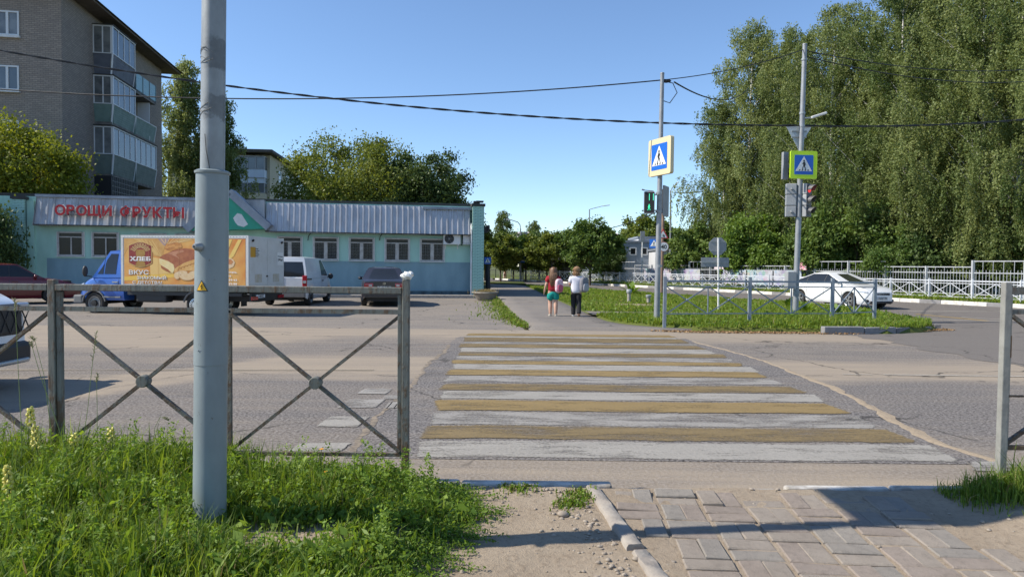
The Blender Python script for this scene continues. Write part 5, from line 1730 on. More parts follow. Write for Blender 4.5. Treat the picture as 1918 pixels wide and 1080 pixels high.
mb = MB(); mb.box((2.16, 0, 0.36), (0.2, 1.5, 0.24)); mb.build('lower_bumper', m_trimb, sv_, bevel=0.05)
mb = MB(); mb.box((2.2, 0, 0.28), (0.18, 1.35, 0.05)); mb.build('skid_plate', m_rim, sv_, bevel=0.02)
for s in (1, -1):
    mb = MB(); mb.box((2.06, s * 0.76, 0.86), (0.14, 0.24, 0.07), (0, 0, rad(-28 * s))); mb.build('headlight', m_clear, sv_, bevel=0.02)

# ------------------------------------------------------------------ bread truck
bp = carpaint('blue_cab_paint', (0.015, 0.10, 0.42), 0.3, 0.1)
m_boxw = M('truck_box_white', (0.58, 0.58, 0.565), 0.5, c2=(0.47, 0.465, 0.44), scale=2, lo=.45, hi=.8)
TL = Vector((-7.72, 20.0, 0)); hdt = rad(172)
hv = Vector((math.cos(hdt), math.sin(hdt), 0)); pv = Vector((-hv.y, hv.x, 0))     # pv = local +y (toward the road)
BW = 1.09
tr_o = TL - pv * BW; tr_o.z = -0.235
tk = thing('delivery_truck', 'blue cab bread delivery truck with an orange advertising box body', 'truck', tr_o, hdt)
zt = smooth_prof([(4.15, 1.16), (5.1, 1.14), (5.3, 1.08), (5.55, 0.95), (5.72, 0.80), (5.80, 0.66)])
zb = smooth_prof([(4.15, 0.42), (5.6, 0.42), (5.8, 0.46)])
hwt = smooth_prof([(4.15, 0.93), (5.1, 0.93), (5.45, 0.88), (5.7, 0.76), (5.80, 0.64)])
cab_p = dict(paint=bp, x0=4.15, x1=5.80, zt=zt, zb=zb, hw=hwt, axf=5.15, axr=1.75, wr=0.325, cab=(4.16, 4.18, 4.72, 5.22), cz=(1.13, 1.12, 1.92), cw=(0.91, 0.74), wins=[(4.42, 4.80), (4.84, 5.2)], handles=(), seams=(4.32, 5.12), rear_glass=False, rc=0.06, glass=m_dglass, crown=0.05)
def truck_cab(root, p):
    # reuse the car builder on a scratch root, then adopt its parts
    r = make_car('scratch', 'x', 'x', (0, 0, 0), 0, p)
    for c in list(r.children):
        if c.name.startswith('underbody'):
            bpy.data.objects.remove(c); continue
        c.parent = root
    bpy.data.objects.remove(r)
cab_p2 = dict(cab_p); cab_p2['wheel'] = 'steel'
truck_cab(tk, cab_p2)
# rear wheels get slotted white trims: rebuild them
for c in [c for c in tk.children if c.name.startswith('wheel')]:
    pass
import re as _re
for c in list(tk.children):
    if c.name.startswith('wheel') and sum(v.co.x for v in c.data.vertices) / len(c.data.vertices) < 3:
        for g in list(c.children):
            bpy.data.objects.remove(g)
        bpy.data.objects.remove(c)
for s in (1, -1):
    wheel(tk, 1.75, s * 0.84, 0.325, 0.24, s, 'slots')
    mb = MB(); mb.sphere((5.30, s * 1.09, 1.30), (0.07, 0.09, 0.17), 12, 8); mb.tube([(5.24, s * .9, 1.14), (5.28, s * 1.05, 1.15), (5.28, s * 1.07, 1.25)], .018, 6); mb.build('side_mirror', m_trimb, tk, smooth=50)
    mb = MB(); mb.box((5.62, s * 0.72, 0.84), (0.16, 0.14, 0.17), (0, rad(18), rad(22 * -s))); mb.build('headlight', m_clear, tk, bevel=0.03)
    mb = MB(); mb.box((4.42, s * 0.945, 0.98), (0.18, 0.03, 0.03)); mb.build('door_handle', m_chrome, tk)
    mb = MB(); mb.bx(4.25, 4.85, s * .935 - .01, s * .935 + .01, 0.50, 0.545); mb.build('sill_strip', m_rimd, tk)
    P = [(4.40, 1.30), (4.88, 1.19), (5.16, 1.19)]
mb = MB(); mb.box((5.72, 0, 0.44), (0.30, 1.82, 0.26)); mb.build('bumper', m_trimg, tk, bevel=0.04)
for c in list(tk.children):
    if c.name.startswith('mirror'):
        bpy.data.objects.remove(c)
# dark wheelarch flare and seat glimpsed through the window
for s in (1, -1):
    mb = MB(); mb.tube([(5.15 + 0.385 * math.cos(a), s * .925, 0.33 + 0.385 * math.sin(a)) for a in np.linspace(0.1, 3.0, 15)], 0.028, 6); mb.build('arch_trim', m_trimg, tk, smooth=60)
    mb = MB(); mb.tube([(1.75 + 0.40 * math.cos(a), s * .96, 0.33 + 0.40 * math.sin(a)) for a in np.linspace(0.2, 2.95, 15)], 0.03, 6); mb.build('mudguard', m_trimg, tk, smooth=60)
# chassis, tank, spare
mb = MB(); mb.bx(0.1, 5.4, -0.45, 0.45, 0.42, 0.60); mb.build('chassis', m_black, tk)
mb = MB(); mb.bx(2.75, 3.75, 0.55, 0.92, 0.38, 0.66); mb.build('fuel_tank', m_trimb, tk, bevel=0.05)
mb = MB(); mb.bx(0.3, 4.0, 0.90, 0.95, 0.60, 0.70); mb.bx(0.3, 4.0, -0.95, -0.90, 0.60, 0.70); mb.build('side_rail', m_trimb, tk)
mb = MB(); mb.bx(4.2, 5.0, -0.7, 0.7, 0.4, 0.9); mb.build('engine_bay', m_black, tk)
mb = MB(); mb.tube([(1.75, -0.8, .325), (1.75, .8, .325)], 0.06, 8); mb.tube([(5.15, -0.8, .325), (5.15, .8, .325)], 0.05, 8); mb.build('axle', m_black, tk)
for s in (1, -1):
    mb = MB(); mb.bx(1.22, 1.25, s * .84 - .16, s * .84 + .16, 0.2, 0.72); mb.build('mud_flap', m_black, tk)
# box body
BZ0, BZ1 = 0.845, 2.39
BL0, BL1 = 0.0, 4.09
mb = MB(); mb.bx(BL0, BL1, -BW, BW, BZ0, BZ1); box = mb.build('cargo_box', m_boxw, tk)
fr = 0.07
for s in (1, -1):
    for a in ((BL0, BL1, BZ1 - fr, BZ1 + 0.008), (BL0, BL1, BZ0 - .008, BZ0 + fr)):
        mb = MB(); mb.bx(a[0] - .004, a[1] + .004, s * BW - .012, s * BW + .012, a[2], a[3]); mb.build('box_edge', m_boxw, box)
    for a in ((BL0 - .004, BL0 + fr), (BL1 - fr, BL1 + .004)):
        mb = MB(); mb.bx(a[0], a[1], s * BW - .011, s * BW + .011, BZ0 + fr, BZ1 - fr); mb.build('box_edge', m_boxw, box)
for s in (1, -1):
    mb = MB(); mb.bx(-0.014, -0.002, 0.0 if s > 0 else -BW + .02, BW - .02 if s > 0 else -0.012, BZ0 + .1, BZ1 - .06); dr = mb.build('rear_door', m_boxw, box)
    mb = MB(); mb.tube([(-0.03, s * 0.9, BZ1 - .12), (-0.06, s * .9, BZ1 - .14)], .04, 8); mb.build('marker_lamp', m_black, box)
    mb = MB(); mb.bx(-0.06, -0.02, s * 0.82 - .17, s * .82 + .17, 0.50, 0.60); mb.build('tail_light', m_redl, tk)
    mb = MB(); mb.bx(-.02, -.015, s * .55 - .2, s * .55 + .2, BZ0 + .17, BZ0 + .42); mb.build('worn_patch', M('tan_worn_patch', (0.42, 0.37, 0.27), 0.8, c2=(0.5, 0.48, 0.44), scale=8), dr)
for y, z in ((0.0, 1.2), (0.06, 1.2), (-.02, .85), (0.9, 0.8), (-.9, .8), (.3, .85)):
    mb = MB(); mb.box((-0.022, y, z), (0.012, 0.03, 0.05)); mb.build('door_catch', m_black, box)
mb = MB(); mb.bx(-0.018, -0.0145, BW - .38, BW - .08, BZ1 - .62, BZ1 - .32); stk = mb.build('yellow_label', M('label_orange', (0.55, 0.28, 0.02), 0.6), box)
Tr = Matrix.Translation((-0.0185, BW - .35, 0)) @ Matrix.Rotation(rad(-90), 4, 'Z')
mb = MB()
for k in range(5):
    mb.prism([(0.0, BZ1 - .38 - k * .055), (0.18 + .06 * (k % 2), BZ1 - .38 - k * .055), (0.18 + .06 * (k % 2), BZ1 - .36 - k * .055), (0, BZ1 - .36 - k * .055)], -.001, .001, Tr)
mb.build('label_print', m_print, stk)
mb = MB(); mb.bx(-0.018, -0.0145, -BW + .06, -BW + .45, BZ1 - .85, BZ1 - .45); st2 = mb.build('white_label', m_plate, box)
Tr = Matrix.Translation((-0.0185, -BW + .43, 0)) @ Matrix.Rotation(rad(-90), 4, 'Z')
mb = MB(); mb.prism([(0, BZ1 - .58), (.33, BZ1 - .60), (.33, BZ1 - .575), (0, BZ1 - .56)], -.001, .001, Tr)
add_text(mb, Tr @ Matrix.Translation((0, -.001, BZ1 - .72)), '1790 кг', 0.1, 0.006); mb.build('label_print', m_print, st2)
T = Matrix.Translation((-0.03, 0.45, 0.60)) @ Matrix.Rotation(rad(-90), 4, 'Z')
plate(tk, T, 'С180ОС')
mb = MB(); mb.bx(-.02, 0.05, -.95, .95, 0.45, 0.70); mb.build('rear_beam', m_black, tk)

# printed advertising panel (flat print on the box side)
m_ad = bpy.data.materials.new('orange_print')
t = NT(m_ad)
pp = t.pos((1, 1, 1), True)
wv = t.n('ShaderNodeTexWave'); wv.inputs['Scale'].default_value = 0.5; wv.inputs['Distortion'].default_value = 4; wv.inputs['Detail'].default_value = 3
t.l(t.pos((1, 1, 2.2), True, (0, 0.5, 0)), wv.inputs['Vector'])
c = t.mix(wv.outputs['Fac'], (0.58, 0.185, 0.035), (0.66, 0.29, 0.06))
c = t.mix(t.ramp(t.noise(pp, 1.1, 3), [(0.4, 0.0), (0.62, 1.0)]), c, (0.68, 0.37, 0.10))
t.l(c, t.b.inputs['Base Color']); t.b.inputs['Roughness'].default_value = 0.4
AX0, AX1, AZ0, AZ1 = BL1 - fr - .03, BL0 + fr + .02, BZ0 + fr + .02, BZ1 - fr - .02
mb = MB(); mb.bx(AX1, AX0, BW + .001, BW + .006, AZ0, AZ1); ad = mb.build('advert_panel', m_ad, box)
ZW = 2310.0
def A(zx, zy, d=0):
    f = (zx - 105) / ZW
    g = (1010 - zy) / 915.0
    return (AX0 + (AX1 - AX0) * f, BW + 0.006 + d, AZ0 + (AZ1 - AZ0) * g)
def print_shape(name, pts, d, c, par=ad, c2=None, rough=0.4):
    m = M('print_' + name, c, rough, c2=c2, scale=7)
    mb = MB(); v0 = [A(x, y, d) for x, y in pts]; v1 = [A(x, y, d - .002) for x, y in pts]; n = len(pts)
    mb.add(v0 + v1, [tuple(range(n)), tuple(reversed(range(n, 2 * n)))] + [(i, (i + 1) % n, n + (i + 1) % n, n + i) for i in range(n)])
    return mb.build(name, m, par)
def curve_band(name, pts, wd, d, c, par=ad):
    m = M('print_' + name, c, 0.4)
    mb = MB(); P = []
    for i, (x, y) in enumerate(pts):
        a, b = pts[max(i - 1, 0)], pts[min(i + 1, len(pts) - 1)]
        dx, dy = b[0] - a[0], b[1] - a[1]; L = math.hypot(dx, dy)
        nx, ny = -dy / L * wd / 2, dx / L * wd / 2
        P.append([A(x - nx, y - ny, d), A(x + nx, y + ny, d)])
    mb.grid(P); return mb.build(name, m, par)
print_shape('yellow_sweep', [(105, 870), (400, 835), (900, 800), (1450, 760), (1450, 830), (900, 880), (400, 930), (105, 945)], .002, (0.75, 0.47, 0.08))
print_shape('pale_field', [(640, 470), (880, 500), (960, 720), (1080, 800), (620, 830), (600, 600)], .002, (0.72, 0.47, 0.16))
print_shape('wheat_field', [(105, 95), (760, 95), (905, 200), (860, 420), (760, 460), (640, 420), (300, 300), (200, 250), (105, 430)], .002, (0.52, 0.27, 0.07), c2=(0.62, 0.36, 0.12))
for k in range(6):
    curve_band('wheat_ear', [(300 + 70 * k, 100 + 6 * k), (430 + 62 * k, 160 + 25 * k), (560 + 48 * k, 250 + 30 * k), (720 + 22 * k, 420 + 8 * k)], 16, .0035, (0.68, 0.44, 0.15))
print_shape('violet_shade', [(760, 95), (1000, 95), (960, 140), (900, 240), (860, 220)], .003, (0.38, 0.25, 0.22))
for k in range(9):
    curve_band('ray', [(900 + 20 * k, 200), (820 + 85 * k, 95)], 10, .0036, (0.76, 0.52, 0.22))
# emblem
def arch(x0, x1, yt, ym, yb0, yb, n=12):
    top = [(x0 + (x1 - x0) * i / n, ym - (ym - yt) * math.sin(math.pi * i / n)) for i in range(n + 1)]
    bot = [(x1 - (x1 - x0) * i / n, yb0 + (yb - yb0) * math.sin(math.pi * i / n)) for i in range(n + 1)]
    return top + bot
print_shape('emblem_shadow', arch(200, 665, 172, 245, 600, 688), .003, (0.3, 0.12, 0.03))
print_shape('emblem_rim', arch(188, 650, 158, 232, 590, 672), .005, (0.62, 0.40, 0.13))
emb = print_shape('emblem', arch(202, 636, 172, 244, 580, 655), .007, (0.23, 0.025, 0.02), c2=(0.28, 0.04, 0.03))
print_shape('sheaf', [(345, 320), (505, 320), (520, 400), (500, 460), (495, 550), (530, 650), (430, 660), (325, 648), (360, 550), (350, 460), (335, 400)], .009, (0.47, 0.28, 0.07), emb, c2=(0.38, 0.2, 0.04))
for k in range(9):
    a = rad(-64 + 16 * k)
    cx, cy = 425 + 150 * math.sin(a), 395 - 150 * math.cos(a)
    mb = MB()
    for q in range(4):
        px_, py_ = 425 + (105 + q * 26) * math.sin(a), 390 - (105 + q * 22) * math.cos(a)
        for s in (-1, 1):
            o = 11 * s
            v = [(px_ + o * math.cos(a), py_ + o * math.sin(a)), (px_ + (o + 9 * s) * math.cos(a) + 16 * math.sin(a), py_ + (o + 9 * s) * math.sin(a) - 16 * math.cos(a)), (px_ + 22 * math.sin(a), py_ - 22 * math.cos(a))]
            mb.add([A(x, y, .0095) for x, y in v], [(0, 1, 2)])
    mb.build('grain', M('print_grain', (0.72, 0.55, 0.22), 0.4), emb)
for k in range(11):
    x = 350 + 15 * k
    curve_band('stalk', [(x + (x - 425) * .25, 330), (x, 450), (x + (x - 425) * .1, 560), (x + (x - 425) * .35, 645)], 4, .0098, (0.26, 0.11, 0.02), emb)
def ad_text(name, body, zx, zy, zh, zw=None, bold=0.02, c=(0.76, 0.73, 0.68), d=.011, par=ad, shadow=True, slab=False):
    """text with its baseline start at (zx, zy), cap height zh px"""
    vs, fs = text(body, 1.0, bold, 0)
    w0 = max(v.x for v in vs) - min(v.x for v in vs); x0 = min(v.x for v in vs)
    sc_ = zh / 0.73
    kx = (zw / w0) if zw else sc_
    m = M('print_' + name, c, 0.4)
    if shadow:
        mb = MB(); mb.add([A(zx + (v.x - x0) * kx + 8, zy - v.y * sc_ + 9, d - .0016) for v in vs], fs); mb.build(name + '_shadow', M('print_text_shadow', (0.22, 0.17, 0.13), 0.4), par)
    mb = MB(); mb.add([A(zx + (v.x - x0) * kx, zy - v.y * sc_, d) for v in vs], fs)
    if slab:
        for q in slab:
            mb.add([A(x, y, d + .0003) for x, y in ((q[0], q[2]), (q[1], q[2]), (q[1], q[3]), (q[0], q[3]))], [(0, 1, 2, 3)])
    return mb.build(name, m, par)
ad_text('emblem_word', 'ХЛЕБ', 225, 540, 78, 400, 0.03, (0.78, 0.76, 0.73), .011, emb, slab=[(222, 262, 458, 470), (292, 335, 458, 470), (222, 262, 530, 542), (292, 335, 530, 542), (345, 380, 530, 542), (395, 450, 530, 542), (372, 440, 458, 468)])
word = 'ЭЛЕКТРОСТАЛЬ'
mb = MB()
for k, ch in enumerate(word):
    f = (k + .5) / len(word)
    cx, cy = 228 + 386 * f, 245 - 48 * math.sin(math.pi * f)
    an = (f - .5) * -0.9
    vs, fs = text(ch, 1.0, 0.01, 0)
    mx = sum(v.x for v in vs) / len(vs)
    mb.add([A(cx + ((v.x - mx) * math.cos(an) + v.y * math.sin(an)) * 36, cy + ((v.x - mx) * math.sin(an) * 1 - v.y * math.cos(an)) * 36 if False else cy - (v.y * math.cos(an) - -(v.x - mx) * math.sin(an)) * 36, .0105) for v in vs], fs)
mb.build('emblem_arc_text', M('print_arc', (0.62, 0.45, 0.2), 0.4), emb)
ad_text('slogan', 'ВКУС', 200, 815, 85, 385, 0.015)
ad_text('slogan', 'ЗНАКОМЫЙ', 350, 912, 62, 570, 0.012)
ad_text('slogan', 'С ДЕТСТВА!', 268, 1003, 58, 570, 0.012)
# bread
print_shape('bread_plate', [(880, 290), (930, 240), (1010, 190), (1120, 165), (1210, 190), (1225, 240), (1180, 300), (1020, 335), (930, 325)], .004, (0.55, 0.24, 0.06), c2=(0.36, 0.13, 0.04))
for k in range(5):
    x, y = 935 + 62 * k, 268 - 14 * (k % 3)
    print_shape('bun', [(x - 42, y + 8), (x - 30, y - 22), (x, y - 34), (x + 34, y - 20), (x + 42, y + 8), (x + 20, y + 24), (x - 22, y + 24)], .0052 + .0003 * k, ((0.60, 0.28, 0.08), (0.42, 0.16, 0.05), (0.64, 0.36, 0.13))[k % 3])
print_shape('loaf', [(790, 480), (850, 430), (960, 380), (1060, 330), (1180, 300), (1300, 285), (1400, 300), (1560, 360), (1600, 470), (1440, 510), (1250, 590), (1160, 640), (1060, 720), (1040, 600)], .006, (0.30, 0.085, 0.035), c2=(0.42, 0.15, 0.06))
print_shape('loaf_shine', [(940, 395), (1060, 350), (1230, 320), (1270, 350), (1110, 410), (1180, 500), (1130, 470), (1030, 420)], .007, (0.52, 0.24, 0.13), c2=(0.40, 0.15, 0.07))
print_shape('crumb', [(785, 500), (830, 500), (960, 545), (1060, 610), (1080, 690), (1050, 780), (960, 740), (850, 660), (800, 600)], .0075, (0.75, 0.62, 0.33), c2=(0.72, 0.52, 0.22))
print_shape('crust', [(815, 625), (860, 650), (960, 710), (1010, 770), (990, 775), (900, 735), (830, 690)], .0085, (0.36, 0.12, 0.04))
print_shape('braid', [(1060, 720), (1140, 650), (1280, 570), (1440, 510), (1620, 500), (1620, 700), (1400, 730), (1200, 745), (1080, 770)], .0066, (0.58, 0.30, 0.08), c2=(0.68, 0.42, 0.16))
for k in range(6):
    curve_band('braid_cut', [(1140 + 60 * k, 700 - 30 * k + 40), (1165 + 60 * k, 660 - 22 * k + 20), (1215 + 60 * k, 640 - 22 * k + 40)], 14, .0078, (0.42, 0.17, 0.04))
for x, y, sx_, sy_ in ((1130, 830, 60, 70), (1230, 770, 100, 40), (1320, 850, 140, 70), (1470, 800, 120, 70), (1600, 850, 90, 60)):
    pts = [(x + sx_ * math.cos(a), y + sy_ * math.sin(a)) for a in np.linspace(0, 2 * math.pi, 15)[:-1]]
    print_shape('slice_edge', [(x + (p - x) * 1.08, y + (q - y) * 1.1) for p, q in pts], .0086 + x * 1e-6, (0.45, 0.2, 0.07))
    print_shape('slice', pts, .0095 + x * 1e-6, (0.72, 0.55, 0.33), c2=(0.60, 0.38, 0.17))
print_shape('basket', [(2020, 560), (2060, 490), (2120, 470), (2190, 500), (2220, 560), (2190, 640), (2120, 680), (2060, 640)], .006, (0.70, 0.50, 0.3))
print_shape('basket_bread', [(2050, 540), (2090, 490), (2150, 500), (2190, 550), (2150, 600), (2080, 590)], .008, (0.45, 0.14, 0.05), c2=(0.6, 0.28, 0.1))
for q in ([(2070, 520), (2120, 430), (2280, 110), (2350, 110), (2200, 430), (2150, 480)], [(2000, 420), (2110, 110), (2170, 110), (2060, 400)]):
    print_shape('yellow_ray', q, .004, (0.76, 0.52, 0.14))
for body, zx, zy, zw in (('г. Электросталь,', 1830, 770, 430), ('ул. Рабочая 16', 1780, 845, 370), ('тел. 577-59-43', 1830, 925, 430), ('тел. 577-59-88', 1830, 1000, 430)):
    ad_text('address', body, zx, zy, 40, zw, 0.025, shadow=False)
for k in (585, 770, 1165, 1680, 2060):
    curve_band('panel_seam', [(k, 100), (k + 1, 500), (k, 1005)], 4, .0125, (0.40, 0.2, 0.08))
mb = MB()
for k in range(40):
    x = BL0 + .06 + k * 0.1; 
    for z in (BZ0 + .035, BZ1 - .035):
        mb.box((x, BW + .013, z), (0.014, 0.004, 0.014))
mb.build('rivets', m_trimb, box)['kind'] = 'stuff'
# ------------------------------------------------------------------ signs, signals, poles
m_sblue = M('sign_blue', (0.01, 0.12, 0.50), 0.4); m_swhite = M('sign_white', (0.72, 0.72, 0.70), 0.4); m_sblack = M('sign_black', (0.015, 0.015, 0.017), 0.5)
m_screm = M('sign_pale_border', (0.62, 0.53, 0.33), 0.45); m_slime = M('sign_fluorescent', (0.55, 0.80, 0.02), 0.45); m_sred = M('sign_red', (0.55, 0.03, 0.04), 0.45)
m_polg = M('grey_pole', (0.30, 0.315, 0.33), 0.45, 0.3, c2=(0.22, 0.23, 0.24), scale=5)
m_housing = M('signal_housing', (0.10, 0.10, 0.105), 0.5, c2=(0.07, 0.07, 0.07), scale=4)
m_houseg = M('signal_back', (0.32, 0.33, 0.34), 0.5, c2=(0.26, 0.27, 0.28), scale=3)

MAN = dict(
    head=[(0.0 + 0.048 * math.cos(a), 0.245 + 0.05 * math.sin(a)) for a in np.linspace(0, 2 * math.pi, 13)[:-1]],
    limbs=[((0.0, 0.19), (-0.01, 0.0), 0.085), ((-0.02, 0.17), (-0.085, 0.06), 0.035), ((-0.085, 0.06), (-0.06, -0.02), 0.032), ((0.03, 0.16), (0.085, 0.05), 0.035),
           ((-0.02, 0.01), (-0.05, -0.11), 0.05), ((-0.05, -0.11), (-0.12, -0.24), 0.042), ((0.0, 0.01), (0.055, -0.10), 0.05), ((0.055, -0.10), (0.09, -0.235), 0.042)])
def poly_round(w, h, r, n=4):
    out = []
    for cx, cy, a0 in ((w / 2 - r, h / 2 - r, 0), (-w / 2 + r, h / 2 - r, 90), (-w / 2 + r, -h / 2 + r, 180), (w / 2 - r, -h / 2 + r, 270)):
        out += [(cx + r * math.cos(rad(a0 + 90 * k / n)), cy + r * math.sin(rad(a0 + 90 * k / n))) for k in range(n + 1)]
    return out
def man(mb, s, d0, d1, flip=1, dz=0.0):
    mb.prism([(x * s * flip, z * s + dz) for x, z in MAN['head']], d0, d1)
    for a, b, wd in MAN['limbs']:
        dx, dz_ = b[0] - a[0], b[1] - a[1]; L = math.hypot(dx, dz_); nx, nz = -dz_ / L * wd / 2, dx / L * wd / 2
        mb.prism([((a[0] + nx) * s * flip, (a[1] + nz) * s + dz), ((a[0] - nx) * s * flip, (a[1] - nz) * s + dz), ((b[0] - nx) * s * flip, (b[1] - nz) * s + dz), ((b[0] + nx) * s * flip, (b[1] + nz) * s + dz)], d0, d1)
def crossing_sign(label, pos, facing, size, border=None, flip=1, depth=0.05, group=None):
    """facing: rotation about z; 0 looks toward -y"""
    t = thing('crossing_sign', label, 'road sign', pos, facing, group)
    S = size
    mb = MB(); mb.prism(poly_round(S, S, S * 0.06), 0.0, depth); mb.build('panel', border or m_sblue, t)
    mb = MB(); mb.prism(poly_round(S * 0.98, S * .98, S * .06), depth + .001, depth + .006); mb.build('back_plate', m_signback, t)
    k = 0.70 if border else 0.93
    if border:
        mb = MB(); mb.prism(poly_round(S * k, S * k, S * 0.02), -0.004, 0.001); mb.build('blue_field', m_sblue, t)
    s = S * k
    mb = MB(); mb.prism([(-0.44 * s, -0.33 * s), (0.44 * s, -0.33 * s), (0.0, 0.43 * s)], -0.008, -0.003); tr_ = mb.build('white_triangle', m_swhite, t)
    mb = MB(); man(mb, s * 0.95, -0.012, -0.0075, flip, -0.03 * s)
    for x in (-0.24, -0.08, 0.08, 0.24):
        mb.prism([((x - .05) * s, -0.31 * s), ((x + .02) * s, -0.31 * s), ((x * .9 + .04) * s, -0.24 * s), ((x * .9 - .01) * s, -0.24 * s)], -0.0118, -0.0074)
    mb.build('walking_figure', m_sblack, tr_)
    return t
def pole(name, label, a, b, r0, r1, mat=m_polg, cat='pole', group=None):
    a, b = Vector(a), Vector(b)
    t = thing(name, label, cat, a, 0, group)
    mb = MB(); mb.tube([(0, 0, -0.2), (b - a) * 0.5, b - a], [r0, (r0 + r1) / 2, r1], 20); mb.build('shaft', mat, t, smooth=50)
    mb = MB(); mb.tube([(b - a) * 0.998, (b - a) * 1.003], [r1 * 1.1, r1 * 1.05], 16); mb.build('cap', mat, t, smooth=50)
    return t
# --- crossing pole with the pale bordered sign
Y1 = 17.5
b1, t1 = D(1230, 596, Y1), D(1240.5, 138, Y1)
b1.z = -0.12
p1 = pole('sign_pole', 'slim grey pole carrying the pale bordered crossing sign and a green walking signal', b1, t1, 0.078, 0.05)
mb = MB()
for py in (362, 396, 498):
    c = D(1234, py, Y1) - b1
    mb.tube([c + Vector((0, 0, -.03)), c + Vector((0, 0, .03))], 0.082 if py < 450 else .084, 16)
mb.build('clamp', m_galv, p1)
mb = MB(); c = D(1242, 152, Y1) - b1; mb.sphere(c + Vector((.08, 0, 0)), (.12, .05, .05), 8, 6, jit=.2); mb.tube([c, c + Vector((.25, 0, -.05)), c + Vector((.35, -.05, -.3)), c + Vector((.18, 0, -.55)), c + Vector((.03, 0, -.5))], .012, 5); mb.build('cable_loop', m_black, p1)
sgp = D(1234, 294, Y1 - 0.12)
crossing_sign('pale bordered blue pedestrian crossing sign turned toward the sun on the slim pole', sgp + Vector((0, -.05, 0)), rad(-66), 0.93, m_screm, 1, 0.10)
# pedestrian signal
ps = D(1216, 379, Y1 - .1)
t = thing('pedestrian_signal', 'pedestrian signal with a lit green walking man on the slim pole', 'traffic signal', ps, rad(-12))
mb = MB(); mb.prism(poly_round(0.27, 0.56, 0.03), 0.0, 0.13); mb.build('housing', m_houseg, t)
mb = MB(); mb.prism(poly_round(0.24, 0.52, 0.02), -0.006, 0.001); mb.build('screen', m_black, t)
m_grn = M('green_led', (0.05, 0.75, 0.36), 0.5, emit=0.6)
mb = MB(); man(mb, 0.29, -0.012, -0.0065, 1, -0.13); mb.build('green_figure', m_grn, t)
m_grn2 = M('green_led_digit', (0.08, 0.7, 0.40), 0.5, emit=0.6)
mb = MB()
for x in (-0.005, 0.095):
    mb.prism([(x, 0.05), (x + .014, 0.05), (x + .014, 0.22), (x, 0.22)], -0.012, -.0065)
mb.build('countdown_digits', m_grn2, t)
mb = MB(); mb.bar((0.1, 0.06, 0.29), (-0.16, -.02, 0.31), .03, .02); mb.bar((-.13, -.02, .31), (-.19, -.04, .325), .05, .03); mb.build('camera_arm', m_houseg, t)
for z in (.2, -.2):
    mb = MB(); mb.bar((.13, .07, z), (.22, .07, z), .03, .03); mb.build('bracket', m_houseg, t)
p_ = D(1238, 376, Y1 + .1)
t = thing('vehicle_signal', 'grey backed signal board seen edge on behind the slim pole', 'traffic signal', p_ + Vector((.16, 0.1, 0)), rad(62))
mb = MB(); mb.prism(poly_round(0.5, 0.78, 0.03), 0.0, 0.03); mb.build('board', m_houseg, t)
mb = MB(); mb.bx(-.14, .14, .03, .17, -.3, .3); mb.build('housing', m_housing, t)

# --- pole with the fluorescent sign and vehicle signals
Y2 = 20.0
b2, t2_ = D(1489.5, 572, Y2), D(1507.5, 84, Y2)
b2.z = -0.1
p2 = pole('sign_pole', 'tall grey pole carrying the fluorescent crossing sign among the birches', b2, t2_, 0.085, 0.062)
along = lambda py: b2.lerp(t2_, (572 - py) / (572 - 84))
mb = MB(); c = along(503) - b2; mb.bx(c.x - .33, c.x - .07, -.2, .06, c.z - .24, c.z + .25); mb.build('control_box', m_houseg, p2, bevel=.015)
mb = MB()
for py in (110, 205, 228, 393):
    c = along(py) - b2; mb.tube([c + Vector((0, 0, -.03)), c + Vector((0, 0, .03))], .082, 14)
mb.build('clamp', m_galv, p2)
c = along(213)
t = thing('street_lamp', 'small silver lamp head fixed to the tall pole above the fluorescent sign', 'street lamp', c)
mb = MB(); mb.bar((0.05, -.05, -.02), (.25, -.05, .0), .04, .04); mb.build('arm', m_galv, t)
mb = MB(); mb.box((.45, -.05, .06), (.46, .16, .07), (0, rad(-18), 0)); mb.build('lamp_head', m_white, t, bevel=.02)
c = along(298)
crossing_sign('fluorescent yellow green bordered crossing sign on the tall pole', (c.x + .03, Y2 - .16, c.z), rad(4), 0.80, m_slime, -1, 0.04)
t = thing('road_sign', 'blank grey sign back edge on beside the fluorescent crossing sign', 'road sign', (c.x - .40, Y2 + .05, c.z), rad(20))
mb = MB(); mb.prism(poly_round(0.16, 0.80, 0.02), 0, .10); mb.build('panel', m_signback, t); mb = MB(); mb.bx(0, .4, .02, .05, -.05, .05); mb.build('bracket', m_galv, t)
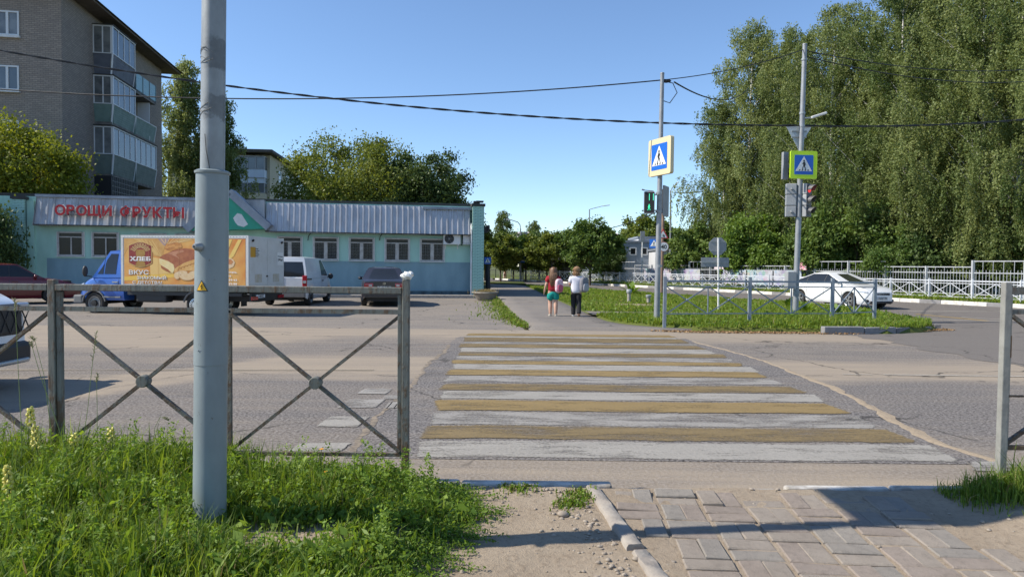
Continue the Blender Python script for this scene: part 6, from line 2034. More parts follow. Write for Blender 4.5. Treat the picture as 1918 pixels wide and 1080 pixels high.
# give way sign from behind
c = along(243)
t = thing('give_way_sign', 'pale triangular sign seen from behind above the fluorescent crossing sign', 'road sign', (c.x - .03, Y2 + .12, c.z), 0)
mb = MB(); mb.prism([(-0.37, 0.26), (0.0, -0.40), (0.37, 0.26)], 0.0, 0.02); mb.build('panel', M('sign_back_pale', (0.42, 0.47, 0.50), 0.4, 0.2), t)
for z in (.12, -.05):
    mb = MB(); mb.bx(-.22, .22, -.03, -.001, z - .02, z + .02); mb.build('bracket', m_galv, t)
def signal(label, pos, rz, lit):
    t = thing('traffic_light', label, 'traffic light', pos, rz, 'traffic lights on the tall pole')
    for k, cc in enumerate(((0.6, 0.03, 0.03), (0.16, 0.15, 0.12), (0.12, 0.14, 0.12))):
        z = 0.325 - 0.325 * k
        mb = MB(); mb.bx(-.15, .15, 0, .14, z - .158, z + .158); s_ = mb.build('lamp_unit', m_houseg, t, bevel=.02)
        mb = MB(); mb.bx(-.145, .145, -.004, .0, z - .15, z + .15); mb.build('front_plate', m_housing, s_)
        T = Matrix.Translation((0, -.005, z)) @ Matrix.Rotation(rad(90), 4, 'X')
        mb = MB(); mb.lathe([(0, .03), (.06, .022), (.105, .0)], 20, T); mb.build('lens', M('lens_%s' % ('red', 'amber', 'green')[k], cc, 0.2, emit=1.0 if (lit and k == 0) else 0), s_, smooth=60)
        mb = MB(); P = []
        for a in np.linspace(-.35, math.pi + .35, 17):
            P.append([(.118 * math.cos(a), -.004, z + .118 * math.sin(a)), (.122 * math.cos(a), -.22 + .10 * (1 - max(0, math.sin(a))), z + .118 * math.sin(a) - .0)])
        mb.grid(P); mb.build('visor', m_housing, s_, smooth=60)
    for z in (.33, -.33):
        mb = MB(); mb.bx(-.02, .02, .14, .3, z - .03, z + .03); mb.build('bracket', m_galv, t)
    return t
c = along(360)
signal('traffic light with a red lens and hooded lamps facing the side street', (c.x + .26, Y2 - .06, c.z), rad(40), True)
signal('grey traffic light housing seen from behind beneath the fluorescent sign', (c.x - .22, Y2 + .1, c.z), rad(168), False)

# --- signs further off
def small_pole(name, label, px, py0, py1, Y, r, zoff=0.0, mat=m_polg, cat='pole'):
    a, b = D(px, py1, Y), D(px, py0, Y)
    return pole(name, label, a, b, r, r * .9, mat, cat)
# octagon and board from behind
Y3 = 23.5
a = D(1345.5, 585, Y3); a.z = -.1
t = pole('sign_pole', 'thin pale post carrying an octagonal sign and a blank board', a, D(1345.5, 446, Y3), .032, .032, m_white)
c = D(1345, 461, Y3)
t = thing('stop_sign', 'octagonal sign seen from behind on the thin pale post', 'road sign', c + Vector((0, .04, 0)))
mb = MB(); mb.prism([(.325 * math.cos(rad(22.5 + 45 * k)), .325 * math.sin(rad(22.5 + 45 * k))) for k in range(8)], 0, .02); mb.build('panel', m_signback, t)
for z in (.16, -.16):
    mb = MB(); mb.bx(-.26, .26, -.02, -.001, z - .015, z + .015); mb.build('bracket', m_galv, t)
c = D(1340, 491, Y3)
t = thing('notice_board', 'blank grey rectangular board back below the octagonal sign', 'road sign', c + Vector((0, .04, 0)))
mb = MB(); mb.prism(poly_round(.96, .33, .02), 0, .02); mb.build('panel', m_signback, t)
mb = MB(); mb.bx(-.45, .45, -.02, -.001, -.02, .02); mb.build('bracket', m_galv, t)
# triangle, 40 and crossing sign on a rusty post
Y4 = 40
a = D(1238.5, 545, Y4); a.z = -.2
m_rustpost = M('rusty_post', (0.30, 0.20, 0.14), 0.8, c2=(0.22, 0.14, 0.1), scale=4)
pole('sign_pole', 'brownish post carrying the speed limit sign and warning triangle', a, D(1242, 395, Y4), .10, .09, m_rustpost)
c = D(1242, 439, Y4 - .15)
t = thing('warning_sign', 'red bordered warning triangle above the speed limit sign', 'road sign', c)
t.scale = (.76, .76, .76)
mb = MB(); mb.prism([(-.42, -.30), (.42, -.30), (0, .44)], 0, .03); mb.build('panel', m_sred, t)
mb = MB(); mb.prism([(-.30, -.235), (.30, -.235), (0, .30)], -.006, 0.001); mb.build('white_field', m_swhite, t)
mb = MB(); man(mb, .4, -.012, -.0055, 1, -.09); mb.prism([(.05, -.2), (.13, -.2), (.12, -.02), (.06, -.02)], -.012, -.0055); mb.build('figures', m_sblack, t)
c = D(1243.5, 462, Y4 - .15)
t = thing('speed_limit_sign', 'round speed limit sign reading 40 below the warning triangle', 'road sign', c)
t.scale = (.80, .80, .80)
circ = lambda r, n=24: [(r * math.cos(2 * math.pi * k / n), r * math.sin(2 * math.pi * k / n)) for k in range(n)]
mb = MB(); mb.prism(circ(.36), 0, .03); mb.build('panel', M('faded_red', (0.42, 0.16, 0.15), .5), t)
mb = MB(); mb.prism(circ(.32), -.006, .001); mb.build('white_field', m_swhite, t)
mb = MB(); add_text(mb, Matrix.Translation((0, -.0075, -.15)), '40', .42, .015, 0, 'CENTER'); mb.build('number', m_sblack, t)
c = D(1225, 456, Y4)
crossing_sign('blue crossing sign partly hidden behind the slim signal pole', c, rad(-20), .52, None, 1, .03)
# lamp posts
def lamp(label, px, pyb, pyt, Y, pts, hd_, r=.09):
    a = D(px, pyb, Y); a.z = -.25
    t = thing('street_lamp', label, 'street lamp', a, 0, 'street lamps beyond the lawn')
    top = D(px, pyt, Y) - a
    mb = MB(); mb.tube([(0, 0, 0), top * .35, top], [r * 1.5, r, r * .7], 10); mb.build('shaft', m_polg, t, smooth=50)
    P = [top - Vector((0, 0, .02))] + [D(x, y, Y) - a for x, y in pts]
    mb = MB(); mb.tube(P, r * .45, 6); mb.build('arm', m_polg, t)
    h0, h1 = P[-1], D(*hd_, Y) - a
    mb = MB(); mb.bar(h0, h1, .22, .10); mb.build('lamp_head', m_white, t, bevel=.02)
lamp('street lamp arching over the street by the row of small trees', 975, 524, 428, 70, [(974, 421), (970, 416), (958, 412)], (948, 411))
lamp('street lamp with an upswept arm rising above the dark round tree', 1104, 520, 392, 92, [(1112, 390), (1128, 386)], (1142, 384), .10)
lamp('street lamp with two raised arms behind the warning triangle', 1256, 520, 357, 60, [(1260, 350), (1266, 345)], (1271, 341), .09)
c = D(976.5, 485, 69)
crossing_sign('blue crossing sign fixed to the far street lamp', c, rad(12), .62 * 69 / 60, None, 1, .03, 'far blue crossing signs')
Yp = 38
a = D(914, 548, Yp); a.z = gz(Yp)
pole('sign_pole', 'dark post beside the mint brick pier', a, D(914, 496, Yp), .14, .12, M('dark_post', (0.03, 0.03, 0.035), .6))
crossing_sign('blue crossing sign on the dark post beside the mint brick pier', D(913.5, 488, Yp - .2), rad(5), .38, None, -1, .03, 'far blue crossing signs')
# white banner flags on tall poles
def flag(label, pxp, pyt, pts, Y):
    a = D(pxp, 520, Y); a.z = -.2
    t = thing('banner_flag', label, 'flag', a, 0, 'pale banners behind the trees')
    mb = MB(); mb.tube([(0, 0, 0), D(pxp, pyt, Y) - a], .05, 8); mb.build('flagpole', m_polg, t)
    rows = []
    for j in range(5):
        f = j / 4; row = []
        for i in range(9):
            g = i / 8
            top = Vector(pts[0]).lerp(Vector(pts[1]), g); bot = Vector(pts[3]).lerp(Vector(pts[2]), g)
            p = top.lerp(bot, f); q = D(p.x, p.y, Y) - a; q.y += .25 * math.sin(g * 9 + f * 2); row.append(q)
        rows.append(row)
    mb = MB(); mb.grid(rows); mb.build('cloth', M('banner_cloth', (0.62, 0.58, 0.60), .8, c2=(0.48, 0.42, 0.46), scale=1.2), t, smooth=60)
flag('white banner flag hanging at the edge of the dark round tree', 1158, 437, [(1139, 438, 0), (1157, 436, 0), (1159, 464, 0), (1144, 466, 0)], 66)
flag('pale pink banner stretched behind the far street lamp', 958, 433, [(958, 434, 0), (992, 434, 0), (990, 445, 0), (964, 444, 0)], 78)

# ------------------------------------------------------------------ vent stubs on the lawn
for k, (px, pb_, pt_) in enumerate(((1178, 562, 538), (1214.5, 565, 548))):
    a = G(px, pb_ + 3, .13)
    hgt = (pb_ + 1 - pt_) * a.y / F
    t = thing('vent_pipe', ('concrete vent stub with a grey cap beside the tall leafy weed', 'shorter concrete vent stub with a grey cap near the slim pole')[k], 'vent pipe', (a.x, a.y, a.z - .05), 0, 'vent stubs on the lawn')
    mb = MB(); mb.tube([(0, 0, 0), (0, 0, hgt * .72)], .075, 14); mb.build('pipe', m_conc, t, smooth=50)
    mb = MB(); mb.tube([(0, 0, hgt * .72), (0, 0, hgt * .78), (0, 0, hgt), (0, 0, hgt * 1.03)], [.085, .11, .11, .09], 14); mb.build('cap', m_houseg, t, smooth=50)
# concrete bowl planter by the pier
a = G(909, 562, 0.02)
t = thing('planter', 'weathered concrete bowl planter with dry plants beside the mint pier', 'planter', (a.x, a.y, a.z - .03))
mb = MB(); mb.lathe([(0, 0), (.32, 0), (.50, .22), (.56, .34), (.60, .36), (.58, .42), (.50, .42), (.48, .34), (0, .33)], 22); mb.build('bowl', M('planter_concrete', (0.2, 0.18, 0.15), .95, c2=(0.30, 0.27, 0.22), scale=5, bump=.4), t, smooth=40)
PL_POS = (a.x, a.y, a.z)

# ------------------------------------------------------------------ low grey fence on the island
gp = [(D(1244.5, 600, 15.75).x, 15.75), (D(1403.4, 600, 16.25).x, 16.25), (D(1558, 600, 16.6).x, 16.6), (9.44, 17.75)]
isl = thing('pedestrian_fence', 'low blue grey fence with X braces round the corner of the grass island', 'fence', (0, 0, 0))
m_gf = M('blue_grey_fence_paint', (0.26, 0.30, 0.34), 0.5, 0.2, c2=(0.20, 0.23, 0.26), scale=6)
m_gfw = M('white_fence_paint', (0.55, 0.57, 0.60), 0.5, c2=(0.46, 0.48, 0.51), scale=4)
def fence_run(root, pts, zg, mat, zb=.22, zm=.86, zt=.98, hp=1.08, pw=.07, bar=.024, rail=.045, hubs=True, mats=None):
    mes = {}
    for (x, y) in pts:
        z = zg(y)
        mb = MB(); mb.bx(x - pw / 2, x + pw / 2, y - pw / 2, y + pw / 2, z - .1, z + hp); mb.build('post', mat, root)
    for (a, b) in zip(pts[:-1], pts[1:]):
        A_ = Vector((*a, zg(a[1]))); B_ = Vector((*b, zg(b[1])))
        d = (B_ - A_); L = d.length
        def P(f, h, o=0):
            n = Vector((-d.y, d.x, 0)).normalized() * o
            return A_ + d * f + Vector((0, 0, h)) + n
        for h, w_ in ((zt, rail), (zm, bar * 1.1), (zb, bar)):
            mb = MB(); mb.bar(P(.015, h), P(.985, h), w_, w_); mb.build('rail', mat, root)
        mb = MB(); mb.bar(P(.5, zb), P(.5, zm), bar, bar); mb.build('upright_bar', mat, root)
        for f0, f1 in ((.02, .49), (.51, .98)):
            mb = MB(); mb.bar(P(f0, zm - .01, .008), P(f1, zb + .01, .008), bar * .8, bar); mb.build('brace', mat, root)
            mb = MB(); mb.bar(P(f0, zb + .01, -.008), P(f1, zm - .01, -.008), bar * .8, bar); mb.build('brace', mat, root)
            if hubs:
                c = P((f0 + f1) / 2, (zm + zb) / 2)
                mb = MB(); mb.sphere(c, .032, 8, 6); mb.build('hub', mat, root)
fence_run(isl, gp, lambda y: 0.06 - .03 * sm(16, 18, y), m_gf)
# long white fence along the far kerb
ff = thing('street_fence', 'long white fence with X braces along the far painted kerb', 'fence', (0, 0, 0))
pts = []
y = 74.0
while y > 18.5:
    pts.append((kerb_x(y) + 1.15, y)); y -= 1.84
fence_run(ff, pts, lambda y: gz(y) + .1, m_gfw, pw=.08, bar=.03, rail=.055, hubs=False)
m_pick = M('picket_paint', (0.42, 0.43, 0.45), 0.6, c2=(0.33, 0.34, 0.36), scale=4)  # greyer than the other white fence: tree shade put into the paint colour
# second white fence of close pickets behind it
sf = thing('picket_fence', 'tall white picket fence in front of the birches', 'fence', (0, 0, 0))
def spt(y, o=5.2):
    return Vector((kerb_x(y) + o, y, gz(y)))
y = 66.0; k = 0
pk = MB()
while y > 17:
    a, b = spt(y), spt(y - 2.2)
    h = 2.05 if k % 5 < 2 or k > 13 else 1.75
    mb = MB(); mb.bx(a.x - .06, a.x + .06, a.y - .06, a.y + .06, 0 + a.z, a.z + h + .05); mb.build('post', m_pick, sf)
    for z in (.35, 1.45, h):
        mb = MB(); mb.bar(a + Vector((0, 0, z)), b + Vector((0, 0, z)), .04, .05); mb.build('rail', m_pick, sf)
    for q in range(1, 15):
        p = a.lerp(b, q / 15); pk.bar(p + Vector((0, 0, .2)), p + Vector((0, 0, h if q % 3 == 0 else 1.6)), .022, .022)
    y -= 2.2; k += 1
o = pk.build('picket', m_pick, sf); o['kind'] = 'stuff'
m_art = bpy.data.materials.new('painted_panel')
t = NT(m_art)
vo = t.n('ShaderNodeTexVoronoi'); vo.inputs['Scale'].default_value = 2.2
t.l(t.pos((1, 1, 1), True), vo.inputs['Vector'])
hs = t.n('ShaderNodeHueSaturation'); hs.inputs['Saturation'].default_value = .55; hs.inputs['Value'].default_value = .5
t.l(vo.outputs['Color'], hs.inputs['Color'])
c = t.mix(0.45, hs.outputs[0], (0.28, 0.31, 0.46))
t.l(t.mix(t.ramp(t.noise(t.pos((1, 1, 1), True), 3, 4), [(.45, 0.), (.6, 1.)]), c, (0.42, 0.43, 0.47)), t.b.inputs['Base Color'])
y = 60.0; k = 0
while y > 45:
    a, b = spt(y, 4.95), spt(y - 2.1, 4.95)
    if k % 4 != 3:
        mb = MB(); mb.bar(a + Vector((0, 0, .95)), b + Vector((0, 0, .95)), .03, 1.05); mb.build('painted_panel', m_art, sf)
    y -= 2.2; k += 1
for py_, yy in ((.3, 35.0),):
    pass
a = spt(32.5, 5.1)
for k, (yy, c) in enumerate(((45.2, (0.5, 0.06, 0.16)), (52, (0.6, 0.45, 0.5)))):
    a, b = spt(yy, 4.9), spt(yy - .9, 4.9)
    mb = MB(); mb.bar(a + Vector((0, 0, 1.75)), b + Vector((0, 0, 1.75)), .03, .5); mb.build('notice', M('notice_%d' % k, c, .6, c2=(.7, .65, .65), scale=6), sf)

# dark metal fence in front of the small trees
df = thing('railing_fence', 'low dark railing under the row of small street trees', 'fence', (0, 0, 0))
q = MB()
for i in range(15):
    x = -4 + i * 1.05
    mb = MB(); mb.bx(x - .04, x + .04, 80.6 - i * .9, 80.68 - i * .9, -.2, 1.0); mb.build('post', m_trimb, df)
mb = MB(); mb.bar((-4, 80.64, .85), (10.7, 68.04, .85), .05, .05); mb.build('rail', m_trimb, df)
mb = MB(); mb.bar((-4, 80.64, .25), (10.7, 68.04, .25), .05, .05); mb.build('rail', m_trimb, df)
# bus shelter glimpsed behind the children
c = D(1062, 530, 66); c.z = -.2
t = thing('bus_shelter', 'dark bus shelter with a pale roof edge behind the two children', 'bus shelter', c)
mb = MB(); mb.bx(-1.6, 1.3, 0, 1.6, 2.2, 2.42); mb.build('roof', m_white, t)
mb = MB(); mb.bx(-1.5, 1.2, 1.5, 1.55, 0, 2.2); mb.build('back_wall', m_dglass, t)
for x in (-1.5, 1.2):
    mb = MB(); mb.bx(x - .05, x + .05, .05, .15, 0, 2.2); mb.build('leg', m_trimb, t)
mb = MB(); mb.bx(-1.2, .9, 1.0, 1.4, .4, .5); mb.build('bench', m_trimb, t)
# kerbside bin / cabinet by the hall
c = D(1202, 530, 58); c.z = -.1
t = thing('sign_pole', 'thin pale post in front of the blue grey hall', 'pole', c)
mb = MB(); mb.tube([(0, 0, 0), (0, 0, 4.4)], .05, 8); mb.build('shaft', m_white, t)
mb = MB(); mb.bx(-.18, .18, -.1, 0, 3.7, 4.5); mb.build('plate', m_signback, t)

# ------------------------------------------------------------------ overhead cables
m_cable = M('cable_black', (0.012, 0.013, 0.016), 0.6)
def cable(label, P0, P1, sag, r, n=40, twist=False):
    P0, P1 = Vector(P0), Vector(P1)
    pts = []
    for k in range(n + 1):
        f = k / n
        p = P0.lerp(P1, f); p.z -= sag * 4 * f * (1 - f)
        pts.append(p)
    mb = MB()
    if twist:
        for ph in (0, math.pi):
            q = []
            for k in range(n * 6 + 1):
                f = k / (n * 6); p = P0.lerp(P1, f); p.z -= sag * 4 * f * (1 - f)
                a = f * (P1 - P0).length * 5 + ph
                q.append(p + Vector((0, math.cos(a), math.sin(a))) * r)
            mb.tube(q, r, 5)
    else:
        mb.tube(pts, r, 6)
    return tag(mb.build('overhead_cable', m_cable, None, smooth=60), label, 'cable', 'overhead cables')
att = along(227)
cable('thick twisted cable sagging from the apartment block side to the tall pole', D(-330, 30, 18), att, 0.70, 0.016, twist=True)
cable('twisted cable running on from the tall pole in front of the birches', att, D(2150, 196, 24), 0.25, 0.016, twist=True)
at1 = D(1241, 150, Y1)
cable('thin cable reaching the top of the slim pole from far beyond the shop', D(-260, 145, 17), at1, 0.5, 0.016)
cable('thin cable strung between the slim pole and the tall pole tops', at1, along(92), 0.12, 0.012)
cable('loose low cable drooping from the slim pole into the birches', at1 + Vector((.3, 0, -.05)), D(1400, 168, 38), 0.5, 0.02)
for k, (x, y, s) in enumerate(((1950, 128, .3), (1960, 150, .35))):
    cable(('upper', 'lower')[k] + ' of two cables leaving the top of the tall pole toward the tallest birches', along(94 + 10 * k), D(x, y, 26), s, 0.014)
cable('distant cable rising behind the green walking signal', D(1085, 435, 80), D(1232, 396, 52), .4, .035)
cable('distant pale cable behind the warning triangle', D(1262, 361, 60), D(1420, 338, 60), .3, .035)
# ------------------------------------------------------------------ vegetation
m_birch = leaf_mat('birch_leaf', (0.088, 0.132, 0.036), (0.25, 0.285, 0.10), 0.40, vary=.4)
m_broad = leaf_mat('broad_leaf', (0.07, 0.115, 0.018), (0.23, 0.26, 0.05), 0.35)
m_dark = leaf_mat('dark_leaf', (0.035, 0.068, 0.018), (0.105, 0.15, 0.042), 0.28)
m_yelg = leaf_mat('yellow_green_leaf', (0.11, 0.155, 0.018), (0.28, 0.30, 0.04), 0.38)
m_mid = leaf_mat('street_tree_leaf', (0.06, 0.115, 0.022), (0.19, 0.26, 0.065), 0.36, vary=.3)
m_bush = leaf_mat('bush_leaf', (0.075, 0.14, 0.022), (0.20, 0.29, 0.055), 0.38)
m_bark = M('bark', (0.10, 0.08, 0.06), 0.95, c2=(0.05, 0.04, 0.03), scale=10, stretch=(1, 1, .3), bump=.5, bscale=20)
m_bbark = M('birch_bark', (0.50, 0.48, 0.44), 0.85, c2=(0.06, 0.055, 0.05), scale=3.2, stretch=(1.2, 1.2, .9), lo=.54, hi=.62)

def birch_mesh(seed, h, r, n_bough=70, per=22, leaf=.085, base=.18, droop=2.4):
    """weeping birch: boughs carry hanging strands"""
    g = np.random.default_rng(seed); rr = random.Random(seed)
    tb = MB()
    lean = np.array([g.normal(0, .25), g.normal(0, .25)])
    ax = lambda t: np.array([lean[0] * t * t + .12 * math.sin(t * 7 + seed), lean[1] * t * t + .1 * math.cos(t * 6 + seed), h * t])
    tb.tube([tuple(ax(t)) for t in np.linspace(0, .97, 14)], [max(.015, .17 * (1 - t) ** 1.1 * h / 16 + .012) for t in np.linspace(0, .97, 14)], 9)
    Ps, Ts = [], []
    env = lambda t: r * (max(0.0, min(1, (t - base) / .22)) ** .6) * (max(0, 1.02 - t) ** .55) * 1.22
    for b in range(n_bough):
        t = base + (1 - base) * (b + g.random()) / n_bough
        an = b * 2.39996 + g.normal(0, .3)
        R = env(t) * g.choice([g.uniform(.3, .7), g.uniform(.75, 1.15), g.uniform(.95, 1.35)], p=[.3, .5, .2])
        p0 = ax(max(.05, t - R * .055))
        p1 = ax(t) + np.array([math.cos(an) * R, math.sin(an) * R, R * .16])
        pm = (p0 + p1) / 2 + np.array([0, 0, .12 * R])
        if b % 2 == 0 or t > .75:
            tb.tube([tuple(p0), tuple(pm), tuple(p1)], [.035 * (1 - t) + .012, .02 * (1 - t) + .008, .005], 5)
        btint = g.normal(.45, .2)
        for s in range(per):
            f = g.uniform(.3, 1.05)
            q = p0 * (1 - f) ** 2 + pm * 2 * f * (1 - f) + p1 * f * f
            q = q + g.normal(0, [.25, .25, .18])
            L = g.uniform(.15, 1) ** 1.3 * droop * 1.3 * (.45 + .55 * min(1, R / r * 1.3)) * (1.35 - 1.12 * t)
            L = min(L, max(.2, q[2] - 1.2))
            n = int(L / .040) + 3 + int(9 * t)
            tt = np.sort(g.random(n))
            dr = np.array([math.cos(an), math.sin(an), 0]) * .28 + g.normal(0, .07, 3)
            pts = q + np.outer(tt - .35 * tt ** 2, dr) - np.outer(tt ** 1.15 * L, [0, 0, 1]) + g.normal(0, .04 + .075 * t, (n, 3))
            Ps.append(pts); Ts.append(np.clip(btint + g.normal(0, .17, n) + .12 * (1 - tt), 0, 1))
    P = np.concatenate(Ps); T = np.concatenate(Ts)
    return tb.mesh('trunk', m_bbark, 60), rand_leaves('crown', P, leaf, T, m_birch, .58, hang=.45, r=g)

def clump_mesh(seed, h, rx, n_cl, n_leaf, leaf, mat, base=.25, bark=m_bark, tr=.16, clr=.36, top=1.0, tint=.45, sq=2.2, spiky=0.0):
    g = np.random.default_rng(seed)
    tb = MB()
    zc, rz = h * (base + 1) / 2, h * (1 - base) / 2
    fork = h * (base + .08)
    tb.tube([(0, 0, -.1), (.03, .02, fork * .5), (.0, .05, fork), (.05, 0, h * .7)], [tr * 1.25, tr, tr * .8, tr * .25], 9)
    Ps, Ts = [], []
    per = n_leaf // n_cl
    for c in range(n_cl):
        v = unit(g.normal(size=3)); k = g.random() ** .35
        k = min(1.2, k * (1 + spiky * max(0, g.normal(0, .25))))
        cz = v[2]
        wide = (1 - abs(cz) ** sq) ** .5 if abs(cz) < 1 else 0
        hor = unit(np.array([v[0], v[1], 0.0]))
        ctr = np.array([hor[0] * rx * wide * k * .86, hor[1] * rx * wide * k * .86, zc + cz * rz * k * .88])
        cr = rx * clr * g.uniform(.6, 1.15)
        if c % 2 == 0:
            st = np.array([0, 0, fork * g.uniform(.75, 1.3)])
            md = (st + ctr) / 2 + np.array([0, 0, .1 * rx])
            tb.tube([tuple(st), tuple(md), tuple(ctr)], [tr * .4, tr * .22, tr * .06], 5)
        d = unit(g.normal(size=(per, 3)))
        rad_ = cr * (g.random(per) ** .45)
        # sprays: pull leaves onto a few twigs
        tw = unit(g.normal(size=(9, 3)) + np.array([0, 0, .25]) + .6 * unit(ctr - np.array([0, 0, zc * .8])))
        pick = tw[g.integers(0, 9, per)]
        dd = unit(d * .62 + pick * .75)
        far_ = np.where(g.random(per) < .22, 1.75, 1.15)[:, None]
        p = ctr + dd * rad_[:, None] * np.array([1, 1, .85]) * far_
        Ps.append(p); Ts.append(np.clip(g.normal(tint, .14) + g.normal(0, .17, per), 0, 1))
    P = np.concatenate(Ps); T = np.concatenate(Ts)
    keep = P[:, 2] > .12 * h * base + .05
    return tb.mesh('trunk', bark, 60), rand_leaves('crown', P[keep], leaf, T[keep], mat, .62, r=g)

def tree(name, label, cat, pair, x, y, rz=0, s=1.0, group=None, z=None):
    t = thing(name, label, cat, (x, y, (gz(y) if z is None else z)), rz, group)
    link('trunk', pair[0], t); link('crown', pair[1], t)
    t.scale = s if isinstance(s, tuple) else (s, s, s)
    return t
# birches on the far side of the street
BA = birch_mesh(1, 17.0, 4.3, 84, 40, leaf=.068, droop=1.8, base=.10)
BB = birch_mesh(2, 20.0, 5.0, 98, 40, leaf=.068, droop=2.0, base=.10)
BC = birch_mesh(3, 24.0, 5.6, 112, 40, leaf=.074, droop=2.2, base=.10)
GB = 'birches beyond the picket fence'
def bx_(px, Y):
    return D(px, 500, Y).x
def beyond(px, off):
    """depth at which the line of sight px passes off metres behind the far kerb"""
    r = D(px, 500, 1.0).x
    return (35.4 + off) / (r + .479)
birches = [(1402, 11, BA, 50, 0.3, 'birch with a forked white top standing nearest the warning triangle'),
           (1352, 10, BA, 195, 2.1, 'shorter weeping birch whose strands hang closest to the slim signal pole'),
           (1478, 12, BA, 62, 4.0, 'slender birch rising right behind the fluorescent crossing sign'),
           (1552, 10, BB, 18, 1.0, 'birch with a pointed crown just past the tall pole'),
           (1618, 14, BB, 70, 5.0, 'broad birch filling the gap beyond the pointed birch'),
           (1690, 10, BC, -60, 2.5, 'tall birch overtopping the picture above the white hatchback'),
           (1764, 12, BC, -90, 0.9, 'tall birch with bare white trunk showing high in its crown'),
           (1832, 9, BB, -60, 3.6, 'birch with long hanging curtains over the painted kerb'),
           (1905, 9, BC, -110, 5.5, 'weeping birch above the pale fence post at the frame edge'),
           (1975, 11, BC, -120, 1.7, 'last tall birch beyond the pale fence post'),
           (1860, 22, BC, -60, 2.2, 'birch standing back in shade behind the hanging curtains'),
           (1715, 23, BC, -20, 4.4, 'birch deep behind the two tallest birches'),
           (1455, 22, BA, 90, 1.2, 'birch deep behind the forked white top'),
           (1585, 24, BB, 60, 2.9, 'birch deep behind the pointed birch')]
HB = {id(BA): 17.0, id(BB): 20.0, id(BC): 24.0}
for px, off, m, top, rz, lab in birches:
    Y = beyond(px, off)
    h = 1.35 + (498 + (px - 959) * .01 - top) * Y / F + .2
    k = h / HB[id(m)]
    tree('birch_tree', lab, 'tree', m, bx_(px, Y), Y, rz, ((k, k, k) if px < 1500 else (k * 1.1, k * 1.1, k)), GB)
# bushes and young trees in front of them
U1 = clump_mesh(11, 4.2, 2.1, 90, 17000, .10, m_bush, base=.05, tr=.06, clr=.24, spiky=.5)
U2 = clump_mesh(12, 5.0, 2.6, 110, 24000, .10, m_mid, base=.04, tr=.08, clr=.22, spiky=.5)
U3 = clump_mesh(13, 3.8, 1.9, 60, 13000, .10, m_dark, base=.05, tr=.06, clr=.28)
bl_ = [(1402, 6.6, U1, 405, 1, 'bright green bush below the birch with the forked top'), (1446, 7, U1, 438, 3, 'smaller bright bush beside the tall pole foot'),
       (1532, 7, U2, 415, 2, 'leafy young tree behind the roof of the white hatchback'), (1600, 8, U2, 365, 4, 'dense young tree past the white hatchback'),
       (1680, 7, U2, 432, 0, 'low leafy tree above the painted kerb'), (1745, 8, U3, 425, 1, 'dark shaded bush behind the picket fence'),
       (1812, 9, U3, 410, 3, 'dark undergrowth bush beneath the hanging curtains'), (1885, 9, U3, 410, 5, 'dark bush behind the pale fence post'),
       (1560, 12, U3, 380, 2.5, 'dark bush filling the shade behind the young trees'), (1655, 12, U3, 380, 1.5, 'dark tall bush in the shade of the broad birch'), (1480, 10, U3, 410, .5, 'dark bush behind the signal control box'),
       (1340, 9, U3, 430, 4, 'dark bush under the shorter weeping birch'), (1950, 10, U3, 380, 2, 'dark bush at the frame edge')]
HU = {id(U1): 4.2, id(U2): 5.0, id(U3): 3.8}
for px, off, m, top, rz, lab in bl_:
    Y = beyond(px, off)
    k = (1.35 + (498 + (px - 959) * .01 - top) * Y / F + .2) / HU[id(m)]
    tree('bush', lab, 'bush', m, bx_(px, Y), Y, rz, (k * .95, k * .95, k), 'bushes beneath the birches')
# leafy tree beside the signs
S1 = clump_mesh(21, 4.6, 2.0, 60, 11000, .12, m_mid, base=.22, tr=.07, clr=.24, spiky=.9, tint=.6)
tree('small_tree', 'small leafy tree with pale sprays beside the speed limit sign', 'tree', S1, bx_(1290, 56), 56, 1.0, (1.05, 1.05, 1.02))
# street trees in the middle
R1_ = clump_mesh(31, 6.0, 2.8, 130, 24000, .13, m_mid, base=.24, tr=.10, clr=.20, tint=.4, spiky=.9)
R2_ = clump_mesh(32, 5.6, 2.4, 100, 18000, .13, m_broad, base=.26, tr=.09, clr=.20, tint=.4, spiky=.9)
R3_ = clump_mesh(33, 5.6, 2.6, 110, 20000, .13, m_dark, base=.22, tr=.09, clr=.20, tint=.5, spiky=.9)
GS = 'street trees beyond the lawn'
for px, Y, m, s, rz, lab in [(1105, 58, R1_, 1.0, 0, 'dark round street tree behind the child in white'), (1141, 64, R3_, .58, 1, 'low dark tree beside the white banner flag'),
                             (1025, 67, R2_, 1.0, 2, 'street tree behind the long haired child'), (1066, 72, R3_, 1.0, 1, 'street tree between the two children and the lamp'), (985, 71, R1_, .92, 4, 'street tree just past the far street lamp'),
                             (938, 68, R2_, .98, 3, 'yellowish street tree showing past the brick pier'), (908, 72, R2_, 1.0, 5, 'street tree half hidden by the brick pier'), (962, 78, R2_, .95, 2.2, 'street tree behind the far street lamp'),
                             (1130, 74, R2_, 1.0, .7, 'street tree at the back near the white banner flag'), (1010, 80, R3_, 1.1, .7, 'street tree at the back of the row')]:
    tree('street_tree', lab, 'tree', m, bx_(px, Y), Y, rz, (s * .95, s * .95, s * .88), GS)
Bsm = birch_mesh(5, 9.0, 2.0, 40, 14, leaf=.11, droop=1.4, base=.2)
tree('birch_tree', 'small distant birch with a thin top behind the brick pier', 'tree', Bsm, bx_(945, 90), 90, 0, .95)
tree('birch_tree', 'thin distant birch beside the far street lamp', 'tree', Bsm, bx_(995, 95), 95, 2, .85)
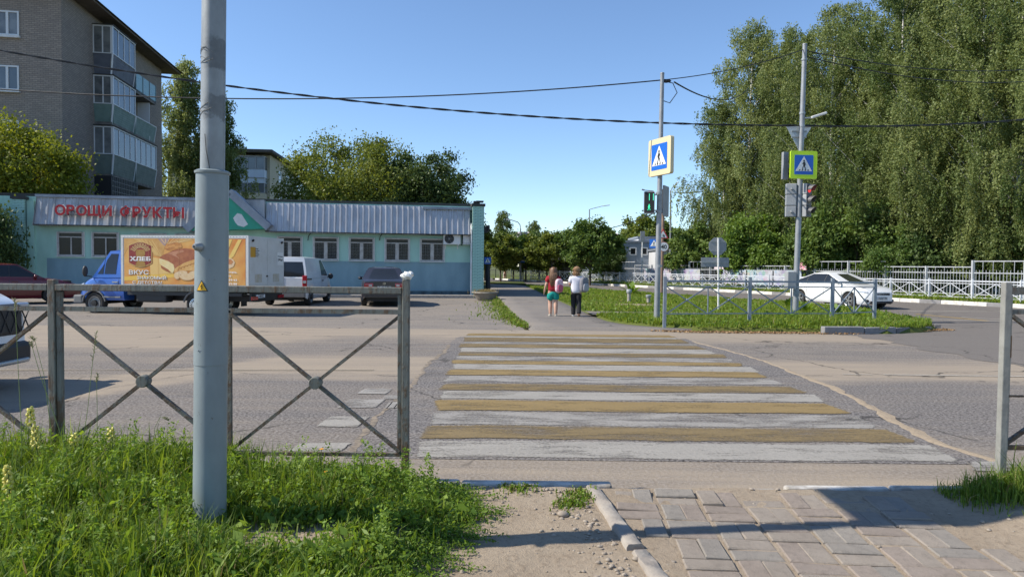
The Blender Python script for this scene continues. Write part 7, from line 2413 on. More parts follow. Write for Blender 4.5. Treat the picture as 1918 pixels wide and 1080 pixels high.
for px, Y, s, lab in ((1208, 120, 1.9, 'distant rounded tree above the blue grey hall'), (1256, 130, 1.6, 'distant tree behind the two raised lamp arms'), (1185, 135, 1.5, 'distant tree behind the white banner flag'), (1300, 120, 1.5, 'distant tree at the edge of the weeping birch')):
    tree('distant_tree', lab, 'tree', R2_, bx_(px, Y), Y, px, s, 'distant trees on the skyline')
# trees about the shop and the blocks
MA = clump_mesh(41, 8.0, 4.1, 150, 46000, .085, m_yelg, base=.40, tr=.16, clr=.20, tint=.5, spiky=.6)
tree('maple_tree', 'yellow green maple leaning over the shop roof by the brick gable', 'tree', MA, bx_(4, 33.5), 33.5, .4, (.95, .95, 1.0))
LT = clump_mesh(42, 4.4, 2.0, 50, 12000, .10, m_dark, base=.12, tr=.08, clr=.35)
tree('small_tree', 'dark leafy tree overhanging the mint pier behind the red saloon', 'tree', LT, bx_(-14, 29.8), 29.8, 1, (.62, .62, .95))
BD = birch_mesh(6, 18.5, 2.7, 90, 24, leaf=.10, droop=2.2, base=.12)
tree('birch_tree', 'tall birch at the corner of the brick apartment block', 'tree', BD, bx_(347, 58), 58, 1.0, 1.0)
tree('birch_tree', 'second birch beyond the stepped steel pole', 'tree', BD, bx_(415, 60), 60, 3.0, .9)
BR1 = clump_mesh(43, 11.6, 6.3, 210, 90000, .10, m_broad, base=.12, tr=.25, clr=.19, tint=.5, spiky=.22, sq=2.2)
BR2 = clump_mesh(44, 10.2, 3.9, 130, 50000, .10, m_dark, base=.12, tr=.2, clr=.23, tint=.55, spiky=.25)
tree('broadleaf_tree', 'broad yellowish green tree rising behind the shop roof', 'tree', BR1, bx_(668, 52), 52, .6, (.98, .98, .95))
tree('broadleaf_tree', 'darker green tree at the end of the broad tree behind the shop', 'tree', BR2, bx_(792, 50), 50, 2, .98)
tree('small_tree', 'light small tree between the broad tree and the distant block', 'tree', R2_, bx_(530, 52), 52, 1, 1.05)
tree('small_tree', 'lower edge tree behind the shop end by the chimney cap', 'tree', R2_, bx_(848, 52), 52, 4, 1.15)

# ------------------------------------------------------------------ grass and weeds
m_gr = leaf_mat('verge_grass', (0.055, 0.115, 0.014), (0.25, 0.33, 0.05), 0.42)
m_gr2 = leaf_mat('verge_broad_leaf', (0.07, 0.14, 0.018), (0.24, 0.35, 0.055), 0.42)
m_lg = leaf_mat('lawn_grass', (0.09, 0.165, 0.014), (0.28, 0.34, 0.045), 0.38)
m_straw = leaf_mat('dry_grass', (0.20, 0.16, 0.06), (0.36, 0.29, 0.13), 0.3)
xb_f = lambda y: np.interp(y, [2.2, 2.6, 3.0, 3.2, 3.4, 3.55, 3.75, 3.9, 4.03], [-.46, -.44, -.35, -.34, -.20, -.22, -.30, -.32, -.42])
def near_grass():
    g = np.random.default_rng(5)
    nt_ = 1900
    x = g.uniform(-4.3, 0.1, nt_ * 2); y = g.uniform(1.9, 4.0, nt_ * 2)
    edge = xb_f(y) - x
    keep = (edge > g.exponential(.05, nt_ * 2)) & ((x / y) > -0.82)
    bare = np.exp(-(((x + 1.0) / .38) ** 2 + ((y - 2.98) / .19) ** 2))
    keep &= g.random(nt_ * 2) > bare * 1.0
    x, y, edge, bare = x[keep][:nt_], y[keep][:nt_], edge[keep][:nt_], bare[keep][:nt_]
    hh = (.06 + .095 * np.clip(edge / .9, 0, 1) + .035 * np.clip((-x - 1.5) / 1.3, 0, 1)) * np.minimum(g.lognormal(-.05, .38, len(x)), 1.9)
    hh *= np.where((y > 3.55) & (x > -1.5), .55, 1) * (1 - .7 * np.exp(-(((x + 1.0) / .45) ** 2 + ((y - 2.98) / .26) ** 2)))
    hh *= np.interp(y, [1.9, 2.6, 3.2, 4.0], [.8, .85, 1.0, 1.0])
    ct = np.clip(g.normal(.42, .26, len(x)), 0, 1)
    nb = 34
    P = np.stack([np.repeat(x, nb), np.repeat(y, nb), np.zeros(len(x) * nb)], 1)
    P[:, :2] += g.normal(0, .045, (len(P), 2))
    P[:, 1] = np.minimum(P[:, 1], 4.02)
    P[:, 2] = [near_z(a, b) - .01 for a, b in P[:, :2]]
    H = np.repeat(hh, nb) * g.uniform(.45, 1.25, len(P))
    W = g.uniform(.0035, .0085, len(P)) * np.where(g.random(len(P)) < .12, 1.8, 1)
    T = np.repeat(ct, nb) + g.normal(0, .16, len(P))
    a = blades('g', P, H, W, g.uniform(.1, .95, len(P)), T, m_gr, g)
    # straw
    i = g.choice(len(P), 2600)
    b = blades('g', P[i], H[i] * 1.0, W[i] * .6, g.uniform(.2, 1.0, len(i)), g.random(len(i)), m_straw, g)
    # low broad leaves and clover
    n = 26000
    i = g.choice(len(P), n)
    Q = P[i] + np.stack([g.normal(0, .03, n), g.normal(0, .03, n), np.repeat(hh, nb)[i] * g.uniform(.05, .75, n) + .012], 1)
    Q[:, 1] = np.minimum(Q[:, 1], 4.03)
    c = rand_leaves('g', Q, .013, np.clip(g.normal(.45, .25, n), 0, 1), m_gr2, .6, flat=.35, r=g)
    # feathery mugwort stems in the taller part, leafy stems elsewhere
    Ms, Mt = [], []
    for k in range(420):
        xx, yy = (g.uniform(-3.2, -1.35), g.uniform(2.4, 3.95)) if k < 260 else (g.uniform(-1.3, -.35), g.uniform(2.5, 3.95))
        if xx > xb_f(yy) - .1 or (abs(xx + 1.0) < .42 and abs(yy - 2.98) < .26) or xx / yy < -.82:
            continue
        hs_ = g.uniform(.10, .26) * (1.25 if xx < -1.9 else .8); q = int(hs_ / .0022); tt_ = g.random(q)
        ln = g.normal(0, .12, 2); sp_ = .045 * (1 - tt_ * .6)
        Ms.append(np.stack([xx + ln[0] * tt_ * hs_ + g.normal(0, 1, q) * sp_ * .6, np.minimum(4.03, yy + ln[1] * tt_ * hs_ + g.normal(0, 1, q) * sp_ * .6), near_z(xx, yy) + .02 + tt_ * hs_], 1))
        Mt.append(np.clip(g.normal(.35, .12) + .35 * tt_ + g.normal(0, .08, q), 0, 1))
    e1 = rand_leaves('g', np.concatenate(Ms), .0105, np.concatenate(Mt), m_gr2, .42, flat=.2, r=g)
    # lance shaped leaves of dandelion and plantain
    n = 2600; i = g.choice(len(P), n)
    Q = P[i] + np.stack([g.normal(0, .02, n), g.normal(0, .02, n), .02 + np.repeat(hh, nb)[i] * g.uniform(.2, .7, n)], 1)
    Q[:, 1] = np.minimum(Q[:, 1], 4.0)
    e2 = rand_leaves('g', Q, .034, np.clip(g.normal(.6, .22, n), 0, 1), m_gr2, .26, r=g)
    n = 1500; i = g.choice(len(P), n)
    Q = P[i] + np.stack([g.normal(0, .02, n), g.normal(0, .02, n), .015 + np.repeat(hh, nb)[i] * g.uniform(.25, .8, n)], 1)
    Q[:, 1] = np.minimum(Q[:, 1], 3.99)
    e3 = rand_leaves('g', Q, .030, np.clip(g.normal(.65, .25, n), 0, 1), m_gr2, .6, flat=.55, r=g)
    # creeping knotweed along the dirt
    m_ = 240
    y0 = g.uniform(2.5, 4.0, m_); x0 = xb_f(y0) - .05 + g.normal(0, .04, m_)
    Ls = []
    for k in range(m_):
        an = g.normal(0, .5); L = g.uniform(.08, .28); q = int(L / .006)
        t_ = np.linspace(0, 1, q)
        px_ = x0[k] + np.cos(an) * L * t_; py_ = np.minimum(y0[k] + np.sin(an) * L * t_, 4.03)
        Ls.append(np.stack([px_ + g.normal(0, .006, q), py_ + g.normal(0, .006, q), .05 + np.array([near_z(u, v) for u, v in zip(px_, py_)]) - .035 + g.uniform(0, .05, q) * (1 - t_)], 1))
    R = np.concatenate(Ls)
    d = rand_leaves('g', R, .009, np.clip(g.normal(.35, .2, len(R)), 0, 1), m_gr2, .45, r=g)
    o = link('grass', join_meshes('grass', [a, b, c, d, e1, e2, e3])); o['kind'] = 'stuff'
near_grass()
def strip_grass(name, n, sampler, h, w_, mat, seed, straw=0.08, leaves=0, lsize=.03):
    g = np.random.default_rng(seed)
    P, hs = sampler(g, n)
    H = h * hs * g.lognormal(0, .3, len(P))
    a = blades(name, P, H, g.uniform(.6, 1.3, len(P)) * w_, g.uniform(.1, .9, len(P)), np.clip(g.normal(.42, .24, len(P)), 0, 1), mat, g)
    ms = [a]
    if straw:
        i = g.choice(len(P), int(len(P) * straw)); ms.append(blades(name, P[i], H[i] * 1.05, np.full(len(i), w_ * .8), g.uniform(.2, 1, len(i)), g.random(len(i)), m_straw, g))
    if leaves:
        i = g.choice(len(P), leaves); Q = P[i].copy(); Q[:, 2] += H[i] * g.uniform(.1, .9, leaves)
        ms.append(rand_leaves(name, Q, lsize, np.clip(g.normal(.4, .22, leaves), 0, 1), m_gr2, .6, flat=.2, r=g))
    o = link(name, join_meshes(name, ms)); o['kind'] = 'stuff'
    return o
vgz = np.vectorize(gz); vwr = np.vectorize(walk_r); visl = np.vectorize(isl_r)
def s_front(g, n):
    x = g.uniform(2.6, 11.2, n); y = g.uniform(15.25, 20.2, n)
    k = (x > vwr(y) + .05) & (x < visl(y) - .08) & (y > 15.3 + np.where(x > 7.0, .0, .0))
    x, y = x[k], y[k]
    # thinner, dry fringe toward the road
    fr = np.clip((y - 15.3) / .5, 0, 1)
    k = g.random(len(x)) < .35 + .65 * fr
    x, y, fr = x[k], y[k], fr[k]
    tall = .45 + .55 * fr + .7 * np.exp(-((x - 7.2) / 1.3) ** 2) * fr
    return np.stack([x, y, vgz(y) + .11], 1), tall
strip_grass('grass', 52000, s_front, .125, .015, m_lg, 3, .06, 15000, .035)
def s_lawn(g, n):
    y = 20.2 + 32 * g.random(n) ** 1.6; x = vwr(y) + (visl(y) - vwr(y)) * g.random(n)
    k = ~((y > 20.4) & (y < 21.8) & (x < 8.6)) & (g.random(n) > np.exp(-(((x - 4.9) / 1.0) ** 2 + ((y - 25.9) / .5) ** 2)))
    x, y = x[k], y[k]
    pt = .75 + .35 * np.sin(x * 1.3) * np.sin(y * .7 + 1)
    return np.stack([x, y, vgz(y) + .12], 1), np.clip(pt, .3, 2)
strip_grass('grass', 60000, s_lawn, .10, .026, m_lg, 4, .12, 9000, .05)
def s_far(g, n):
    y = g.uniform(26, 60, n); x = kerb_x(y) + .3 + 4.2 * g.random(n) ** 1.3
    return np.stack([x, y, vgz(y) + .09], 1), np.full(n, 1.0)
strip_grass('grass', 26000, s_far, .22, .035, m_lg, 6, .1, 4000, .06)
vwl = np.vectorize(walk_l)
def s_left(g, n):
    y = g.uniform(16.2, 34, n); x = vwl(y) - .12 - g.exponential(.22, n) * np.clip((y - 15.5) / 4, .3, 1)
    k = g.random(n) < .35 + .6 * (np.sin(y * 1.9) > -.3)
    return np.stack([x[k], y[k], vgz(y[k]) + .01], 1), np.full(k.sum(), 1.0)
strip_grass('grass', 4200, s_left, .09, .02, m_lg, 7, .35, 2500, .035)
def s_tuft(g, n):
    x = 2.97 + g.normal(0, .24, n); y = 3.86 + g.normal(0, .12, n)
    k = (y < 4.02) & (x > 2.5)
    x, y = x[k], y[k]
    return np.stack([x, y, np.array([near_z(a, b) for a, b in zip(x, y)]) - .01], 1), np.clip(1.3 - np.abs(x - 2.97) * 1.5, .3, 2)
strip_grass('grass', 5200, s_tuft, .10, .006, m_gr, 8, .08, 900, .012)
def s_dirtw(g, n):
    c = g.integers(0, 3, n); cx = np.array([.40, .05, .33])[c]; cy = np.array([3.86, 3.98, 3.72])[c]
    x = cx + g.normal(0, .05, n); y = np.minimum(cy + g.normal(0, .05, n), 4.02)
    return np.stack([x, y, np.full(n, .035)], 1), np.full(n, 1.0)
strip_grass('weeds', 500, s_dirtw, .03, .006, m_lg, 9, .4, 900, .009)
# fallen leaves and crumbs along the island edge
g = np.random.default_rng(12)
n = 2600
x = g.uniform(2.8, 11, n); y = 15.1 + np.clip(g.normal(.12, .16, n), -.12, .7) + np.clip((x - 7.5), 0, 4) * .55 + np.clip(3.8 - x, 0, 2) * .7
ll = rand_leaves('fallen_leaves', np.stack([x, y, vgz(y) + .015 + g.uniform(0, .02, n)], 1), .028, g.random(n), leaf_mat('fallen_leaf', (0.16, 0.085, 0.035), (0.40, 0.27, 0.14), .1), .7, flat=.8, r=g)
link('fallen_leaves', ll)['kind'] = 'stuff'

# single weeds one could pick
def weed(label, x, y, z, n, L, wd, mat, seed, cat='weed', name='weed_plant', up=.55, tint=.5, rosette=True):
    g = np.random.default_rng(seed)
    t = thing(name, label, cat, (x, y, z))
    mb = MB(); mb.tube([(0, 0, -.03), (0, 0, .04)], .006, 6); mb.build('stem', m_weedstem, t)
    for k in range(n):
        an = k * 2.4 + g.normal(0, .3); e = up + g.normal(0, .2); ln = L * g.uniform(.6, 1.1)
        d = np.array([math.cos(an), math.sin(an)])
        rows = []
        for i in range(7):
            f = i / 6
            r_ = ln * (f * math.cos(e) * .9 + .1 * f); z_ = ln * (f * math.sin(e) - .45 * f * f * math.cos(e) * .8) + .01
            w_ = wd * ln * (math.sin(math.pi * min(1, f * .92 + .06)) ** .8) * (1 + .18 * math.sin(i * 2.6 + k))
            s_ = np.array([-d[1], d[0]]) * w_
            rows.append([(d[0] * r_ + s_[0], d[1] * r_ + s_[1], z_ + .25 * w_), (d[0] * r_, d[1] * r_, z_), (d[0] * r_ - s_[0], d[1] * r_ - s_[1], z_ + .25 * w_)])
        mb = MB(); mb.grid(rows)
        me = mb.mesh('leaf', mat, 70)
        at = me.attributes.new('tint', 'FLOAT', 'FACE'); at.data.foreach_set('value', np.full(len(me.polygons), float(np.clip(tint + g.normal(0, .2), 0, 1)), np.float32))
        link('leaf', me, t)
    return t
m_weedstem = M('weed_stem', (0.12, 0.17, 0.05), .8)
w1 = G(572, 790, .1)
weed('broad leafed dock plant in the grass beside the stepped steel pole', w1.x, 3.32, .08, 12, .24, .16, m_gr2, 1, tint=.75)
weed('yellowing low rosette near the foot of the dock plant', -1.02, 3.16, .08, 8, .14, .22, m_straw, 2, up=.3)
weed('rosette of wide leaves near the grass edge under the fence', -.78, 3.72, .10, 9, .2, .14, m_gr2, 3, tint=.6)
weed('upright leafy weed between pole and fence', -1.22, 3.66, .10, 9, .24, .12, m_gr2, 4, up=.9, tint=.8)
weed('wide leafed weed low at the front of the grass', -2.0, 2.62, .10, 10, .17, .2, m_gr2, 5, tint=.7)
weed('leafy weed in the taller grass near the yellow flower spikes', -2.25, 3.3, .12, 10, .22, .13, m_gr2, 6, up=.8, tint=.5)
weed('small pale leafed weed left of the pole foot', -1.68, 3.0, .12, 9, .15, .12, m_gr2, 7, up=.9, tint=.9)
wc = G(1182, 552, .13)
weed('tall leafy weed growing behind the taller vent stub', wc.x + .1, wc.y + .5, -.08, 12, .85, .16, m_gr2, 8, up=.9, tint=.45)
for k, (px, py) in enumerate(((1478, 575), (1510, 592), (1560, 596), (1610, 600))):
    c = G(px, py, .1)
    weed(('bushy dark weed at the foot of the tall pole', 'bushy weed against the low blue grey fence', 'bushy weed at the fence corner', 'leafy weed by the last island fence post')[k], c.x, c.y, c.z, 26, .5, .17, m_gr2, 20 + k, up=1.0, tint=.25)
# flowers
m_fy = M('pale_yellow_petal', (0.62, 0.55, 0.12), .6); m_fo = M('orange_flower', (0.75, 0.33, 0.02), .6)
def spike(label, px, pyt, Y, hs):
    x = D(px, pyt, Y).x; zt = D(px, pyt, Y).z; z0 = near_z(x, Y)
    t = thing('wildflower', label, 'flower', (x, Y, z0), 0, 'yellow flower spikes')
    H = zt - z0
    mb = MB(); mb.tube([(0, 0, 0), (.01, 0, H * .5), (0, 0, H)], .003, 5); mb.build('stem', m_weedstem, t)
    mb = MB()
    for k in range(int(hs / .005)):
        f = k / (hs / .005); a = k * 2.4; r_ = .010 + .010 * (1 - f)
        mb.sphere((r_ * math.cos(a), r_ * math.sin(a), H - hs * (1 - f)), (.008, .008, .010), 6, 4, jit=.3)
    mb.build('blossom', m_fy, t)
spike('pale yellow flower spike standing beside the weathered fence post', 57, 762, 3.62, .10)
spike('second yellow flower spike close to the weathered fence post', 66, 795, 3.55, .12)
spike('yellow flower spike at the lowest edge of the grass', 14, 870, 2.95, .16)
spike('short yellow flower spike below the fence brace hub', 208, 800, 3.7, .07)
spike('short yellow spike just past the weathered post', 138, 812, 3.6, .06)
def dandelion(label, px, py, Y):
    x = D(px, py, Y).x; z = D(px, py, Y).z; z0 = near_z(x, Y)
    t = thing('dandelion', label, 'flower', (x, Y, z0), 0, 'dandelions in the verge')
    mb = MB(); mb.tube([(0, 0, 0), (0, 0, max(.02, z - z0))], .002, 5); mb.build('stem', m_weedstem, t)
    mb = MB()
    for k in range(14):
        a = k * 2.4; mb.bar((0, 0, max(.02, z - z0)), (.012 * math.cos(a), .012 * math.sin(a), max(.02, z - z0) + .006), .005, .002)
    mb.sphere((0, 0, max(.02, z - z0) + .003), (.007, .007, .004), 8, 5); mb.build('flower_head', m_fo, t)
dandelion('orange dandelion in the lower grass near the frame foot', 126, 1018, 2.75)
dandelion('dandelion under the fence between pole and last post', 611, 884, 3.6)
dandelion('dandelion against the bottom rail of the fence', 602, 842, 3.85)
# tall seeding grass stems
def stem(label, pts, Y, head):
    P = [D(x, y, Y) for x, y in pts]
    b = P[0]; t = thing('grass_stem', label, 'grass stem', (b.x, Y, near_z(b.x, Y)), 0, 'tall seeding grass stems')
    o = Vector((b.x, Y, near_z(b.x, Y)))
    mb = MB(); mb.tube([Vector((0, 0, 0))] + [p - o for p in P], [.0022] * 2 + [.0014] * (len(P) - 1), 5); mb.build('stalk', m_weedstem, t)
    mb = MB(); a, c = P[-2] - o, P[-1] - o
    for k in range(26):
        f = k / 26; p = a.lerp(c, 1 - head + head * f)
        d = Vector((random.gauss(0, .008), random.gauss(0, .008), .004)); mb.bar(p, p + d + Vector((0, 0, .008)), .0022, .0022)
    mb.build('seed_head', M('seed_head', (0.24, 0.23, 0.11), .8), t)
stem('tall grass stem crossing the brace just past the weathered post', [(155, 830), (165, 760), (172, 690), (181, 620)], 3.7, .8)
stem('bent grass stem leaning by the yellow spikes', [(95, 800), (82, 700), (66, 640), (58, 632)], 3.7, .9)
stem('grass stem with drooping seed head in front of the crossover', [(40, 800), (34, 690), (30, 600), (27, 560)], 3.6, .6)
stem('slim grass stem before the weathered post', [(120, 830), (75, 700), (62, 655), (58, 640)], 3.5, .8)
stem('upright grass stem below the brace hub', [(182, 830), (182, 760), (181, 720), (183, 700)], 3.75, .8)
stem('lone grass stem under the fence near the steel pole', [(285, 850), (290, 800), (300, 780), (317, 788)], 3.75, .6)
# dry plants in the planter
g = np.random.default_rng(40); n = 900
P = np.stack([g.normal(0, .2, n) + PL_POS[0], g.normal(0, .2, n) + PL_POS[1], np.full(n, PL_POS[2] + .3)], 1)
pm_ = blades('plants', P, g.uniform(.1, .26, n), np.full(n, .016), g.uniform(.2, .9, n), g.random(n), m_straw, g)
link('plants', pm_)['kind'] = 'stuff'
# ------------------------------------------------------------------ two children walking away
m_skin = M('skin', (0.50, 0.30, 0.21), 0.55, c2=(0.45, 0.26, 0.18), scale=8)
def kid(label, x, y, z, rz, scale, pose, group='children on the sidewalk'):
    t = thing('person', label, 'person', (x, y, z), rz, group)
    t.scale = (scale,) * 3
    V = [(0, 0, .80), (0, 0, .95), (0, 0, 1.10), (0, 0, 1.21), (0, .005, 1.27), (0, .02, 1.345), (0, .015, 1.41), (0, .0, 1.46)]
    R = [(.14, .11), (.125, .095), (.14, .10), (.06, .06), (.055, .055), (.095, .105), (.10, .108), (.06, .066)]
    E = [(i, i + 1) for i in range(7)]
    def chain(start, pts, rs):
        k = start
        for p, r in zip(pts, rs):
            V.append(p); R.append(r); E.append((k, len(V) - 1)); k = len(V) - 1
        return k
    for s, arm in ((-1, pose['la']), (1, pose['ra'])):
        h = chain(2, [(s * .13, 0, 1.155)] + arm, [.06, .052, .046, .036, .031, .032])
        hp = Vector(V[h]); d = (hp - Vector(V[h - 1])).normalized()
        side_ = Vector((0, 1, 0)) if abs(d.y) < .7 else Vector((0, 0, 1))
        for q, (off, ln) in enumerate(((-.018, .05), (-.006, .058), (.006, .056), (.017, .045))):
            chain(h, [tuple(hp + d * .03 + side_ * off), tuple(hp + d * (.03 + ln * .6) + side_ * off), tuple(hp + d * (.03 + ln) + side_ * off + Vector((-s * .008, .01, 0)))], [.0085, .0075, .006])
        chain(h, [tuple(hp + side_ * .026), tuple(hp + side_ * .036 + d * .03)], [.0085, .007])
    for s, leg in ((-1, pose['ll']), (1, pose['rl'])):
        chain(0, [(s * .075, 0, .74)] + leg, [(.10, .10), (.09, .092), .068, .066, .048, .045, .03])
    me = skin(V, E, R)
    me.materials.append(m_skin)
    link('body', me, t)
    return t
def sub_skin(t, name, V, E, R, mat, sub=2):
    me = skin(V, E, R, sub=sub); me.materials.append(mat)
    return link(name, me, t)
def tube_skin(pts):
    return [(i, i + 1) for i in range(len(pts) - 1)]
def leg(s, hipy, ky, ay, az, ty, kz=.42, toez=.03):
    x = s * .08
    return [(x, hipy, .62), (x, ky, kz), (x, ky * .5 + ay * .5 - .012, (kz + az) / 2 + .02), (x, ay, az + .02), (x, ay + .01, az - .03), (x + s * .01, ty, toez)]
KY = 20.7
# girl in red
gx = D(1035.5, 588, KY).x
poseA = dict(la=[(-.18, -.01, 1.02), (-.215, -.02, .94), (-.245, .03, .80), (-.255, .05, .74), (-.26, .06, .715)],
             ra=[(.185, -.01, 1.03), (.215, -.01, .97), (.20, .10, .99), (.17, .13, 1.04), (.165, .13, 1.06)],
             ll=leg(-1, .03, .05, -.02, .075, .10), rl=leg(1, -.02, -.02, -.10, .08, .02))
A_ = kid('long haired child in a red shirt and teal shorts walking away', gx, KY, gz(KY) + .07, rad(2), 1.0, poseA)
m_redsh = M('red_shirt', (0.33, 0.012, 0.022), 0.85, c2=(0.24, 0.008, 0.016), scale=9)
V = [(0, 0, .70), (0, 0, .88), (0, 0, 1.06), (0, 0, 1.165), (0, 0, 1.21), (-.15, 0, 1.15), (-.205, -.01, .99), (.15, 0, 1.15), (.21, -.01, 1.0)]
sub_skin(A_, 'shirt', V, [(0, 1), (1, 2), (2, 3), (3, 4), (3, 5), (5, 6), (3, 7), (7, 8)], [(.19, .145), (.178, .138), (.175, .135), (.14, .105), (.07, .07), .085, .095, .085, .095], m_redsh)
m_teal = M('teal_shorts', (0.0, 0.27, 0.23), 0.8, c2=(0.0, 0.2, 0.17), scale=9)
V = [(0, 0, .84), (0, 0, .76), (-.085, .01, .68), (-.095, .03, .44), (.085, 0, .68), (.10, -.01, .44)]
sub_skin(A_, 'shorts', V, [(0, 1), (1, 2), (2, 3), (1, 4), (4, 5)], [(.17, .13), (.18, .14), (.13, .13), (.135, .135), (.13, .13), (.135, .135)], m_teal)
m_hairb = M('brown_hair', (0.13, 0.065, 0.03), 0.45, c2=(0.22, 0.115, 0.055), scale=14, stretch=(1, 1, .15))
V = [(0, .02, 1.47), (0, -.015, 1.42), (0, -.045, 1.32), (-.01, -.085, 1.20), (-.02, -.11, 1.08), (-.03, -.115, .98), (-.035, -.11, .91)]
hair = sub_skin(A_, 'hair', V, tube_skin(V), [(.06, .06), (.096, .098), (.092, .092), (.092, .062), (.08, .045), (.058, .032), (.022, .015)], m_hairb)
mb = MB()
for k in range(70):
    a = random.uniform(-1.3, 1.3); r_ = .108
    p0 = Vector((r_ * math.sin(a), .02 - r_ * math.cos(a) * .6, 1.43 + random.uniform(-.05, .03))); xx = .105 * math.sin(a) + random.gauss(0, .01)
    mb.tube([p0, (xx, -.09 - .05 * math.cos(a), 1.26), (xx * .95 - .015, -.125 - .035 * math.cos(a), 1.08 + random.uniform(-.05, .05)), (xx * .6 - .03 + random.gauss(0, .012), -.12, random.uniform(.88, 1.0))], [.010, .011, .009, .002], 5)
mb.build('hair_strands', m_hairb, hair, smooth=60)
m_shoe = M('cream_shoe', (0.55, 0.48, 0.38), 0.7); m_shoew = M('white_shoe', (0.66, 0.66, 0.66), .6); m_sole = M('shoe_sole', (0.3, 0.28, 0.25), .8)
def shoe(t, x, ay, ty, z, mat, pitch=0):
    T = Matrix.Translation((x, (ay + ty) / 2, z)) @ Matrix.Rotation(pitch, 4, 'X')
    mb = MB()
    P = []
    L = ty - ay + .09
    for i in range(9):
        f = i / 8; yy = (f - .45) * L; w_ = .042 * (math.sin(math.pi * (f * .86 + .1)) ** .5); h = .075 - .045 * f
        P.append([T @ Vector((w_ * math.cos(a), yy, max(-.001, h * math.sin(a)))) for a in np.linspace(0, math.pi, 9)])
    mb.grid(P); mb.add(P[0], [tuple(range(9))]); mb.add(P[-1], [tuple(reversed(range(9)))])
    o = mb.build('shoe', mat, t, smooth=60)
    mb = MB(); mb.add([T @ Vector((sx * .042 * (math.sin(math.pi * (f * .86 + .1)) ** .5), (f - .45) * L, zz_)) for zz_ in (-.016, .004) for sx, f in [(1, i / 8) for i in range(9)] + [(-1, 1 - i / 8) for i in range(9)]],
                      [tuple(range(18)), tuple(reversed(range(18, 36)))] + [(i, (i + 1) % 18, 18 + (i + 1) % 18, 18 + i) for i in range(18)])
    mb.build('sole', m_sole, o)
shoe(A_, -.085, -.02, .11, .017, m_shoe); shoe(A_, .088, -.10, .03, .017, m_shoe)
for s in (-1, 1):
    mb = MB(); mb.sphere((s * .03, .10, 1.375), (.012, .006, .009), 8, 6); mb.build('eye', m_sblack, A_)
mb = MB(); mb.sphere((0, .115, 1.345), (.012, .016, .018), 8, 6); mb.build('nose', m_skin, A_)
mb = MB(); mb.box((-.262, .085, .69), (.012, .075, .15), (rad(-10), 0, 0)); ph = mb.build('phone', m_black, None, bevel=.006)
ph.matrix_world = Matrix.Translation((gx, KY, gz(KY) + .07)); tag(ph, "black phone held in the long haired child's hand", 'phone')
def backpack(label, x, y, z, rz, mat, mat2, w_, d_, h_):
    t = thing('backpack', label, 'backpack', (x, y, z), rz)
    def sup(mb, c, r, e=3.2, n=16, m=12):
        P = []
        sg = lambda v: math.copysign(abs(v) ** (2 / e), v)
        for j in range(m + 1):
            a = -math.pi / 2 + math.pi * j / m
            P.append([(c[0] + r[0] * sg(math.cos(a)) * sg(math.cos(b)), c[1] + r[1] * sg(math.cos(a)) * sg(math.sin(b)), c[2] + r[2] * sg(math.sin(a))) for b in np.linspace(-math.pi, math.pi, n + 1)])
        mb.grid(P)
    mb = MB(); sup(mb, (0, 0, 0), (w_ / 2, d_ / 2, h_ / 2)); mb.build('bag', mat, t, smooth=60)
    mb = MB(); sup(mb, (0, -d_ * .46, -h_ * .17), (w_ * .36, d_ * .22, h_ * .26)); mb.build('pocket', mat2, t, smooth=60)
    for s in (-1, 1):
        mb = MB(); mb.tube([(s * w_ * .25, d_ * .45, h_ * .42), (s * w_ * .28, d_ * .9, h_ * .5), (s * w_ * .3, d_ * 1.25, h_ * .25), (s * w_ * .3, d_ * .9, -h_ * .3), (s * w_ * .25, d_ * .45, -h_ * .38)], .016, 6); mb.build('strap', mat2, t, smooth=60)
    mb = MB(); mb.tube([(-.03, d_ * .3, h_ * .47), (-.02, d_ * .3, h_ * .56), (.02, d_ * .3, h_ * .56), (.03, d_ * .3, h_ * .47)], .008, 6); mb.build('handle', mat2, t)
    mb = MB(); mb.tube([(w_ * .49 * math.cos(a), -d_ * .12, h_ * .47 * math.sin(a)) for a in np.linspace(0, math.pi, 15)], .006, 5); mb.build('zip', m_trimb, t)
    return t
m_pink = M('pink_print', (0.58, 0.25, 0.33), .8, c2=(0.65, 0.55, 0.58), scale=16, lo=.42, hi=.56); m_pink2 = M('pink_fabric', (0.45, 0.10, 0.17), .8)
zA = gz(KY) + .07
backpack('pink patterned backpack slung over one shoulder of the child in red', gx + .17, KY - .16, zA + .92, rad(28), m_pink, m_pink2, .26, .15, .42)
# child in white
hx = D(1079, 588, KY - .1).x
poseB = dict(la=[(-.175, .0, 1.03), (-.20, .02, .96), (-.17, .12, .94), (-.14, .17, .98), (-.13, .18, .99)],
             ra=[(.175, .0, 1.03), (.20, .01, .96), (.19, .09, .93), (.17, .14, .99), (.165, .15, 1.0)],
             ll=leg(-1, .04, .07, .05, .075, .17), rl=[(.07, -.01, .62), (.075, .0, .43), (.075, -.08, .27), (.075, -.16, .12), (.075, -.17, .08), (.08, -.10, .03)])
KYB = KY - .1
B_ = kid('child with curly light brown hair in a white shirt and black trousers', hx, KYB, gz(KYB) + .07, rad(-3), 1.0, poseB)
m_wsh = M('white_shirt', (0.66, 0.66, 0.72), 0.85, c2=(0.58, 0.58, 0.65), scale=6)
V = [(0, 0, .66), (0, 0, .86), (0, 0, 1.06), (0, 0, 1.165), (0, 0, 1.21), (-.15, 0, 1.15), (-.20, .0, .99), (.15, 0, 1.15), (.20, .0, .99)]
sub_skin(B_, 'shirt', V, [(0, 1), (1, 2), (2, 3), (3, 4), (3, 5), (5, 6), (3, 7), (7, 8)], [(.20, .155), (.18, .14), (.175, .135), (.14, .105), (.07, .07), .085, .098, .085, .098], m_wsh)
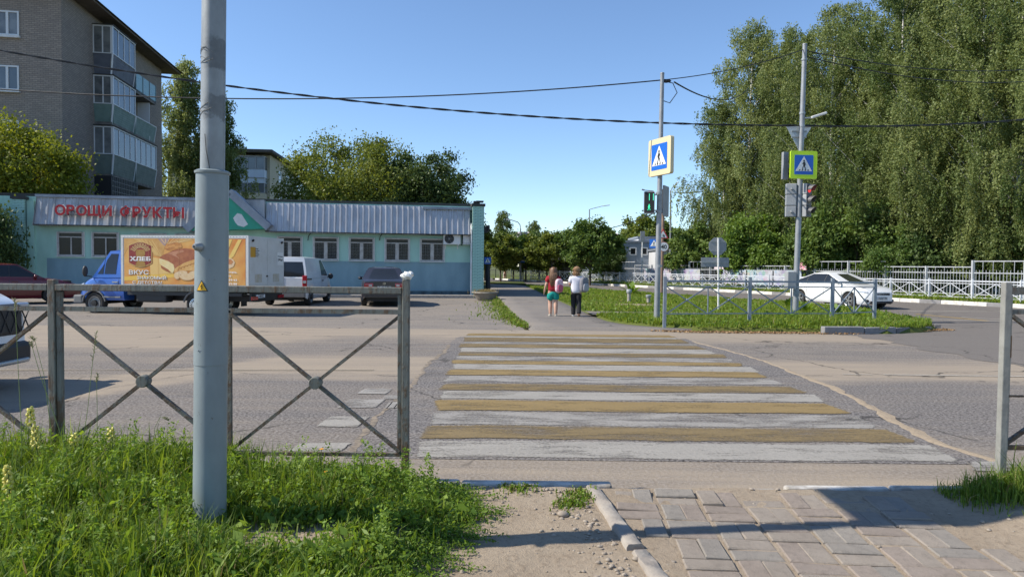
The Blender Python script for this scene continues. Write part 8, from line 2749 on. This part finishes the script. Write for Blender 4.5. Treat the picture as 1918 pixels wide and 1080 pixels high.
m_blk = M('black_trousers', (0.012, 0.012, 0.014), .85)
def trousers(t, l, r, mat):
    V = [(0, 0, .80), (0, 0, .76)]; E = [(0, 1)]; R = [(.145, .115), (.15, .12)]
    for s, ch in ((-1, l), (1, r)):
        k = 1
        for p, q in zip([(s * .075, 0, .70)] + ch[:5], [.108, .10, .086, .08, .075, .075]):
            V.append(p); R.append(q); E.append((k, len(V) - 1)); k = len(V) - 1
    sub_skin(t, 'trousers', V, E, R, mat)
trousers(B_, poseB['ll'], poseB['rl'], m_blk)
m_curl = M('light_brown_hair', (0.36, 0.22, 0.115), .5, c2=(0.25, 0.14, 0.07), scale=20)
mb = MB(); mb.sphere((0, -.01, 1.40), (.092, .098, .10), 16, 10)
for k in range(330):
    a, b = random.uniform(0, 2 * math.pi), random.uniform(-.95, 1.5)
    v = Vector((math.cos(a) * math.cos(b), math.sin(a) * math.cos(b), math.sin(b)))
    if v.y > .55 and v.z < .35:
        continue
    c = Vector((v.x * .102, v.y * .102 - .012, 1.385 + v.z * .105 - (.05 if v.z < 0 else 0)))
    r_ = random.uniform(.014, .026)
    mb.tube([c + Vector((math.cos(q) * r_ * .7, math.sin(q * 1.3) * r_ * .5, r_ * (.8 - q * .35))) for q in np.linspace(0, 5, 8)], [.004, .009, .010, .010, .010, .009, .006, .002], 5)
mb.build('hair', m_curl, B_, smooth=60)
shoe(B_, -.085, .05, .18, .017, m_shoew); shoe(B_, .08, -.17, -.05, .05, m_shoew, rad(-38))
for s in (-1, 1):
    mb = MB(); mb.sphere((s * .03, .10, 1.375), (.012, .006, .009), 8, 6); mb.build('eye', m_sblack, B_)
mb = MB(); mb.sphere((0, .115, 1.345), (.012, .016, .018), 8, 6); mb.build('nose', m_skin, B_)
m_gbag = M('grey_fabric', (0.20, 0.20, 0.22), .85, c2=(0.14, 0.14, 0.155), scale=10); m_gbag2 = M('pale_grey_fabric', (0.34, 0.34, 0.36), .8)
backpack('grey backpack hanging from one shoulder of the child in white', hx + .22, KYB - .13, gz(KYB) + .07 + .96, rad(38), m_gbag, m_gbag2, .30, .17, .46)
# tiny seated figure far off under the street trees
fp = D(946, 521, 76)
t = thing('person', 'small far figure in pale pink under the street trees', 'person', (fp.x, 76, -.15))
V = [(0, 0, .8), (0, 0, 1.0), (0, 0, 1.25), (0, 0, 1.42), (0, .02, 1.55), (0, .01, 1.68), (-.2, 0, 1.3), (-.24, .05, 1.0), (.2, 0, 1.3), (.24, .05, 1.0), (-.1, 0, .45), (-.1, 0, .06), (.1, .1, .45), (.1, .05, .06)]
sub_skin(t, 'body', V, [(0, 1), (1, 2), (2, 3), (3, 4), (4, 5), (2, 6), (6, 7), (2, 8), (8, 9), (0, 10), (10, 11), (0, 12), (12, 13)], [.15, .14, .15, .06, .09, .07, .06, .04, .06, .04, .08, .06, .08, .06], m_skin)
V = [(0, 0, .85), (0, 0, 1.05), (0, 0, 1.3), (0, 0, 1.38)]
sub_skin(t, 'coat', V, tube_skin(V), [(.2, .17), (.18, .16), (.19, .15), (.09, .09)], M('pale_pink_coat', (0.6, 0.42, 0.45), .8))
